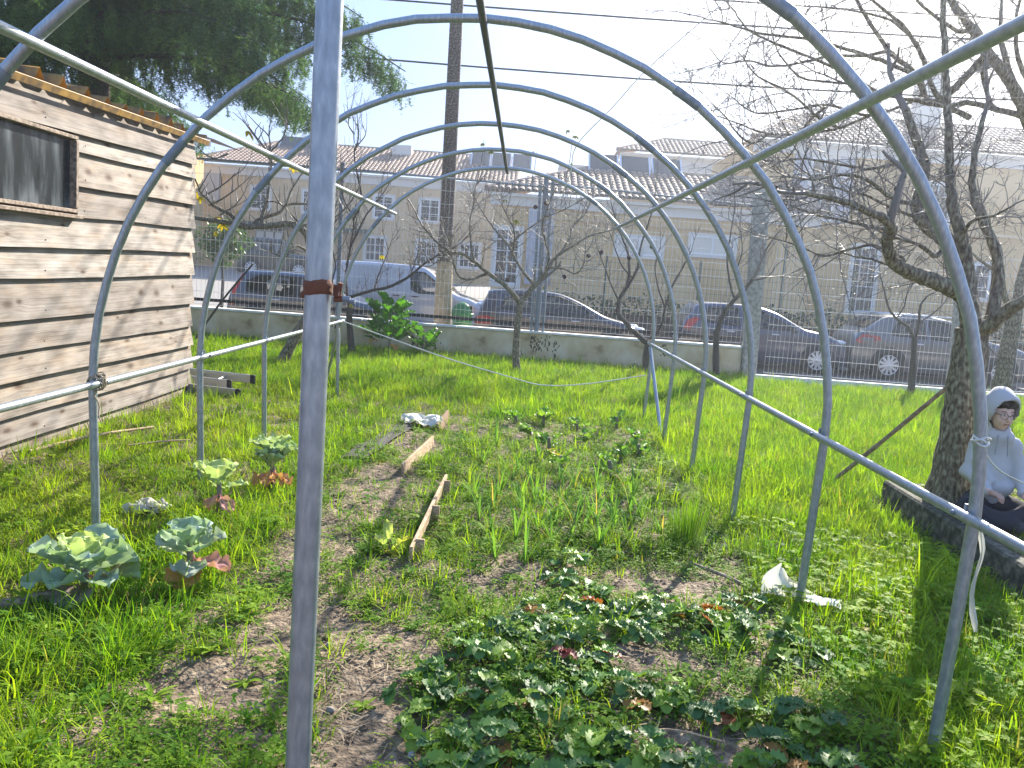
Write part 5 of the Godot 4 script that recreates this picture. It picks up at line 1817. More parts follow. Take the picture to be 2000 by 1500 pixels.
func bare_tree(called: String, label: String, limbs: Array, bark: Material, tw: Material, o: Dictionary) -> Node3D:
	var b: Array = limbs[0][0]
	var t := thing(called, label, "tree", P(b[0], 0.0, b[2]), o.get("group", "bare fruit trees"))
	var mb := MB.new()
	var pts: PackedVector3Array
	for li in limbs.size():
		var l: Array = limbs[li]
		pts = smooth(ctl_of(l), 5)
		var rad := PackedFloat32Array()
		var m := pts.size()
		var r0: float = l[0][3]
		var r1: float = l[-1][3]
		var wob := rr(0, 9)
		for i in m:
			var u := float(i) / (m - 1)
			var r := lerpf(r0, r1, u) * (1.0 + 0.04 * sin(i * 1.3 + wob) + 0.02 * sin(i * 3.1))
			if li == 0:
				r *= 1.0 + 0.35 * pow(1.0 - u, 8.0)
			rad.push_back(r)
			var w := minf(r0 * 0.35, 0.008)
			if i > 0 and i < m - 1 and li > 0:
				pts[i] += Vector3(rng.randfn(0, w), rng.randfn(0, w), rng.randfn(0, w)) * 0.35
		mb = MB.new()
		mb.tube(pts, rad, 14 if li == 0 else (9 if r0 > 0.02 else 6))
		put("trunk" if li == 0 else "branch", mb, bark, t)
	mb = MB.new()
	var dens: float = o.get("density", 7.0)
	for li in range(1, limbs.size()):
		pts = smooth(ctl_of(limbs[li]), 4)
		var m := pts.size()
		for i in m - 1:
			var seg := pts[i].distance_to(pts[i + 1])
			var cnt := seg * dens * (0.6 + 0.8 * float(i) / m)
			var k := int(cnt) + (1 if rng.randf() < cnt - int(cnt) else 0)
			for j in k:
				var tg := (pts[i + 1] - pts[i]).normalized()
				var sd := tg.cross(Vector3(rng.randfn(), rng.randfn(), rng.randfn())).normalized()
				var len_: float = o.get("len", 0.5) * rr(0.4, 1.3)
				twig(mb, pts[i].lerp(pts[i + 1], rng.randf()), tg * 0.5 + sd + Vector3(0, o.get("up", 0.5), 0), len_, o.get("r", 0.006) * rr(0.7, 1.2), o.get("up", 0.5), o.get("depth", 1), o.get("spur", 0.5))
		# the limb runs out in a twig
		twig(mb, pts[m - 1], pts[m - 1] - pts[m - 2], o.get("len", 0.5), float(limbs[li][-1][3]), o.get("up", 0.5), 1, o.get("spur", 0.5))
	tag(put("twigs", mb, tw, t), "", "", "", "stuff")
	return t


func few_leaves(t: Node3D, spots: Array, size: float, c: Color) -> void:
	for q in spots:
		var mb := MB.new()
		mb.col = c * rr(0.8, 1.15)
		var b := Basis(Vector3.UP, rr(0, TAU)) * Basis(Vector3.RIGHT, rr(-1.4, -0.3))
		for k in 3:
			leaf_into(mb, Transform3D(b * Basis(Vector3.UP, (k - 1) * 0.8), P(q[0], q[1], q[2])), size * rr(0.8, 1.2), size * 0.5, 0.3, 0.3)
		put("leaf", mb, M.leaf, t)


func trees() -> void:
	var t := bare_tree("bare_pear_tree", "bare pear tree with a forked trunk in front of the middle of the wall", LIMBS_PEAR, M.bark_grey, M.twig_grey, {"density": 18.0, "len": 0.5, "up": 0.3, "r": 0.006, "depth": 1, "spur": 0.7})
	few_leaves(t, [[-0.52, 3.62, 13.9], [-0.38, 3.5, 13.9], [0.82, 3.9, 13.8], [0.93, 3.82, 13.8], [0.9, 3.4, 13.8], [0.3, 3.55, 13.9], [-0.1, 2.75, 13.7], [0.1, 2.45, 13.7]], 0.07, Color(0.07, 0.08, 0.03))
	var mb := MB.new()
	for q in [[-0.52, 3.0, 3.68], [0.88, 3.05, 3.95], [0.33, 3.0, 3.6]]:
		mb.tube(PackedVector3Array([P(q[0] - 0.05, q[1], 13.9), P(q[0], (q[1] + q[2]) / 2, 13.88), P(q[0] + 0.02, q[2], 13.85)]), PackedFloat32Array([0.008, 0.006, 0.003]), 5)
	put("shoots", mb, M.twig_grey, t)
	tag(t.get_node("shoots"), "", "", "", "stuff")
	# shrivelled fruit still hanging on it
	for q in [[0.55, 2.76], [0.39, 2.69], [0.94, 1.62], [1.3, 1.98], [2.3, 2.2], [1.95, 2.0], [0.02, 1.5], [1.5, 2.05]]:
		mb = MB.new()
		mb.blob(P(q[0], q[1], 13.9), Vector3(0.035, 0.04, 0.035), Basis(Vector3.FORWARD, rr(0, 3)))
		put("withered_fruit", mb, mat("withered", lin(0.035, 0.012, 0.012), 0.8) if not M.has("withered") else M.withered, t)
	t = bare_tree("fig_tree", "leaning fig tree with thick level limbs and a few yellow leaves", LIMBS_FIG, M.bark_grey, M.twig_grey, {"density": 6.5, "len": 0.4, "up": 0.8, "r": 0.009, "depth": 0, "spur": 0.1})
	few_leaves(t, [[-3.75, 3.32, 12.3], [-3.7, 3.28, 12.3], [-3.1, 2.9, 12.4], [-4.42, 2.42, 12.2], [-4.35, 2.36, 12.2], [-4.08, 2.1, 12.2], [-4.02, 2.0, 12.2], [-3.82, 2.2, 12.2], [-4.1, 1.9, 12.2], [-4.6, 3.05, 12.2]], 0.1, Color(0.55, 0.42, 0.02))
	t = bare_tree("apple_tree", "bare apple tree beside the steel fence post, one branch reaching right", LIMBS_APPLE, M.bark_dark, M.twig_red, {"density": 11.0, "len": 0.5, "up": 0.8, "r": 0.0055, "depth": 1, "spur": 0.4})
	few_leaves(t, [[-2.1, 1.75, 14.4], [-2.6, 0.9, 14.4]], 0.08, Color(0.5, 0.42, 0.03))
	bare_tree("quince_tree", "small bare tree leaning left at the far right leg of the frame", LIMBS_QUINCE, M.bark_dark, M.twig_grey, {"density": 7.0, "len": 0.45, "up": 0.9, "r": 0.006, "depth": 1, "spur": 0.2})
	bare_tree("plum_tree", "slim bare tree by the thick concrete post, trunk bending right", LIMBS_PLUM, M.bark_dark, M.twig_grey, {"density": 6.0, "len": 0.6, "up": 1.0, "r": 0.006, "depth": 1, "spur": 0.0})
	bare_tree("young_tree", "young Y-shaped bare tree in front of the grey car at the far right", LIMBS_SAPLING, M.bark_dark, M.twig_grey, {"density": 4.0, "len": 0.45, "up": 0.8, "r": 0.006, "depth": 0, "spur": 0.2})
	t = bare_tree("big_bare_tree", "big bare tree with a thick mottled trunk beside the seated child", LIMBS_WALNUT, M.bark_grey, M.twig_grey, {"density": 13.0, "len": 0.55, "up": 0.1, "r": 0.0042, "depth": 2, "spur": 0.6})
	bare_tree("big_bare_tree", "bare tree at the right edge whose crown fills the top right corner", LIMBS_CROWN_TREE, M.bark_grey, M.twig_grey, {"density": 9.0, "len": 0.6, "up": 0.05, "r": 0.0045, "depth": 2, "spur": 0.8})
	bare_tree("far_bare_tree", "darker bare tree at the right edge behind the child", LIMBS_FAR_TRUNK, M.bark_grey, M.twig_grey, {"density": 6.0, "len": 0.6, "up": 0.6, "r": 0.006, "depth": 1, "spur": 0.2})
	cedar()


func needle_spray() -> ArrayMesh:
	var mb := MB.new()
	mb.col = Color(0.8, 0.6, 0.5)
	var n := 8
	var pts := PackedVector3Array()
	for i in n + 1:
		var u := float(i) / n
		pts.push_back(Vector3(0.02 * sin(u * 5.0), -0.34 * u, -0.07 * u * (1.0 - u)))
	mb.tube(pts, even(n + 1, 0.0025), 3, false)
	mb.col = Color(1, 1, 1)
	for i in 46:
		var u := rr(0.02, 1.0)
		var p := Vector3(0.02 * sin(u * 5.0), -0.34 * u, -0.07 * u * (1.0 - u))
		var a := rr(0, TAU)
		var side := Vector3(cos(a), rr(-0.7, 0.15), sin(a)).normalized()
		var l := rr(0.018, 0.05)
		var w := side.cross(Vector3(rng.randfn(), rng.randfn(), rng.randfn())).normalized() * 0.0042
		mb.col = Color(1, 1, 1) * rr(0.75, 1.25)
		mb.tri(p - w, p + w, p + side * l)
		mb.tri(p - w + side * l * 0.1, p + w * 2.2 + side * l * 0.55, p + side * l * 1.05)
	# side sprigs
	for k in 5:
		var u := 0.15 + 0.16 * k
		var q := Vector3(0.02 * sin(u * 5.0), -0.34 * u, 0)
		var a := rr(0, TAU)
		var dv := Vector3(cos(a), -0.9, sin(a)).normalized()
		for i in 14:
			var p := q + dv * 0.012 * i
			var b := rr(0, TAU)
			var side := (Vector3(cos(b), rr(-0.8, 0.2), sin(b))).normalized()
			var w := side.cross(dv).normalized() * 0.004
			mb.tri(p - w, p + w, p + side * rr(0.015, 0.038))
	return mb.mesh(M.needle)


func cedar() -> void:
	var bx := -6.6
	var bd := 13.6
	var t := thing("cedar_tree", "large dark evergreen with drooping branches rising behind the shed", "tree", P(bx, 0, bd))
	var mb := MB.new()
	mb.tube(PackedVector3Array([P(bx, -0.2, bd), P(bx + 0.05, 2.5, bd), P(bx, 6.0, bd), P(bx - 0.05, 10.5, bd)]), PackedFloat32Array([0.34, 0.27, 0.18, 0.04]), 14)
	put("trunk", mb, M.bark_dark, t)
	var xf := []
	var cl := []
	var wood := MB.new()
	for k in 72:
		var h := lerpf(4.1, 10.2, pow((k + 0.5) / 72.0, 1.25))
		var a := k * 2.399 + rr(-0.3, 0.3)
		var reach := lerpf(4.4, 0.9, (h - 3.7) / 6.6) * rr(0.7, 1.1)
		var dirv := Vector3(cos(a), 0, sin(a))
		if k == 3 or k == 9:
			dirv = Vector3(0.93, 0, 0.1).normalized()
			reach = 5.0
			reach = 4.9 if k == 3 else 4.2
			h = 4.95 if k == 3 else 5.6
		elif dirv.x > 0.3:
			reach = minf(reach, 3.5)
			h += 0.25
		if dirv.z > 0.75 and reach > 3.4:
			reach = 3.4
		var pts := PackedVector3Array()
		var n := 12
		var p := P(bx, h, bd)
		for i in n + 1:
			var u := float(i) / n
			pts.push_back(P(bx, h, bd) + dirv * reach * u + Vector3(0.1 * sin(u * 6.0 + k), reach * (0.10 * sin(u * PI * 0.8) - 0.16 * u * u), 0.1 * cos(u * 5.0 + k)))
		var rad := PackedFloat32Array()
		for i in n + 1:
			rad.push_back(lerpf(0.05, 0.008, float(i) / n))
		wood.tube(pts, rad, 5, false)
		var cnt := int(reach * (70 if k != 3 else 60))
		for j in cnt:
			var u := pow(rr(0.02, 1.0), 0.7)
			var i := mini(int(u * n), n - 1)
			var q := pts[i].lerp(pts[i + 1], u * n - i)
			var side := dirv.cross(Vector3.UP) * rng.randfn(0, 0.34 * (1.1 - 0.55 * u)) 
			q += side + Vector3(0, -absf(side.length()) * 0.22 + rr(-0.22, 0.12), 0)
			if q.x < -3.2 and q.x > -6.6 and -q.z < 9.9 and q.y < 3.2:
				continue
			var s := rr(0.7, 1.35)
			xf.append(Transform3D(Basis(Vector3.UP, rr(0, TAU)) * Basis(Vector3.RIGHT, rng.randfn(0, 0.35)) * Basis.from_scale(Vector3(s * 1.2, s, s * 1.2)), q - t.position))
			cl.append(Color(0.07, 0.15, 0.07).lerp(Color(0.2, 0.32, 0.1), rng.randf()))
	tag(put("branches", wood, M.bark_dark, t), "", "", "", "stuff")
	scatter("crown", needle_spray(), xf, cl, t)


# ---------------------------------------------------------------- loose things in the garden
func oddments() -> void:
	var mb: MB
	var t: Node3D
	# planks standing on edge beside the path
	t = thing("edging_plank", "longest pale plank on edge with short pegs, nearest the path", "plank", P(-0.19, 0, 5.2), "planks edging the bed")
	mb = MB.new()
	mb.bar(P(-0.215, 0.075, 4.42), P(-0.175, 0.09, 6.05), 0.02, 0.075, Vector3(0.06, 1, 0), 0.002)
	put("board", mb, M.plank_wood, t)
	for d in [4.52, 5.2, 5.85]:
		mb = MB.new()
		mb.bar(P(-0.186 + (d - 4.4) * 0.024, -0.05, d), P(-0.182 + (d - 4.4) * 0.024, 0.12 + 0.01 * sin(d * 9.0), d + 0.02), 0.05, 0.026, Vector3.BACK, 0.002)
		put("peg", mb, M.plank_wood, t)
	t = thing("edging_plank", "middle weathered plank on edge beside the dark fabric strip", "plank", P(-0.48, 0, 7.0), "planks edging the bed")
	mb = MB.new()
	mb.bar(P(-0.545, 0.04, 6.45), P(-0.43, 0.05, 7.6), 0.022, 0.09, Vector3(-0.15, 1, 0), 0.003)
	put("board", mb, M.plank_wood, t)
	t = thing("edging_plank", "farthest short brown plank on edge next to the white sheet", "plank", P(-0.42, 0, 8.75), "planks edging the bed")
	mb = MB.new()
	mb.bar(P(-0.45, 0.04, 8.25), P(-0.42, 0.05, 9.1), 0.024, 0.1, Vector3(-0.25, 1, 0), 0.003)
	put("board", mb, mat("brown_plank", Color(0.46, 0.35, 0.26), 0.9), t)
	# fabric and plastic
	sheet("fabric_strip", "dark weathered fabric strip lying on the soil path", "fabric", [P(-1.0, 0.035, 6.75), P(-0.7, 0.05, 8.75)], 0.2, 0.012, M.black_film, 18)
	sheet("plastic_sheet", "crumpled white plastic sheet behind the middle plank", "plastic sheet", [P(-0.82, 0.06, 8.45), P(-0.45, 0.08, 8.5)], 0.42, 0.05, M.white_sheet, 12)
	mb = MB.new()
	var g := PackedVector3Array()
	for i in 7:
		for j in 7:
			var u := i / 6.0
			var v := j / 6.0
			var w := lerpf(0.17, 0.03, v * v)
			g.push_back(P(1.8 + (u - 0.5) * w * 1.8 + 0.03 * v * -1.0 + rr(-0.006, 0.006), 0.03 + 0.17 * v * (1.0 - 0.55 * u) + 0.006 * sin(u * 17.0), 4.32 + 0.05 * v + 0.02 * sin(u * 9.0 + v * 4.0)))
	mb.grid(g, 7, 7)
	tag(put("plastic_scrap", mb, M.white_sheet), "upright torn scrap of white plastic at a right leg of the frame", "plastic scrap")
	sheet("plastic_scrap", "flat white plastic scrap on the grass beside the same leg", "plastic scrap", [P(1.86, 0.05, 4.26), P(2.02, 0.05, 4.2)], 0.12, 0.012, M.white_sheet, 8)
	sheet("mesh_scrap", "crumpled white netting on the grass behind the cabbages", "netting", [P(-1.95, 0.05, 4.98), P(-1.75, 0.06, 4.92)], 0.2, 0.045, mat("netting_grey", Color(0.66, 0.64, 0.58), 0.9), 14)
	# ladder on the grass behind the shed corner
	t = thing("ladder", "aluminium ladder lying on the grass behind the shed corner", "ladder", P(-3.5, 0, 9.9))
	for q in [[-4.6, 10.45, -2.86, 10.02, 0.14], [-4.6, 10.05, -3.0, 9.62, 0.12], [-4.4, 9.78, -2.82, 9.38, 0.06]]:
		mb = MB.new()
		mb.bar(P(q[0], q[4], q[1]), P(q[2], q[4], q[3]), 0.03, 0.1, Vector3.UP, 0.006)
		put("rail", mb, M.aluminium, t)
		mb = MB.new()
		mb.bar(P(q[2] - 0.01, q[4], q[3] + 0.003), P(q[2] + 0.05, q[4], q[3] - 0.012), 0.034, 0.105, Vector3.UP, 0.006)
		put("end_cap", mb, M.black_rubber, t)
	for k in 5:
		mb = MB.new()
		var x := -3.2 - 0.28 * k
		mb.rod(P(x, 0.14, 10.02 + (-2.86 - x) * 0.247 + 0.07), P(x, 0.12, 9.62 + (-3.0 - x) * 0.268), 0.016, 8)
		put("rung", mb, M.aluminium, t)
	# props, canes and sticks
	stick("prop_stake", "long dark stake leaning against the big bare tree", [P(3.02, 0.0, 7.2), P(3.25, 0.5, 6.75), P(3.5, 1.1, 6.2)], 0.02, M.grey_wood)
	stick("prop_stake", "thin dark stake slanting up beside the fig tree's limb", [P(-5.25, 0.1, 14.5), P(-4.8, 0.8, 14.5), P(-4.3, 1.45, 14.5)], 0.02, M.bark_dark)
	stick("cane", "pale bamboo cane lying along the foot of the shed", [P(-3.3, 0.03, 6.2), P(-3.1, 0.06, 6.75), P(-2.85, 0.05, 7.3)], 0.014, M.plank_wood)
	stick("cane", "thin pale stick lying in the grass between shed and frame", [P(-2.7, 0.06, 6.5), P(-2.5, 0.07, 6.7), P(-2.35, 0.06, 6.85)], 0.008, M.plank_wood)
	stick("log", "pale broken log half hidden in grass at the left edge", [P(-2.05, 0.03, 3.25), P(-1.8, 0.045, 3.5), P(-1.6, 0.05, 3.68)], 0.03, M.grey_wood)
	stick("cane", "grey split stick lying on soil at the edge of the right grass", [P(1.36, 0.03, 4.75), P(1.5, 0.04, 4.55), P(1.62, 0.03, 4.4)], 0.011, M.grey_wood)
	stick("cane", "thin dry stem lying across the strawberry bed", [P(0.75, 0.05, 2.75), P(0.9, 0.06, 2.82), P(1.1, 0.04, 2.8)], 0.004, M.plank_wood)
	# a few pebbles that catch the light
	for q in [[0.2, 3.0], [0.03, 2.62], [1.95, 3.9], [0.42, 3.35], [-0.3, 2.9], [0.75, 2.52], [-0.05, 4.2], [-0.42, 3.4]]:
		mb = MB.new()
		var s := rr(0.008, 0.014)
		mb.blob(P(q[0], gh(q[0], q[1]) + s * 0.5, q[1]), Vector3(s * 1.4, s, s * 1.1), Basis(Vector3.UP, rr(0, 3)), 6, 8)
		tag(put("pebble", mb, M.paving), "small pale pebble on the bare soil", "pebble", "pebbles on the soil")


func stick(called: String, label: String, ctl: Array, r: float, mt: Material) -> void:
	var mb := MB.new()
	var pts := smooth(ctl, 5)
	var rad := PackedFloat32Array()
	for i in pts.size():
		rad.push_back(r * (1.0 + 0.08 * sin(i * 2.1)) * lerpf(1.0, 0.8, float(i) / pts.size()))
	mb.tube(pts, rad, 8)
	tag(put(called, mb, mt), label, "stick" if called != "log" else "log")


func sheet(called: String, label: String, cat: String, ends: Array, wid: float, crumple: float, mt: Material, n: int) -> void:
	var mb := MB.new()
	var a: Vector3 = ends[0]
	var b: Vector3 = ends[1]
	var side := (b - a).cross(Vector3.UP).normalized() * wid
	var f := fbm(int(a.x * 100.0) + 77, 2.2, 2)
	var g := PackedVector3Array()
	for i in n + 1:
		var u := float(i) / n
		for j in n + 1:
			var v := float(j) / n - 0.5
			var p := a.lerp(b, u) + side * v * (1.0 + 0.2 * f.get_noise_2d(u * 0.6, 3.0))
			p += Vector3(f.get_noise_2d(u * 0.7, v * 0.7 + 5.0), 0, f.get_noise_2d(u * 0.7 + 9.0, v * 0.7)) * crumple
			p.y += f.get_noise_2d(u, v) * crumple * 1.6 + crumple * 0.3
			g.push_back(p)
	mb.grid(g, n + 1, n + 1)
	tag(put(called, mb, mt), label, cat)


# ---------------------------------------------------------------- crops
# a wavy cabbage leaf, stalk at the origin, reaching along -z and curling up
func cabbage_leaf(len_: float, wid: float, cup: float, wave: float, seed_: int) -> MB:
	var mb := MB.new()
	var n := 20
	var m := 18
	var g := PackedVector3Array()
	var cs := PackedColorArray()
	var r := RandomNumberGenerator.new()
	r.seed = seed_
	var ph := r.randf_range(0, 6)
	for i in n + 1:
		var u := float(i) / n
		var w := wid * 0.5 * (0.1 + 0.9 * smoothstep(0.12, 0.5, u)) * sqrt(maxf(0.0, 1.0 - pow(maxf(0.0, u - 0.45) / 0.55, 2.6)))
		for j in m + 1:
			var v := float(j) / m * 2.0 - 1.0
			var edge := pow(absf(v), 3.0)
			var x := v * w * (1.0 + (0.05 * sin(u * 31.0 + ph) + 0.05 * sin(u * 13.0 + ph * 2.0)) * edge)
			var y := cup * len_ * (0.5 * v * v * w / wid * 2.0 + 0.35 * u * u) - 0.25 * len_ * pow(u, 3.0) * cup
			y += wave * edge * (0.7 * sin(u * 16.0 + ph + v) + 0.5 * sin(u * 27.0 + ph * 3.0)) + wave * 0.18 * sin(u * 8.0 + v * 5.0 + ph)
			y += wave * 0.7 * pow(u, 4.0) * sin(v * 6.0 + ph)
			g.push_back(Vector3(x, y, -len_ * u))
			var rib := exp(-pow(v * w / 0.006, 2.0)) * (1.0 - 0.6 * u)
			var vein := pow(absf(sin((u * 0.9 - absf(v) * 0.32) * 19.0)), 14.0) * 0.15
			cs.push_back(Color(1, 1, 1).lerp(Color(1.9, 1.7, 1.9), clampf(rib + vein, 0.0, 1.0)))
	mb.grid(g, n + 1, m + 1)
	mb.c = cs
	return mb


func tinted(src: MB, c: Color, tip: Color) -> MB:
	var o := MB.new()
	o.v = src.v
	o.n = src.n
	o.t = src.t
	o.ix = src.ix
	var cs := PackedColorArray()
	for i in src.c.size():
		var u: float = src.t[i].y
		var k := c.lerp(tip, u)
		cs.push_back(Color(k.r * src.c[i].r, k.g * src.c[i].g, k.b * src.c[i].b))
	o.c = cs
	return o


func cabbage(called: String, label: String, cat: String, at: Vector3, stem: float, leaves: Array, mt: Material, reach := 0.015) -> void:
	var t := thing(called, label, cat, at)
	var mb := MB.new()
	mb.tube(PackedVector3Array([at + Vector3(0, -0.03, 0), at + Vector3(0.01, stem * 0.6, 0), at + Vector3(0, stem + 0.03, 0)]), PackedFloat32Array([0.02, 0.018, 0.014]), 8)
	put("stem", mb, M.twig_grey, t)
	# leaves: [turn, tilt (0 flat, 1.4 upright), length, width, height on the stem, colour, tip colour]
	for k in leaves.size():
		var q: Array = leaves[k]
		var src := tinted(cabbage_leaf(q[2], q[3], rr(0.2, 0.42), 0.006 + 0.06 * q[2], k * 7 + int(at.x * 50)), q[5], q[6])
		var o := MeshInstance3D.new()
		o.name = "leaf"
		o.mesh = src.mesh(mt)
		t.add_child(o, true)
		o.transform = Transform3D(Basis(Vector3.UP, q[0]) * Basis(Vector3.RIGHT, q[1]), Vector3(0, stem * q[4], 0) + Basis(Vector3.UP, q[0]) * Vector3(0, 0, -reach * (1.0 if reach < 0.05 else rr(0.1, 1.0))))


func toothed_leaflet(mb: MB, xf: Transform3D, len_: float, wid: float) -> void:
	# rounded leaflet with a toothed edge, pleated along its veins
	var n := 8
	var g := PackedVector3Array()
	for i in n + 1:
		var u := float(i) / n
		var w := wid * 0.5 * pow(sin(PI * clampf(0.06 + 0.86 * u, 0.0, 1.0)), 0.75)
		var tooth := 1.0 + (0.09 if i % 2 == 0 else -0.09)
		for s in [-1.0, -0.5, 0.0, 0.5, 1.0]:
			var e: float = absf(s)
			var y: float = e * w * 0.42 - 0.22 * len_ * u * u + (0.0022 if i % 2 == 0 else -0.0022) * e * 2.0
			g.push_back(xf * Vector3(s * w * (tooth if e > 0.9 else 1.0), y, -len_ * u + e * 0.1 * len_ * (1.0 - u)))
	mb.grid(g, n + 1, 5)


func strawberry_leaf(seed_: int) -> MB:
	var mb := MB.new()
	var r := RandomNumberGenerator.new()
	r.seed = seed_
	mb.col = Color(0.9, 1.0, 0.6)
	mb.tube(PackedVector3Array([Vector3.ZERO, Vector3(0, 0.032, -0.015), Vector3(0, 0.058, -0.04)]), PackedFloat32Array([0.002, 0.0017, 0.0013]), 4, false)
	mb.col = Color(1, 1, 1)
	var o := Vector3(0, 0.058, -0.04)
	var s := r.randf_range(0.9, 1.15)
	for k in 3:
		var a := (k - 1) * r.randf_range(1.15, 1.4)
		mb.col = Color(1, 1, 1) * r.randf_range(0.85, 1.15)
		toothed_leaflet(mb, Transform3D(Basis(Vector3.UP, a) * Basis(Vector3.RIGHT, r.randf_range(-0.25, 0.2)), o), 0.056 * s, 0.05 * s)
	return mb


func strap_leaf(mb: MB, o: Vector3, dir: Vector3, len_: float, wid: float, droop: float) -> void:
	var n := 9
	var side := dir.cross(Vector3.UP).normalized()
	var p := o
	var d := dir.normalized()
	var g := PackedVector3Array()
	for i in n + 1:
		var u := float(i) / n
		var w := wid * (0.75 + 0.25 * sin(u * 3.0)) * (1.0 - pow(u, 3.0) * 0.96)
		var up := side.cross(d).normalized()
		for s in [-1.0, 0.0, 1.0]:
			g.push_back(p + side * s * w * 0.5 + up * absf(s) * w * 0.22)
		d = (d + Vector3(0, -droop * u, 0)).normalized()
		p += d * len_ / n
	mb.grid(g, n + 1, 3)


func crops() -> void:
	var blue := Color(0.31, 0.41, 0.33)
	var green := Color(0.29, 0.41, 0.19)
	var lime := Color(0.44, 0.53, 0.22)
	var pink := Color(0.42, 0.22, 0.2)
	var tan := Color(0.5, 0.27, 0.1)
	# big cabbage on the left
	var lv := []
	for k in 4:
		lv.append([k * 1.6 + 0.4 + rr(-0.3, 0.3), rr(0.85, 1.1), rr(0.12, 0.16), rr(0.12, 0.15), 1.1, green, lime])
	for k in 7:
		lv.append([k * 0.93 + rr(-0.25, 0.25), rr(0.4, 0.75), rr(0.17, 0.24), rr(0.15, 0.2), rr(0.8, 1.05), blue.lerp(green, rng.randf()), green if k % 2 else blue])
	for k in 6:
		lv.append([k * 1.05 + rr(-0.3, 0.3), rr(0.0, 0.35), rr(0.2, 0.27), rr(0.15, 0.2), rr(0.5, 0.8), blue, blue.lerp(green, rng.randf() * 0.7)])
	lv.append([3.3, -0.38, 0.22, 0.18, 0.6, pink * 0.7, blue * 0.8])
	lv.append([4.9, 0.05, 0.23, 0.18, 0.6, pink * 0.6, green])
	cabbage("cabbage_plant", "largest blue green cabbage at the left, beside the near left leg", "cabbage", P(-1.62, 0.0, 3.72), 0.15, lv, M.leaf_matte)
	lv = []
	for k in 5:
		lv.append([k * 1.25 + 0.2, 0.9, 0.14, 0.14, 1.1, green, blue])
	for k in 5:
		lv.append([k * 1.26, 0.4, 0.17, 0.16, 0.95, blue, green if k % 2 else Color(0.3, 0.36, 0.28)])
	lv.append([3.5, -0.1, 0.18, 0.17, 0.7, blue * 0.8, Color(0.35, 0.4, 0.33)])
	lv.append([4.6, -0.25, 0.2, 0.14, 0.75, pink, pink * 1.1])
	lv.append([3.3, -0.65, 0.17, 0.17, 0.7, tan, tan])
	lv.append([1.2, 0.1, 0.16, 0.11, 0.8, Color(0.4, 0.46, 0.36), Color(0.4, 0.46, 0.36)])
	cabbage("cabbage_plant", "middle cabbage with a pink leaf and a tan dead leaf", "cabbage", P(-1.24, 0.0, 3.98), 0.17, lv, M.leaf_matte)
	lv = []
	for k in 4:
		lv.append([k * 1.5 + 3.4, 0.95, 0.16, 0.17, 1.1, green, lime])
	lv.append([1.4, 0.7, 0.2, 0.13, 1.0, lime, lime * 1.1])
	lv.append([4.9, 0.15, 0.16, 0.1, 1.0, green, lime])
	lv.append([3.9, -0.5, 0.17, 0.1, 0.8, pink, pink * 1.1])
	lv.append([3.0, -0.55, 0.13, 0.09, 0.8, pink, tan])
	cabbage("cabbage_plant", "smallest cabbage with pale green leaves and drooping pink ones", "cabbage", P(-1.46, 0.0, 5.0), 0.2, lv, M.leaf_matte)
	lv = []
	for k in 26:
		var w := rr(0.3, 1.15)
		lv.append([rr(0, TAU), w, rr(0.12, 0.2), rr(0.08, 0.13), rr(0.6, 1.15), green.lerp(blue, rng.randf() * 0.8), green.lerp(lime, rng.randf())])
	for k in 4:
		lv.append([2.6 + k * 0.6, -0.5, 0.16, 0.1, 0.55, pink if k % 2 else tan, tan])
	cabbage("sprouting_broccoli", "leafy broccoli plant half hidden by the door post", "vegetable plant", P(-1.36, 0.0, 5.75), 0.24, lv, M.leaf_matte)
	# kale in front of the boundary wall
	lv = []
	for k in 60:
		var g := Color(0.05, 0.16, 0.02).lerp(Color(0.12, 0.32, 0.03), rng.randf())
		lv.append([rr(0, TAU), rr(0.1, 1.25), rr(0.22, 0.38), rr(0.16, 0.27), rr(0.3, 1.2), g * 0.8, g])
	lv.append([3.6, -0.4, 0.22, 0.16, 0.3, tan * 1.2, tan * 1.3])
	lv.append([2.2, -0.4, 0.2, 0.1, 0.4, tan * 1.4, tan * 1.4])
	cabbage("kale_plant", "bright green kale plant growing against the boundary wall", "kale", P(-2.05, 0.0, 15.3), 0.72, lv, M.leaf_gloss, 0.34)
	lv = []
	for k in 16:
		var g := Color(0.05, 0.15, 0.02).lerp(Color(0.12, 0.3, 0.03), rng.randf())
		lv.append([rr(0, TAU), rr(0.0, 1.1), rr(0.2, 0.32), rr(0.16, 0.24), rr(0.3, 1.1), g * 0.8, g])
	cabbage("kale_plant", "shorter dark kale plant close on the right of the bright one", "kale", P(-1.45, 0.0, 15.35), 0.4, lv, M.leaf_gloss, 0.2)
	# squash seedlings in the far bed
	var squash := [[0.6, 9.1], [0.95, 8.9], [1.4, 9.15], [0.45, 8.3], [0.62, 7.7], [1.0, 8.2], [1.5, 8.4], [1.25, 7.4], [0.7, 7.0], [1.45, 7.7], [0.3, 9.0], [1.1, 6.9]]
	for k in squash.size():
		var q: Array = squash[k]
		lv = []
		for j in rng.randi_range(6, 9):
			var g := Color(0.1, 0.23, 0.04).lerp(Color(0.26, 0.4, 0.06), rng.randf())
			lv.append([rr(0, TAU), rr(-0.1, 0.8), rr(0.08, 0.15), rr(0.07, 0.13), rr(0.4, 1.2), g, g * 1.1])
		if k == 8:
			lv.append([1.0, 0.2, 0.12, 0.12, 1.3, Color(0.5, 0.4, 0.06), Color(0.5, 0.4, 0.06)])
		cabbage("young_brassica", "young broad leaved vegetable plant in the far part of the bed", "vegetable plant", P(q[0], gh(q[0], q[1]), q[1]), 0.1, lv, M.leaf_gloss)
		(get_child(get_child_count() - 1) as Node).set_meta("group", "young vegetable plants in the far bed")
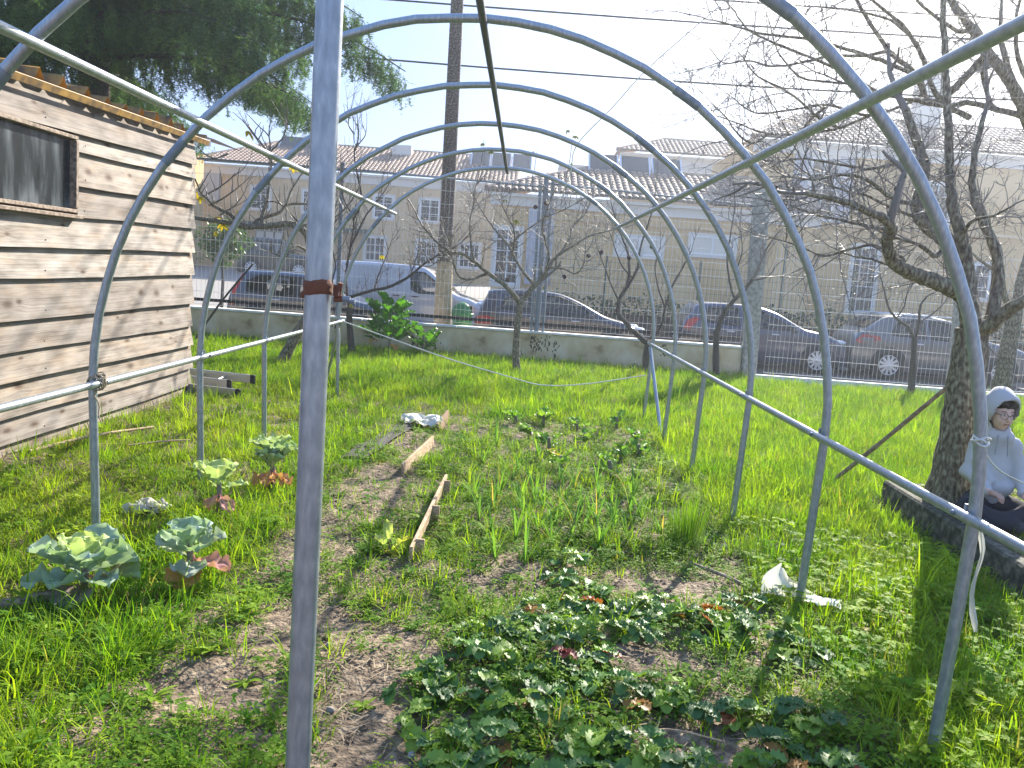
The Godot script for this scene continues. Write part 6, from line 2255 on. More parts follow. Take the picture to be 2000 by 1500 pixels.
	# leeks
	var leeks := [[0.12, 5.35], [0.3, 5.0], [0.42, 5.55], [0.55, 4.85], [0.62, 5.6], [0.75, 5.3], [0.85, 5.75], [1.0, 5.4], [1.15, 5.9], [0.5, 6.1], [0.2, 6.2], [0.8, 6.3], [1.0, 6.4], [0.35, 6.7], [0.1, 7.0], [0.55, 7.3], [0.15, 7.7], [1.25, 5.2], [0.45, 4.55], [0.28, 4.7], [0.9, 4.95], [0.0, 5.9], [0.66, 5.0], [1.12, 5.55], [0.7, 5.5], [0.58, 5.75], [0.92, 5.2], [0.36, 5.25], [0.78, 5.05], [1.05, 5.15], [0.22, 5.6], [0.95, 6.0], [0.68, 6.0], [0.3, 6.4], [1.2, 6.3], [0.48, 5.9], [0.15, 5.2], [0.85, 5.5], [1.08, 5.75], [0.62, 5.3], [0.38, 5.75], [0.75, 5.85], [0.95, 5.65], [0.5, 5.25], [0.26, 5.9], [1.2, 5.6], [0.7, 6.5]]
	for q in leeks:
		var at := P(q[0] + rr(-0.05, 0.05), 0, q[1] + rr(-0.1, 0.1))
		at.y = gh(at.x, -at.z)
		var t := thing("leek", "upright leek or garlic plant with long strap leaves in the middle bed", "leek", at, "leeks in the middle bed")
		for k in rng.randi_range(6, 10):
			var mb := MB.new()
			var g := Color(0.1, 0.24, 0.07).lerp(Color(0.22, 0.4, 0.06), rng.randf())
			if rng.randf() < 0.1:
				g = Color(0.42, 0.34, 0.12)
			mb.col = g
			var a := rr(0, TAU)
			strap_leaf(mb, at + Vector3(0, 0.0, 0), Vector3(cos(a) * rr(0.12, 0.55), 1.0, sin(a) * rr(0.12, 0.55)), rr(0.16, 0.38), rr(0.009, 0.016), rr(0.1, 0.8))
			put("leaf", mb, M.leaf, t)
	# chive clump by the right legs
	var ct := thing("chive_clump", "dense upright clump of thin green chives near the right legs", "chives", P(1.42, 0, 5.2))
	var cm := MB.new()
	for k in 170:
		var a := rr(0, TAU)
		var r := sqrt(rng.randf()) * 0.1
		cm.col = Color(0.09, 0.22, 0.02).lerp(Color(0.2, 0.34, 0.03), rng.randf())
		strap_leaf(cm, P(1.42, 0.0, 5.2) + Vector3(cos(a) * r, 0, sin(a) * r), Vector3(cos(a) * r * 2.2, 1, sin(a) * r * 2.2), rr(0.2, 0.36), 0.005, rr(0.0, 0.16))
	tag(put("blades", cm, M.leaf, ct), "", "", "", "stuff")
	# strawberries
	var variants := []
	for k in 6:
		variants.append(strawberry_leaf(900 + k))
	var tints := [Color(0.11, 0.22, 0.06), Color(0.15, 0.28, 0.07), Color(0.09, 0.18, 0.065), Color(0.24, 0.37, 0.06), Color(0.3, 0.1, 0.04), Color(0.34, 0.18, 0.05), Color(0.2, 0.04, 0.035)]
	var meshes := []
	for c in tints:
		var row := []
		for v: MB in variants:
			var o := MB.new()
			o.v = v.v
			o.n = v.n
			o.t = v.t
			o.ix = v.ix
			for cc in v.c:
				o.c.push_back(Color(cc.r * c.r, cc.g * c.g, cc.b * c.b))
			row.append(o.mesh(M.leaf_gloss))
		meshes.append(row)
	var spots := [[0.02, 2.96], [0.1, 3.2], [0.31, 3.34], [0.47, 3.07], [0.29, 2.79], [0.46, 2.68], [0.63, 3.35], [0.76, 3.61], [0.37, 3.6], [0.2, 2.95], [0.86, 4.11], [0.98, 3.9], [1.19, 3.86], [1.38, 3.83], [1.54, 3.8], [0.96, 3.18], [1.29, 2.93], [1.43, 3.02], [0.59, 2.83], [0.75, 2.72], [0.63, 4.3], [0.72, 4.5], [0.6, 3.95], [0.8, 3.85], [0.5, 3.75], [1.05, 3.1], [0.9, 2.62], [0.38, 2.5], [0.6, 2.55], [1.5, 2.75], [0.72, 4.05], [1.1, 3.98], [1.3, 3.7], [0.55, 3.45], [0.22, 3.45], [0.12, 2.75], [1.6, 3.6], [0.15, 2.55], [0.35, 3.0], [1.4, 2.6], [1.22, 2.72], [0.72, 3.15], [0.9, 3.7], [1.48, 4.0]]
	for q in spots:
		var x: float = q[0] + rr(-0.04, 0.04)
		var d: float = q[1] + rr(-0.05, 0.05)
		var t := thing("strawberry_plant", "low strawberry plant with dark toothed leaves in the near right bed", "strawberry", P(x, gh(x, d), d), "strawberry plants")
		for k in rng.randi_range(7, 11):
			var ti := rng.randi_range(0, 3)
			if rng.randf() < 0.07:
				ti = rng.randi_range(4, 6)
			var o := MeshInstance3D.new()
			o.name = "leaf"
			o.mesh = meshes[ti][rng.randi_range(0, 5)]
			t.add_child(o, true)
			var a := rr(0, TAU)
			var r := rr(0.0, 0.085)
			var s := rr(0.75, 1.25)
			o.transform = Transform3D(Basis(Vector3.UP, a) * Basis(Vector3.RIGHT, rr(-0.55, 0.25)) * Basis.from_scale(Vector3(s, s * rr(0.7, 1.2), s)), Vector3(-sin(a) * r, rr(-0.01, 0.015), -cos(a) * r))
	# broad dock weed by the plank
	lv = [[0.4, 1.0, 0.16, 0.06, 0.5, lime, lime], [2.6, 0.7, 0.15, 0.055, 0.5, green, lime], [4.5, 0.6, 0.14, 0.06, 0.5, lime, Color(0.35, 0.36, 0.05)], [3.5, 0.1, 0.12, 0.07, 0.4, Color(0.35, 0.33, 0.06), Color(0.4, 0.36, 0.06)]]
	cabbage("dock_weed", "yellow green broad leaved weed beside the near end of the plank", "weed", P(-0.36, 0.0, 4.62), 0.05, lv, M.leaf)


# ---------------------------------------------------------------- grass and weeds
func blade(mb: MB, o: Vector3, a: float, lean: float, len_: float, w: float, droop: float) -> void:
	var side := Vector3(cos(a + PI / 2), 0, sin(a + PI / 2))
	var d := Vector3(cos(a) * lean, 1, sin(a) * lean).normalized()
	var n := 4
	var p := o
	var base := mb.v.size()
	for i in n + 1:
		var u := float(i) / n
		var nn := side.cross(d).normalized()
		if i < n:
			var hw := w * 0.5 * (1.0 - u * u * 0.7)
			mb.vert(p - side * hw, (nn - side * 0.35).normalized())
			mb.vert(p + side * hw, (nn + side * 0.35).normalized())
		else:
			mb.vert(p, nn)
		d = (d + Vector3(cos(a) * droop * 0.5, -droop * u, sin(a) * droop * 0.5)).normalized()
		p += d * len_ / n
	for i in n - 1:
		var k := base + i * 2
		mb.ix.append_array([k, k + 2, k + 1, k + 1, k + 2, k + 3])
	var k := base + (n - 1) * 2
	mb.ix.append_array([k, k + 2, k + 1])


func grass_tuft(cnt: int, h: float, spread: float, w: float, droop: float) -> ArrayMesh:
	var mb := MB.new()
	for k in cnt:
		var a := rr(0, TAU)
		var r := sqrt(rng.randf()) * spread
		mb.col = Color(0.85, 1, 1).lerp(Color(1.2, 1.08, 0.8), rng.randf()) * rr(0.7, 1.25)
		if rng.randf() < 0.04:
			mb.col = Color(2.0, 1.2, 2.5)
		blade(mb, Vector3(cos(a) * r, -0.01, sin(a) * r), a + rng.randfn(0, 0.6), absf(rng.randfn(0, 0.5)), h * rr(0.35, 1.15), w * rr(0.7, 1.2), absf(rng.randfn(0, droop)))
	return mb.mesh(M.grass_blade)


func clover_tuft() -> ArrayMesh:
	var mb := MB.new()
	for k in 16:
		var a := rr(0, TAU)
		var r := sqrt(rng.randf()) * 0.075
		var top := Vector3(cos(a) * r, rr(0.02, 0.075), sin(a) * r)
		mb.col = Color(0.9, 1.0, 0.7)
		blade(mb, Vector3(cos(a) * r * 0.6, -0.01, sin(a) * r * 0.6), a, 0.3, top.y + 0.01, 0.002, 0.02)
		var tilt := Basis(Vector3.UP, rr(0, TAU)) * Basis(Vector3.RIGHT, rr(-0.5, 0.5))
		var s := rr(0.009, 0.015)
		mb.col = Color(1, 1, 1) * rr(0.75, 1.25)
		for j in 3:
			var b := tilt * Basis(Vector3.UP, TAU * j / 3.0)
			leaf_into(mb, Transform3D(b, top), s * 1.5, s * 1.5, 0.25, 0.1, 2)
	return mb.mesh(M.leaf)


func weed_tuft(kind: int) -> ArrayMesh:
	var mb := MB.new()
	if kind == 0:
		# creeping chickweed: many small pointed leaves
		for k in 34:
			var a := rr(0, TAU)
			var r := sqrt(rng.randf()) * 0.08
			mb.col = Color(1, 1, 1) * rr(0.7, 1.3)
			leaf_into(mb, Transform3D(Basis(Vector3.UP, rr(0, TAU)) * Basis(Vector3.RIGHT, rr(-0.4, 0.8)), Vector3(cos(a) * r, rr(0.004, 0.04) * (1.0 - r * 5.0) + 0.006, sin(a) * r)), rr(0.012, 0.024), rr(0.007, 0.012), 0.3, 0.2, 2)
	elif kind == 1:
		# rosette of longer leaves
		for k in 9:
			mb.col = Color(1, 1, 1) * rr(0.75, 1.25)
			leaf_into(mb, Transform3D(Basis(Vector3.UP, TAU * k / 9.0 + rr(-0.3, 0.3)) * Basis(Vector3.RIGHT, rr(0.05, 0.75)), Vector3(0, 0.004, 0)), rr(0.05, 0.1), rr(0.014, 0.026), 0.3, 0.35, 4)
	else:
		# upright stems with paired leaves
		for k in 5:
			var a := rr(0, TAU)
			var dv := Vector3(cos(a) * 0.4, 1, sin(a) * 0.4).normalized()
			var h := rr(0.04, 0.11)
			mb.col = Color(0.8, 0.9, 0.6)
			blade(mb, Vector3(cos(a), 0, sin(a)) * 0.015, a, 0.35, h, 0.003, 0.0)
			for j in 6:
				mb.col = Color(1, 1, 1) * rr(0.75, 1.25)
				leaf_into(mb, Transform3D(Basis(Vector3.UP, rr(0, TAU)) * Basis(Vector3.RIGHT, rr(-0.2, 0.6)), dv * h * (0.3 + 0.14 * j)), rr(0.014, 0.028), rr(0.008, 0.014), 0.25, 0.3, 2)
	return mb.mesh(M.leaf)


func straw_bits() -> ArrayMesh:
	var mb := MB.new()
	for k in 9:
		var a := rr(0, TAU)
		var p := Vector3(rr(-0.07, 0.07), rr(0.004, 0.014), rr(-0.07, 0.07))
		var dv := Vector3(cos(a), rr(-0.1, 0.15), sin(a)) * rr(0.02, 0.07)
		mb.col = Color(1, 1, 1) * rr(0.6, 1.3)
		var sd := dv.cross(Vector3.UP).normalized() * rr(0.001, 0.003)
		mb.quad(p - sd, p + sd, p + dv + sd * 0.6, p + dv - sd * 0.6)
	return mb.mesh(M.vcol)


func clod_mesh(seed_: int) -> ArrayMesh:
	var mb := MB.new()
	var f := fbm(seed_, 1.3, 2)
	var pts := PackedVector3Array()
	for i in 7:
		var la := PI * i / 6.0 - PI / 2
		for k in 9:
			var a := TAU * (k % 8) / 8.0
			var u := Vector3(cos(la) * cos(a), sin(la), cos(la) * sin(a))
			pts.push_back(u * 0.011 * (1.0 + 0.6 * f.get_noise_3dv(u * 1.2)) * Vector3(1.2, 0.75, 1.0))
	mb.grid(pts, 7, 9, true)
	return mb.mesh(M.clod)


# how bare the soil is: 0 overgrown, 1 bare
func bare(x: float, d: float) -> float:
	var s := 0.0
	for b in [[-0.68, 5.9, 0.32, 1.0], [-0.78, 4.7, 0.26, 0.6], [-0.2, 3.25, 0.26, 0.45], [-0.55, 3.55, 0.28, 0.3], [-0.6, 7.5, 0.35, 0.5], [-0.1, 2.7, 0.22, 0.35], [0.95, 3.45, 0.3, 0.25], [1.05, 2.9, 0.25, 0.25], [1.15, 4.4, 0.35, 0.3], [0.35, 4.35, 0.3, 0.3], [-0.75, 3.0, 0.3, 0.25]]:
		var q := pow((x - b[0]) / b[2], 2.0) + pow((d - b[1]) / b[3], 2.0)
		s = maxf(s, 1.0 - smoothstep(0.45, 1.25, q + 0.5 * patch.get_noise_2d(x * 2.0, d * 2.0)))
	if absf(x) < 1.75 and d < 9.3:
		s = maxf(s, 0.16 + 0.5 * patch.get_noise_2d(x * 1.4 + 30.0, d * 1.4))
	return clampf(s, 0.0, 1.0)


func meadow() -> void:
	var lush := [grass_tuft(15, 0.17, 0.06, 0.0065, 0.4), grass_tuft(15, 0.2, 0.06, 0.006, 0.5), grass_tuft(13, 0.15, 0.07, 0.007, 0.7)]
	var short := [grass_tuft(16, 0.08, 0.05, 0.0045, 0.45), grass_tuft(14, 0.1, 0.055, 0.005, 0.6)]
	var long := [grass_tuft(9, 0.26, 0.04, 0.009, 0.35), grass_tuft(7, 0.22, 0.03, 0.01, 0.5)]
	var clo := [clover_tuft(), clover_tuft()]
	var wd := [weed_tuft(0), weed_tuft(0), weed_tuft(1), weed_tuft(2)]
	var bins := {}
	var add := func(key: String, mesh: Mesh, xf: Transform3D, c: Color) -> void:
		var id := key + str(mesh.get_instance_id())
		if not bins.has(id):
			bins[id] = [key, mesh, [], []]
		bins[id][2].append(xf)
		bins[id][3].append(c)
	var strips := [[1.7, 3.2, 820.0], [3.2, 5.2, 660.0], [5.2, 8.0, 430.0], [8.0, 11.0, 280.0], [11.0, 16.0, 190.0]]
	for st in strips:
		var half: float = 0.66 * st[1] + 1.2
		var x0 := maxf(-7.5, 0.28 - half)
		var x1 := minf(12.0, 0.28 + half)
		var cnt := int((x1 - x0) * (st[1] - st[0]) * st[2])
		for k in cnt:
			var x := rr(x0, x1)
			var d := rr(st[0], st[1])
			if x < -3.38 and d < 9.75:
				continue
			if d > 15.25 and x > 4.5 or d > 16.05:
				continue
			if x > 3.1 and x < 3.34 and d < 6.7:
				continue
			var b := bare(x, d)
			var pn := patch.get_noise_2d(x * 0.7 + 60.0, d * 0.7)
			var y := gh(x, d)
			var turn := Basis(Vector3.UP, rr(0, TAU)) * Basis(Vector3.RIGHT, rng.randfn(0, 0.12))
			var inside := absf(x) < 1.72 and d < 9.4
			var raised := x > 3.3 and d < 6.6
			var g := Color(0.13, 0.28, 0.02).lerp(Color(0.36, 0.48, 0.035), clampf(0.48 + 0.75 * pn + rng.randfn(0, 0.28), 0.0, 1.0)) * clampf(1.0 + 0.5 * patch.get_noise_2d(x * 2.6 + 9.0, d * 2.6), 0.6, 1.4)
			if rng.randf() < 0.025:
				g = Color(0.42, 0.36, 0.12)
			var s := rr(0.7, 1.2) * (1.0 + 0.35 * patch.get_noise_2d(x * 2.2, d * 2.2 + 80.0))
			if raised:
				if rng.randf() < 0.14:
					add.call("weeds", wd[rng.randi_range(0, 3)], Transform3D(turn.scaled(Vector3.ONE * s), P(x, y, d)), g * 0.8)
				elif rng.randf() < 0.06:
					add.call("meadow_grass", short[0], Transform3D(turn.scaled(Vector3.ONE * s), P(x, y, d)), g)
				continue
			if inside:
				if rng.randf() < b * 0.9:
					continue
				var roll := rng.randf()
				var near_bed := d + 1.6 * pn + 0.5 * patch.get_noise_2d(x * 3.0, d * 3.0) < 4.6
				var wg := Color(0.09, 0.22, 0.025).lerp(Color(0.26, 0.4, 0.04), rng.randf())
				if x < -1.1:
					if roll < 0.72:
						add.call("meadow_grass", short[rng.randi_range(0, 1)] if roll < 0.3 else lush[rng.randi_range(0, 2)], Transform3D(turn.scaled(Vector3.ONE * s), P(x, y, d)), g)
					elif roll < 0.77:
						add.call("clover", clo[rng.randi_range(0, 1)], Transform3D(turn.scaled(Vector3.ONE * s), P(x, y, d)), wg)
					elif roll < 0.88:
						add.call("weeds", wd[rng.randi_range(0, 3)], Transform3D(turn.scaled(Vector3.ONE * s), P(x, y, d)), wg)
				elif roll < (0.36 if near_bed else 0.42):
					add.call("weeds", wd[0 if rng.randf() < 0.6 else rng.randi_range(1, 3)], Transform3D(turn.scaled(Vector3.ONE * s), P(x, y, d)), wg)
				elif roll < (0.44 if near_bed else 0.56):
					add.call("meadow_grass", short[rng.randi_range(0, 1)], Transform3D(turn.scaled(Vector3.ONE * s), P(x, y, d)), g)
				elif roll < (0.49 if near_bed else 0.7):
					add.call("meadow_grass", lush[rng.randi_range(0, 2)], Transform3D(turn.scaled(Vector3.ONE * s * 0.9), P(x, y, d)), g)
				elif roll < (0.53 if near_bed else 0.75):
					add.call("clover", clo[0], Transform3D(turn.scaled(Vector3.ONE * s), P(x, y, d)), wg)
				continue
			if rng.randf() < b * 0.8 or (x < 0.0 and d < 10.0 and rng.randf() < 0.25 + 0.5 * patch.get_noise_2d(x * 0.9, d * 0.9 + 7.0)):
				continue
			var roll := rng.randf()
			if x < 0.0 and d < 10.5:
				# left lawn: shorter, yellower, worn
				var lg := g.lerp(Color(0.3, 0.34, 0.06), 0.3 + 0.2 * pn)
				if roll < 0.62:
					add.call("meadow_grass", short[rng.randi_range(0, 1)], Transform3D(turn.scaled(Vector3.ONE * s * 1.25), P(x, y, d)), lg)
				elif roll < 0.8:
					add.call("meadow_grass", lush[rng.randi_range(0, 2)], Transform3D(turn.scaled(Vector3.ONE * s * 0.75), P(x, y, d)), g)
				elif roll < 0.88 and d < 6.0:
					add.call("clover", clo[rng.randi_range(0, 1)], Transform3D(turn.scaled(Vector3.ONE * s), P(x, y, d)), g * 0.8)
				elif roll < 0.9:
					add.call("meadow_grass", long[rng.randi_range(0, 1)], Transform3D(turn.scaled(Vector3.ONE * s * 0.8), P(x, y, d)), g)
			else:
				var near := d < 5.6 and x > 0.0
				if near and roll < 0.07:
					add.call("clover", clo[rng.randi_range(0, 1)], Transform3D(turn.scaled(Vector3.ONE * s * 1.3), P(x, y, d)), g)
				elif near and roll < 0.12:
					add.call("weeds", wd[rng.randi_range(0, 3)], Transform3D(turn.scaled(Vector3.ONE * s * 1.2), P(x, y, d)), g * 0.8)
				elif roll < 0.93:
					add.call("meadow_grass", lush[rng.randi_range(0, 2)], Transform3D(turn.scaled(Vector3.ONE * s * (0.8 if near else 1.0)), P(x, y, d)), g)
				elif roll < 0.955:
					add.call("meadow_grass", long[rng.randi_range(0, 1)], Transform3D(turn.scaled(Vector3.ONE * s), P(x, y, d)), g)
	var info := {"meadow_grass": ["bright green grass growing all round the beds", "grass"], "clover": ["low clover leaves growing among the grass", "clover"], "weeds": ["small leafy weeds scattered over the beds", "weeds"]}
	for id in bins:
		var q: Array = bins[id]
		if not info.has(q[0]):
			continue
		tag(scatter(q[0], q[1], q[2], q[3]), info[q[0]][0], info[q[0]][1], "", "stuff")
	# dead straw and soil crumbs over the beds
	var sx := []
	var sc := []
	for k in 2600:
		var x := rr(-3.3, 2.4)
		var d := rr(2.0, 9.0)
		sx.append(Transform3D(Basis(Vector3.UP, rr(0, TAU)).scaled(Vector3.ONE * rr(0.6, 1.3)), P(x, gh(x, d) + 0.004, d)))
		sc.append(Color(0.36, 0.28, 0.17).lerp(Color(0.16, 0.1, 0.06), rng.randf()))
	tag(scatter("dead_straw", straw_bits(), sx, sc), "dry straw and dead leaf bits lying on the soil", "straw", "", "stuff")
	for v in 3:
		sx = []
		for k in 2200:
			var x := rr(-1.5, 1.9)
			var d := rr(2.0, 8.5)
			if bare(x, d) < 0.3:
				continue
			sx.append(Transform3D(Basis(Vector3.UP, rr(0, TAU)).scaled(Vector3.ONE * rr(0.15, 0.6) * (2.4 if rng.randf() < 0.04 else 1.0)), P(x, gh(x, d) + 0.001, d)))
		tag(scatter("soil_crumbs", clod_mesh(300 + v), sx, []), "small soil crumbs on the bare path and beds", "soil", "", "stuff")


# ---------------------------------------------------------------- the seated child
# distance to a tapered capsule
func cap_d(p: Vector3, a: Vector3, b: Vector3, ra: float, rb: float) -> float:
	var ab := b - a
	var t := clampf((p - a).dot(ab) / maxf(ab.length_squared(), 1e-9), 0.0, 1.0)
	return (p - a - ab * t).length() - lerpf(ra, rb, t)


func ell_d(p: Vector3, c: Vector3, r: Vector3, inv: Basis) -> float:
	var q := inv * (p - c)
	var k0 := (q / r).length()
	var k1 := (q / (r * r)).length()
	return k0 * (k0 - 1.0) / maxf(k1, 1e-6)


# prims: ["c", a, b, ra, rb] or ["e", centre, radii, basis]; cuts the same; meshes the smooth union less the cuts as surface nets
func body_mesh(prims: Array, cuts: Array, cell: float, k: float) -> MB:
	var lo := Vector3.ONE * 1e9
	var hi := -lo
	for q in prims:
		var pad := cell * 3.0 + k
		if q[0] == "c":
			for e in [[q[1], q[3]], [q[2], q[4]]]:
				lo = lo.min(e[0] - Vector3.ONE * (e[1] + pad))
				hi = hi.max(e[0] + Vector3.ONE * (e[1] + pad))
		else:
			var m: float = maxf(q[2].x, maxf(q[2].y, q[2].z)) + pad
			lo = lo.min(q[1] - Vector3.ONE * m)
			hi = hi.max(q[1] + Vector3.ONE * m)
	var n := Vector3i(((hi - lo) / cell).ceil()) + Vector3i.ONE
	var f := PackedFloat32Array()
	f.resize(n.x * n.y * n.z)
	f.fill(0.0)
	for q in prims:
		var a: Vector3
		var b: Vector3
		var reach := 4.0 * k + cell * 2.0
		if q[0] == "c":
			a = (q[1] as Vector3).min(q[2]) - Vector3.ONE * (maxf(q[3], q[4]) + reach)
			b = (q[1] as Vector3).max(q[2]) + Vector3.ONE * (maxf(q[3], q[4]) + reach)
		else:
			var m: float = maxf(q[2].x, maxf(q[2].y, q[2].z)) + reach
			a = q[1] - Vector3.ONE * m
			b = q[1] + Vector3.ONE * m
		var ia := Vector3i(((a - lo) / cell).floor()).clamp(Vector3i.ZERO, n - Vector3i.ONE)
		var ib := Vector3i(((b - lo) / cell).ceil()).clamp(Vector3i.ZERO, n - Vector3i.ONE)
		var inv: Basis = q[3].inverse() if q[0] == "e" else Basis.IDENTITY
		for z in range(ia.z, ib.z + 1):
			for y in range(ia.y, ib.y + 1):
				for x in range(ia.x, ib.x + 1):
					var p := lo + Vector3(x, y, z) * cell
					var d := cap_d(p, q[1], q[2], q[3], q[4]) if q[0] == "c" else ell_d(p, q[1], q[2], inv)
					if d < reach:
						f[(z * n.y + y) * n.x + x] += exp(-d / k)
	for i in f.size():
		f[i] = 1.0 if f[i] < 1e-9 else -k * log(f[i])
	for q in cuts:
		var inv: Basis = q[3].inverse() if q[0] == "e" else Basis.IDENTITY
		for z in n.z:
			for y in n.y:
				for x in n.x:
					var i := (z * n.y + y) * n.x + x
					if f[i] < 0.5:
						var p := lo + Vector3(x, y, z) * cell
						var d := cap_d(p, q[1], q[2], q[3], q[4]) if q[0] == "c" else ell_d(p, q[1], q[2], inv)
						f[i] = maxf(f[i], -d)
	var mb := MB.new()
	var vid := PackedInt32Array()
	vid.resize(f.size())
	vid.fill(-1)
	var sx := 1
	var sy := n.x
	var sz := n.x * n.y
	var offs := [0, sx, sy, sx + sy, sz, sx + sz, sy + sz, sx + sy + sz]
	var edges := [[0, 1], [2, 3], [4, 5], [6, 7], [0, 2], [1, 3], [4, 6], [5, 7], [0, 4], [1, 5], [2, 6], [3, 7]]
	for z in n.z - 1:
		for y in n.y - 1:
			for x in n.x - 1:
				var i := z * sz + y * sy + x
				var neg := 0
				for o: int in offs:
					if f[i + o] < 0.0:
						neg += 1
				if neg == 0 or neg == 8:
					continue
				var sum := Vector3.ZERO
				var cnt := 0
				for e in edges:
					var fa := f[i + offs[e[0]]]
					var fb := f[i + offs[e[1]]]
					if (fa < 0.0) != (fb < 0.0):
						var t := fa / (fa - fb)
						var pa := Vector3(e[0] & 1, (e[0] >> 1) & 1, (e[0] >> 2) & 1)
						var pb := Vector3(e[1] & 1, (e[1] >> 1) & 1, (e[1] >> 2) & 1)
						sum += pa.lerp(pb, t)
						cnt += 1
				var g := Vector3(f[i + sx] - f[i], f[i + sy] - f[i], f[i + sz] - f[i])
				g += Vector3(f[i + 7 * 0 + sx + sy + sz] - f[i + sy + sz], f[i + sx + sy + sz] - f[i + sx + sz], f[i + sx + sy + sz] - f[i + sx + sy])
				vid[i] = mb.vert(lo + (Vector3(x, y, z) + sum / cnt) * cell, g.normalized())
	for z in range(1, n.z - 1):
		for y in range(1, n.y - 1):
			for x in range(1, n.x - 1):
				var i := z * sz + y * sy + x
				var s := f[i] < 0.0
				for ax in 3:
					var o: int = [sx, sy, sz][ax]
					if (f[i + o] < 0.0) == s:
						continue
					var u: int = [sy, sz, sx][ax]
					var w: int = [sz, sx, sy][ax]
					var a := vid[i - u - w]
					var b := vid[i - w]
					var c := vid[i]
					var d := vid[i - u]
					if a < 0 or b < 0 or c < 0 or d < 0:
						continue
					if s:
						mb.ix.append_array([a, c, b, a, d, c])
					else:
						mb.ix.append_array([a, b, c, a, c, d])
	return mb


func place(mb: MB, xf: Transform3D, c: Color) -> MB:
	for i in mb.v.size():
		mb.v[i] = xf * mb.v[i]
		mb.n[i] = (xf.basis * mb.n[i]).normalized()
		mb.c[i] = c
	return mb


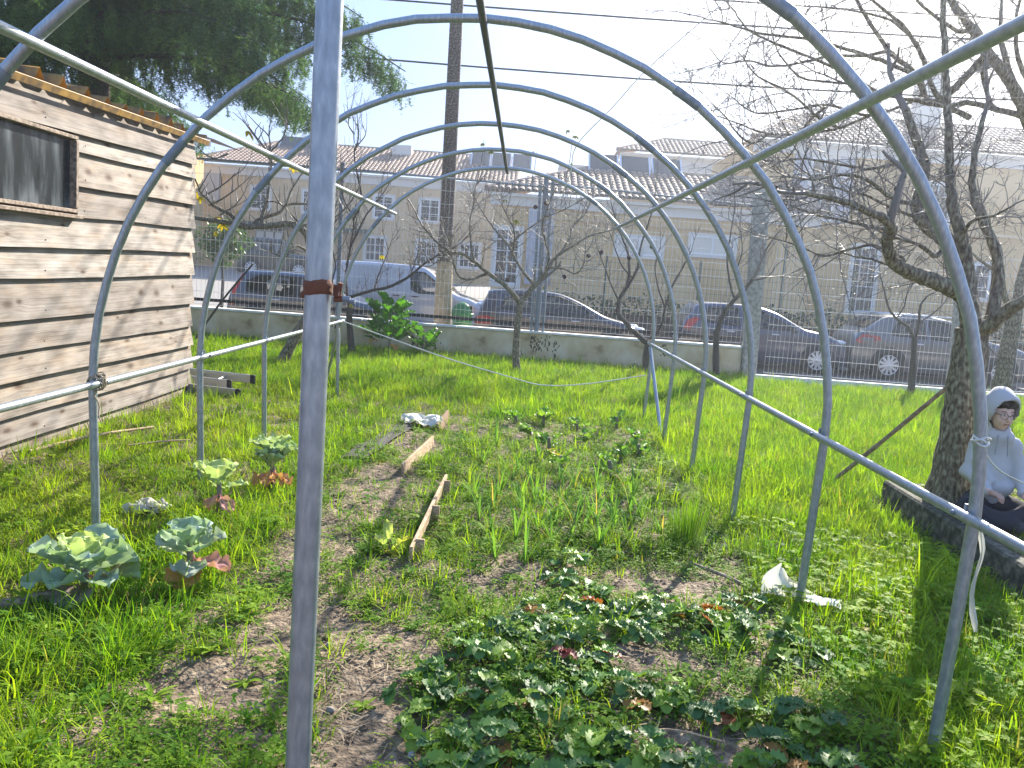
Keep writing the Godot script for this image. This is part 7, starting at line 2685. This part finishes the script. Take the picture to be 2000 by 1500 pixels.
func person() -> void:
	var at := P(3.5, 0.2, 5.62)
	var t := thing("person", "child in a grey hoodie and glasses sitting beside the big bare tree", "person", at)
	var torso := Transform3D(Basis(Vector3.UP, deg_to_rad(-12)) * Basis.from_scale(Vector3.ONE * 0.95), at)
	var hc := Vector3(-0.015, 0.765, 0.055)
	var fb := Basis(Vector3.UP, deg_to_rad(16)) * Basis(Vector3.RIGHT, deg_to_rad(8))
	var fw := fb * Vector3(0, 0, 1)
	var fx := fb * Vector3(1, 0, 0)
	var fy := fb * Vector3(0, 1, 0)
	var sh := [Vector3(-0.108, 0.535, 0.0), Vector3(0.108, 0.535, 0.0)]
	var el := [Vector3(-0.16, 0.33, 0.02), Vector3(0.165, 0.34, 0.05)]
	var wr := [Vector3(-0.06, 0.235, 0.19), Vector3(0.15, 0.25, 0.21)]
	# body: head, neck, trunk, arms, hands, all one skin
	var prims := [["e", hc + fy * 0.02 - fw * 0.01, Vector3(0.074, 0.086, 0.088), fb], ["e", hc - fy * 0.035 + fw * 0.022, Vector3(0.054, 0.062, 0.058), fb],
		["e", hc - fy * 0.086 + fw * 0.046, Vector3(0.022, 0.016, 0.018), fb], ["c", hc + fw * 0.078 + fy * 0.012, hc + fw * 0.094 - fy * 0.018, 0.009, 0.0125],
		["e", hc - fx * 0.076 - fy * 0.005 - fw * 0.01, Vector3(0.012, 0.028, 0.02), fb], ["e", hc + fx * 0.076 - fy * 0.005 - fw * 0.01, Vector3(0.012, 0.028, 0.02), fb],
		["e", hc - fx * 0.03 - fy * 0.03 + fw * 0.058, Vector3(0.022, 0.02, 0.02), fb], ["e", hc + fx * 0.03 - fy * 0.03 + fw * 0.058, Vector3(0.022, 0.02, 0.02), fb],
		["e", hc - fy * 0.052 + fw * 0.076, Vector3(0.02, 0.007, 0.009), fb],
		["c", Vector3(0, 0.57, -0.02), hc - fy * 0.05, 0.038, 0.038]]
	var skin := body_mesh(prims, [], 0.006, 0.007)
	var sk := place(skin, torso, Color(0.68, 0.45, 0.35))
	# mouth and cheeks keep their own colour
	for i in sk.v.size():
		var q := torso.affine_inverse() * sk.v[i] - hc
		var l := Vector3(q.dot(fx), q.dot(fy), q.dot(fw))
		if absf(l.x) < 0.021 and absf(l.y + 0.053) < 0.006 and l.z > 0.06:
			sk.c[i] = Color(0.36, 0.16, 0.13)
	var trunk := body_mesh([["c", Vector3(0, 0.1, 0), Vector3(0, 0.48, -0.02), 0.075, 0.06], ["c", sh[0], el[0], 0.033, 0.027], ["c", el[0], wr[0], 0.027, 0.02], ["c", sh[1], el[1], 0.033, 0.027], ["c", el[1], wr[1], 0.027, 0.02], ["c", sh[0], sh[1], 0.032, 0.032]], [], 0.016, 0.012)
	sk.add(place(trunk, torso, Color(0.68, 0.45, 0.35)), Transform3D.IDENTITY)
	# hands, fingers loosely curled
	for s in 2:
		var w: Vector3 = wr[s]
		var m := 1.0 if s == 0 else -1.0
		var out := Vector3(m * 0.72, -0.2, 0.62).normalized() if s == 0 else Vector3(0.15, -0.25, 0.95).normalized()
		var across := out.cross(Vector3.UP).normalized() * m
		var down := across.cross(out).normalized()
		if down.y > 0:
			down = -down
		var palm := w + out * 0.045
		var hp := [["c", w, palm, 0.017, 0.019], ["c", palm - across * 0.018, palm + across * 0.018, 0.014, 0.014], ["c", w + out * 0.02, palm, 0.02, 0.018]]
		for k in 4:
			var b := palm + out * 0.018 + across * (k - 1.5) * 0.0165
			var l: float = [0.030, 0.036, 0.034, 0.026][k]
			var j1 := b + out * l * 0.75 + down * l * 0.35
			var j2 := j1 + out * l * 0.3 + down * l * 0.65
			hp.append(["c", b, j1, 0.0085, 0.0078])
			hp.append(["c", j1, j2, 0.0078, 0.0068])
		var tb := w + out * 0.03 - across * 0.024
		hp.append(["c", tb, tb + out * 0.026 - across * 0.012, 0.0098, 0.009])
		hp.append(["c", tb + out * 0.026 - across * 0.012, tb + out * 0.048 - across * 0.004 + down * 0.008, 0.009, 0.0075])
		sk.add(place(body_mesh(hp, [], 0.0045, 0.0035), torso, Color(0.5, 0.3, 0.22)), Transform3D.IDENTITY)
	put("body", sk, M.cloth, t)
	# hooded sweatshirt
	var cl := [["c", Vector3(0, 0.2, 0.0), Vector3(0, 0.36, -0.01), 0.112, 0.108], ["c", Vector3(0, 0.36, -0.01), Vector3(0, 0.53, -0.01), 0.106, 0.085], ["c", sh[0], sh[1], 0.058, 0.058],
		["c", sh[0], el[0], 0.054, 0.049], ["c", el[0], wr[0] - Vector3(0, 0, 0.02), 0.046, 0.034], ["c", sh[1], el[1], 0.054, 0.046], ["c", el[1], wr[1] - Vector3(0, 0, 0.02), 0.046, 0.034],
		["e", hc + fy * 0.036 - fw * 0.02, Vector3(0.112, 0.134, 0.128), fb], ["c", hc + fy * 0.12 - fw * 0.06, hc + fy * 0.11 + fw * 0.04, 0.05, 0.045], ["c", Vector3(0, 0.57, -0.03), hc - fw * 0.06 - fy * 0.04, 0.105, 0.085], ["c", Vector3(-0.045, 0.6, 0.05), Vector3(0.045, 0.6, 0.05), 0.042, 0.042],
		["c", Vector3(-0.08, 0.25, 0.07), Vector3(0.08, 0.25, 0.07), 0.05, 0.05], ["c", Vector3(-0.13, 0.42, 0.06), Vector3(-0.04, 0.3, 0.12), 0.03, 0.02]]
	var cuts := [["c", hc - fy * 0.005 + fw * 0.02, hc - fy * 0.005 + fw * 0.3, 0.084, 0.1], ["c", hc + fy * 0.03 + fw * 0.02, hc + fy * 0.04 + fw * 0.3, 0.08, 0.1], ["c", hc - fy * 0.045 + fw * 0.03, hc - fy * 0.05 + fw * 0.3, 0.07, 0.1], ["e", hc + fy * 0.0, Vector3(0.086, 0.11, 0.098), fb]]
	var hd := body_mesh(cl, cuts, 0.0095, 0.012)
	place(hd, torso, Color(0.47, 0.46, 0.455))
	var fold := fbm(77, 6.0, 3)
	for i in hd.v.size():
		var w := fold.get_noise_3dv(hd.v[i] * Vector3(1, 2.2, 1))
		hd.v[i] += hd.n[i] * w * 0.012
	put("hoodie", hd, M.cloth, t)
	# drawcord ends
	var mb := MB.new()
	mb.col = Color(0.25, 0.26, 0.28)
	for s in [-1.0, 1.0]:
		mb.tube(smooth([torso * Vector3(0.03 * s, 0.62, 0.11), torso * Vector3(0.035 * s, 0.55, 0.115), torso * Vector3(0.04 * s, 0.48, 0.125)], 3), even(7, 0.003), 5)
	tag(put("drawcord", mb, M.cloth, t), "", "", "", "stuff")
	# dark trousers, legs crossed on the ground, and shoes
	var lg := []
	for s in [-1.0, 1.0]:
		lg.append(["c", Vector3(s * 0.07, 0.1, 0.0), Vector3(s * 0.2, 0.12, 0.24), 0.1, 0.066])
		lg.append(["c", Vector3(s * 0.2, 0.12, 0.24), Vector3(-s * 0.06, 0.055, 0.34), 0.064, 0.048])
	lg.append(["c", Vector3(-0.05, 0.1, -0.02), Vector3(0.05, 0.1, -0.02), 0.11, 0.11])
	put("trousers", place(body_mesh(lg, [], 0.014, 0.012), torso, Color(0.02, 0.022, 0.03)), M.cloth, t)
	for s in [-1.0, 1.0]:
		var sm := body_mesh([["c", Vector3(-s * 0.08, 0.045, 0.34), Vector3(-s * 0.2, 0.04, 0.3), 0.04, 0.034]], [], 0.012, 0.008)
		put("shoe", place(sm, torso, Color(0.05, 0.05, 0.055)), M.cloth, t)
	# hair: fringe under the hood
	var hp2 := [["e", hc + fy * 0.05 - fw * 0.016, Vector3(0.077, 0.068, 0.084), fb]]
	for k in 7:
		var u := (k - 3) / 3.0
		hp2.append(["c", hc + fx * u * 0.045 + fy * 0.1 + fw * 0.045, hc + fx * (u * 0.058 + 0.014) + fy * (0.058 + 0.008 * absf(u) + 0.012 * (k % 2)) + fw * (0.078 - 0.024 * u * u), 0.011, 0.005])
	var hair := body_mesh(hp2, [["c", hc - fy * 0.02 + fw * 0.02, hc - fy * 0.03 + fw * 0.2, 0.068, 0.07]], 0.007, 0.006)
	put("hair", place(hair, torso, Color(0.035, 0.02, 0.013)), M.cloth, t)
	# eyes, brows, glasses
	for s in [-1.0, 1.0]:
		var e: Vector3 = hc + fx * s * 0.031 + fy * 0.008 + fw * 0.069
		mb = MB.new()
		mb.col = Color(0.7, 0.68, 0.65)
		mb.blob(torso * e, Vector3(0.0125, 0.0065, 0.009), torso.basis * fb)
		mb.col = Color(0.04, 0.025, 0.02)
		mb.blob(torso * (e + fw * 0.0065 + fx * 0.002), Vector3(0.005, 0.0055, 0.004), torso.basis * fb)
		put("eye", mb, M.cloth, t)
		mb = MB.new()
		mb.col = Color(0.05, 0.03, 0.02)
		mb.tube(smooth([torso * (e + fx * s * -0.016 + fy * 0.021 + fw * 0.008), torso * (e + fy * 0.026 + fw * 0.008), torso * (e + fx * s * 0.018 + fy * 0.021 - fw * 0.002)], 3), even(7, 0.0022), 5)
		put("eyebrow", mb, M.cloth, t)
	mb = MB.new()
	mb.col = Color(0.06, 0.035, 0.025)
	for s in [-1.0, 1.0]:
		var ring := PackedVector3Array()
		var c: Vector3 = hc + fx * s * 0.032 + fy * 0.004 + fw * 0.094
		for k in 21:
			var a := TAU * k / 20.0
			ring.push_back(torso * (c + fx * cos(a) * 0.024 + fy * sin(a) * 0.02 - fw * 0.01 * absf(cos(a)) * (1.0 if cos(a) * s > 0 else 0.0)))
		mb.tube(ring, even(21, 0.0016), 5, false)
		mb.rod(torso * (c + fx * s * 0.024 - fw * 0.01 + fy * 0.008), torso * (hc + fx * s * 0.078 + fy * 0.01 - fw * 0.01), 0.0022, 5)
	mb.rod(torso * (hc - fx * 0.009 + fy * 0.008 + fw * 0.098), torso * (hc + fx * 0.009 + fy * 0.008 + fw * 0.098), 0.0024, 5)
	put("glasses", mb, M.cloth, t)
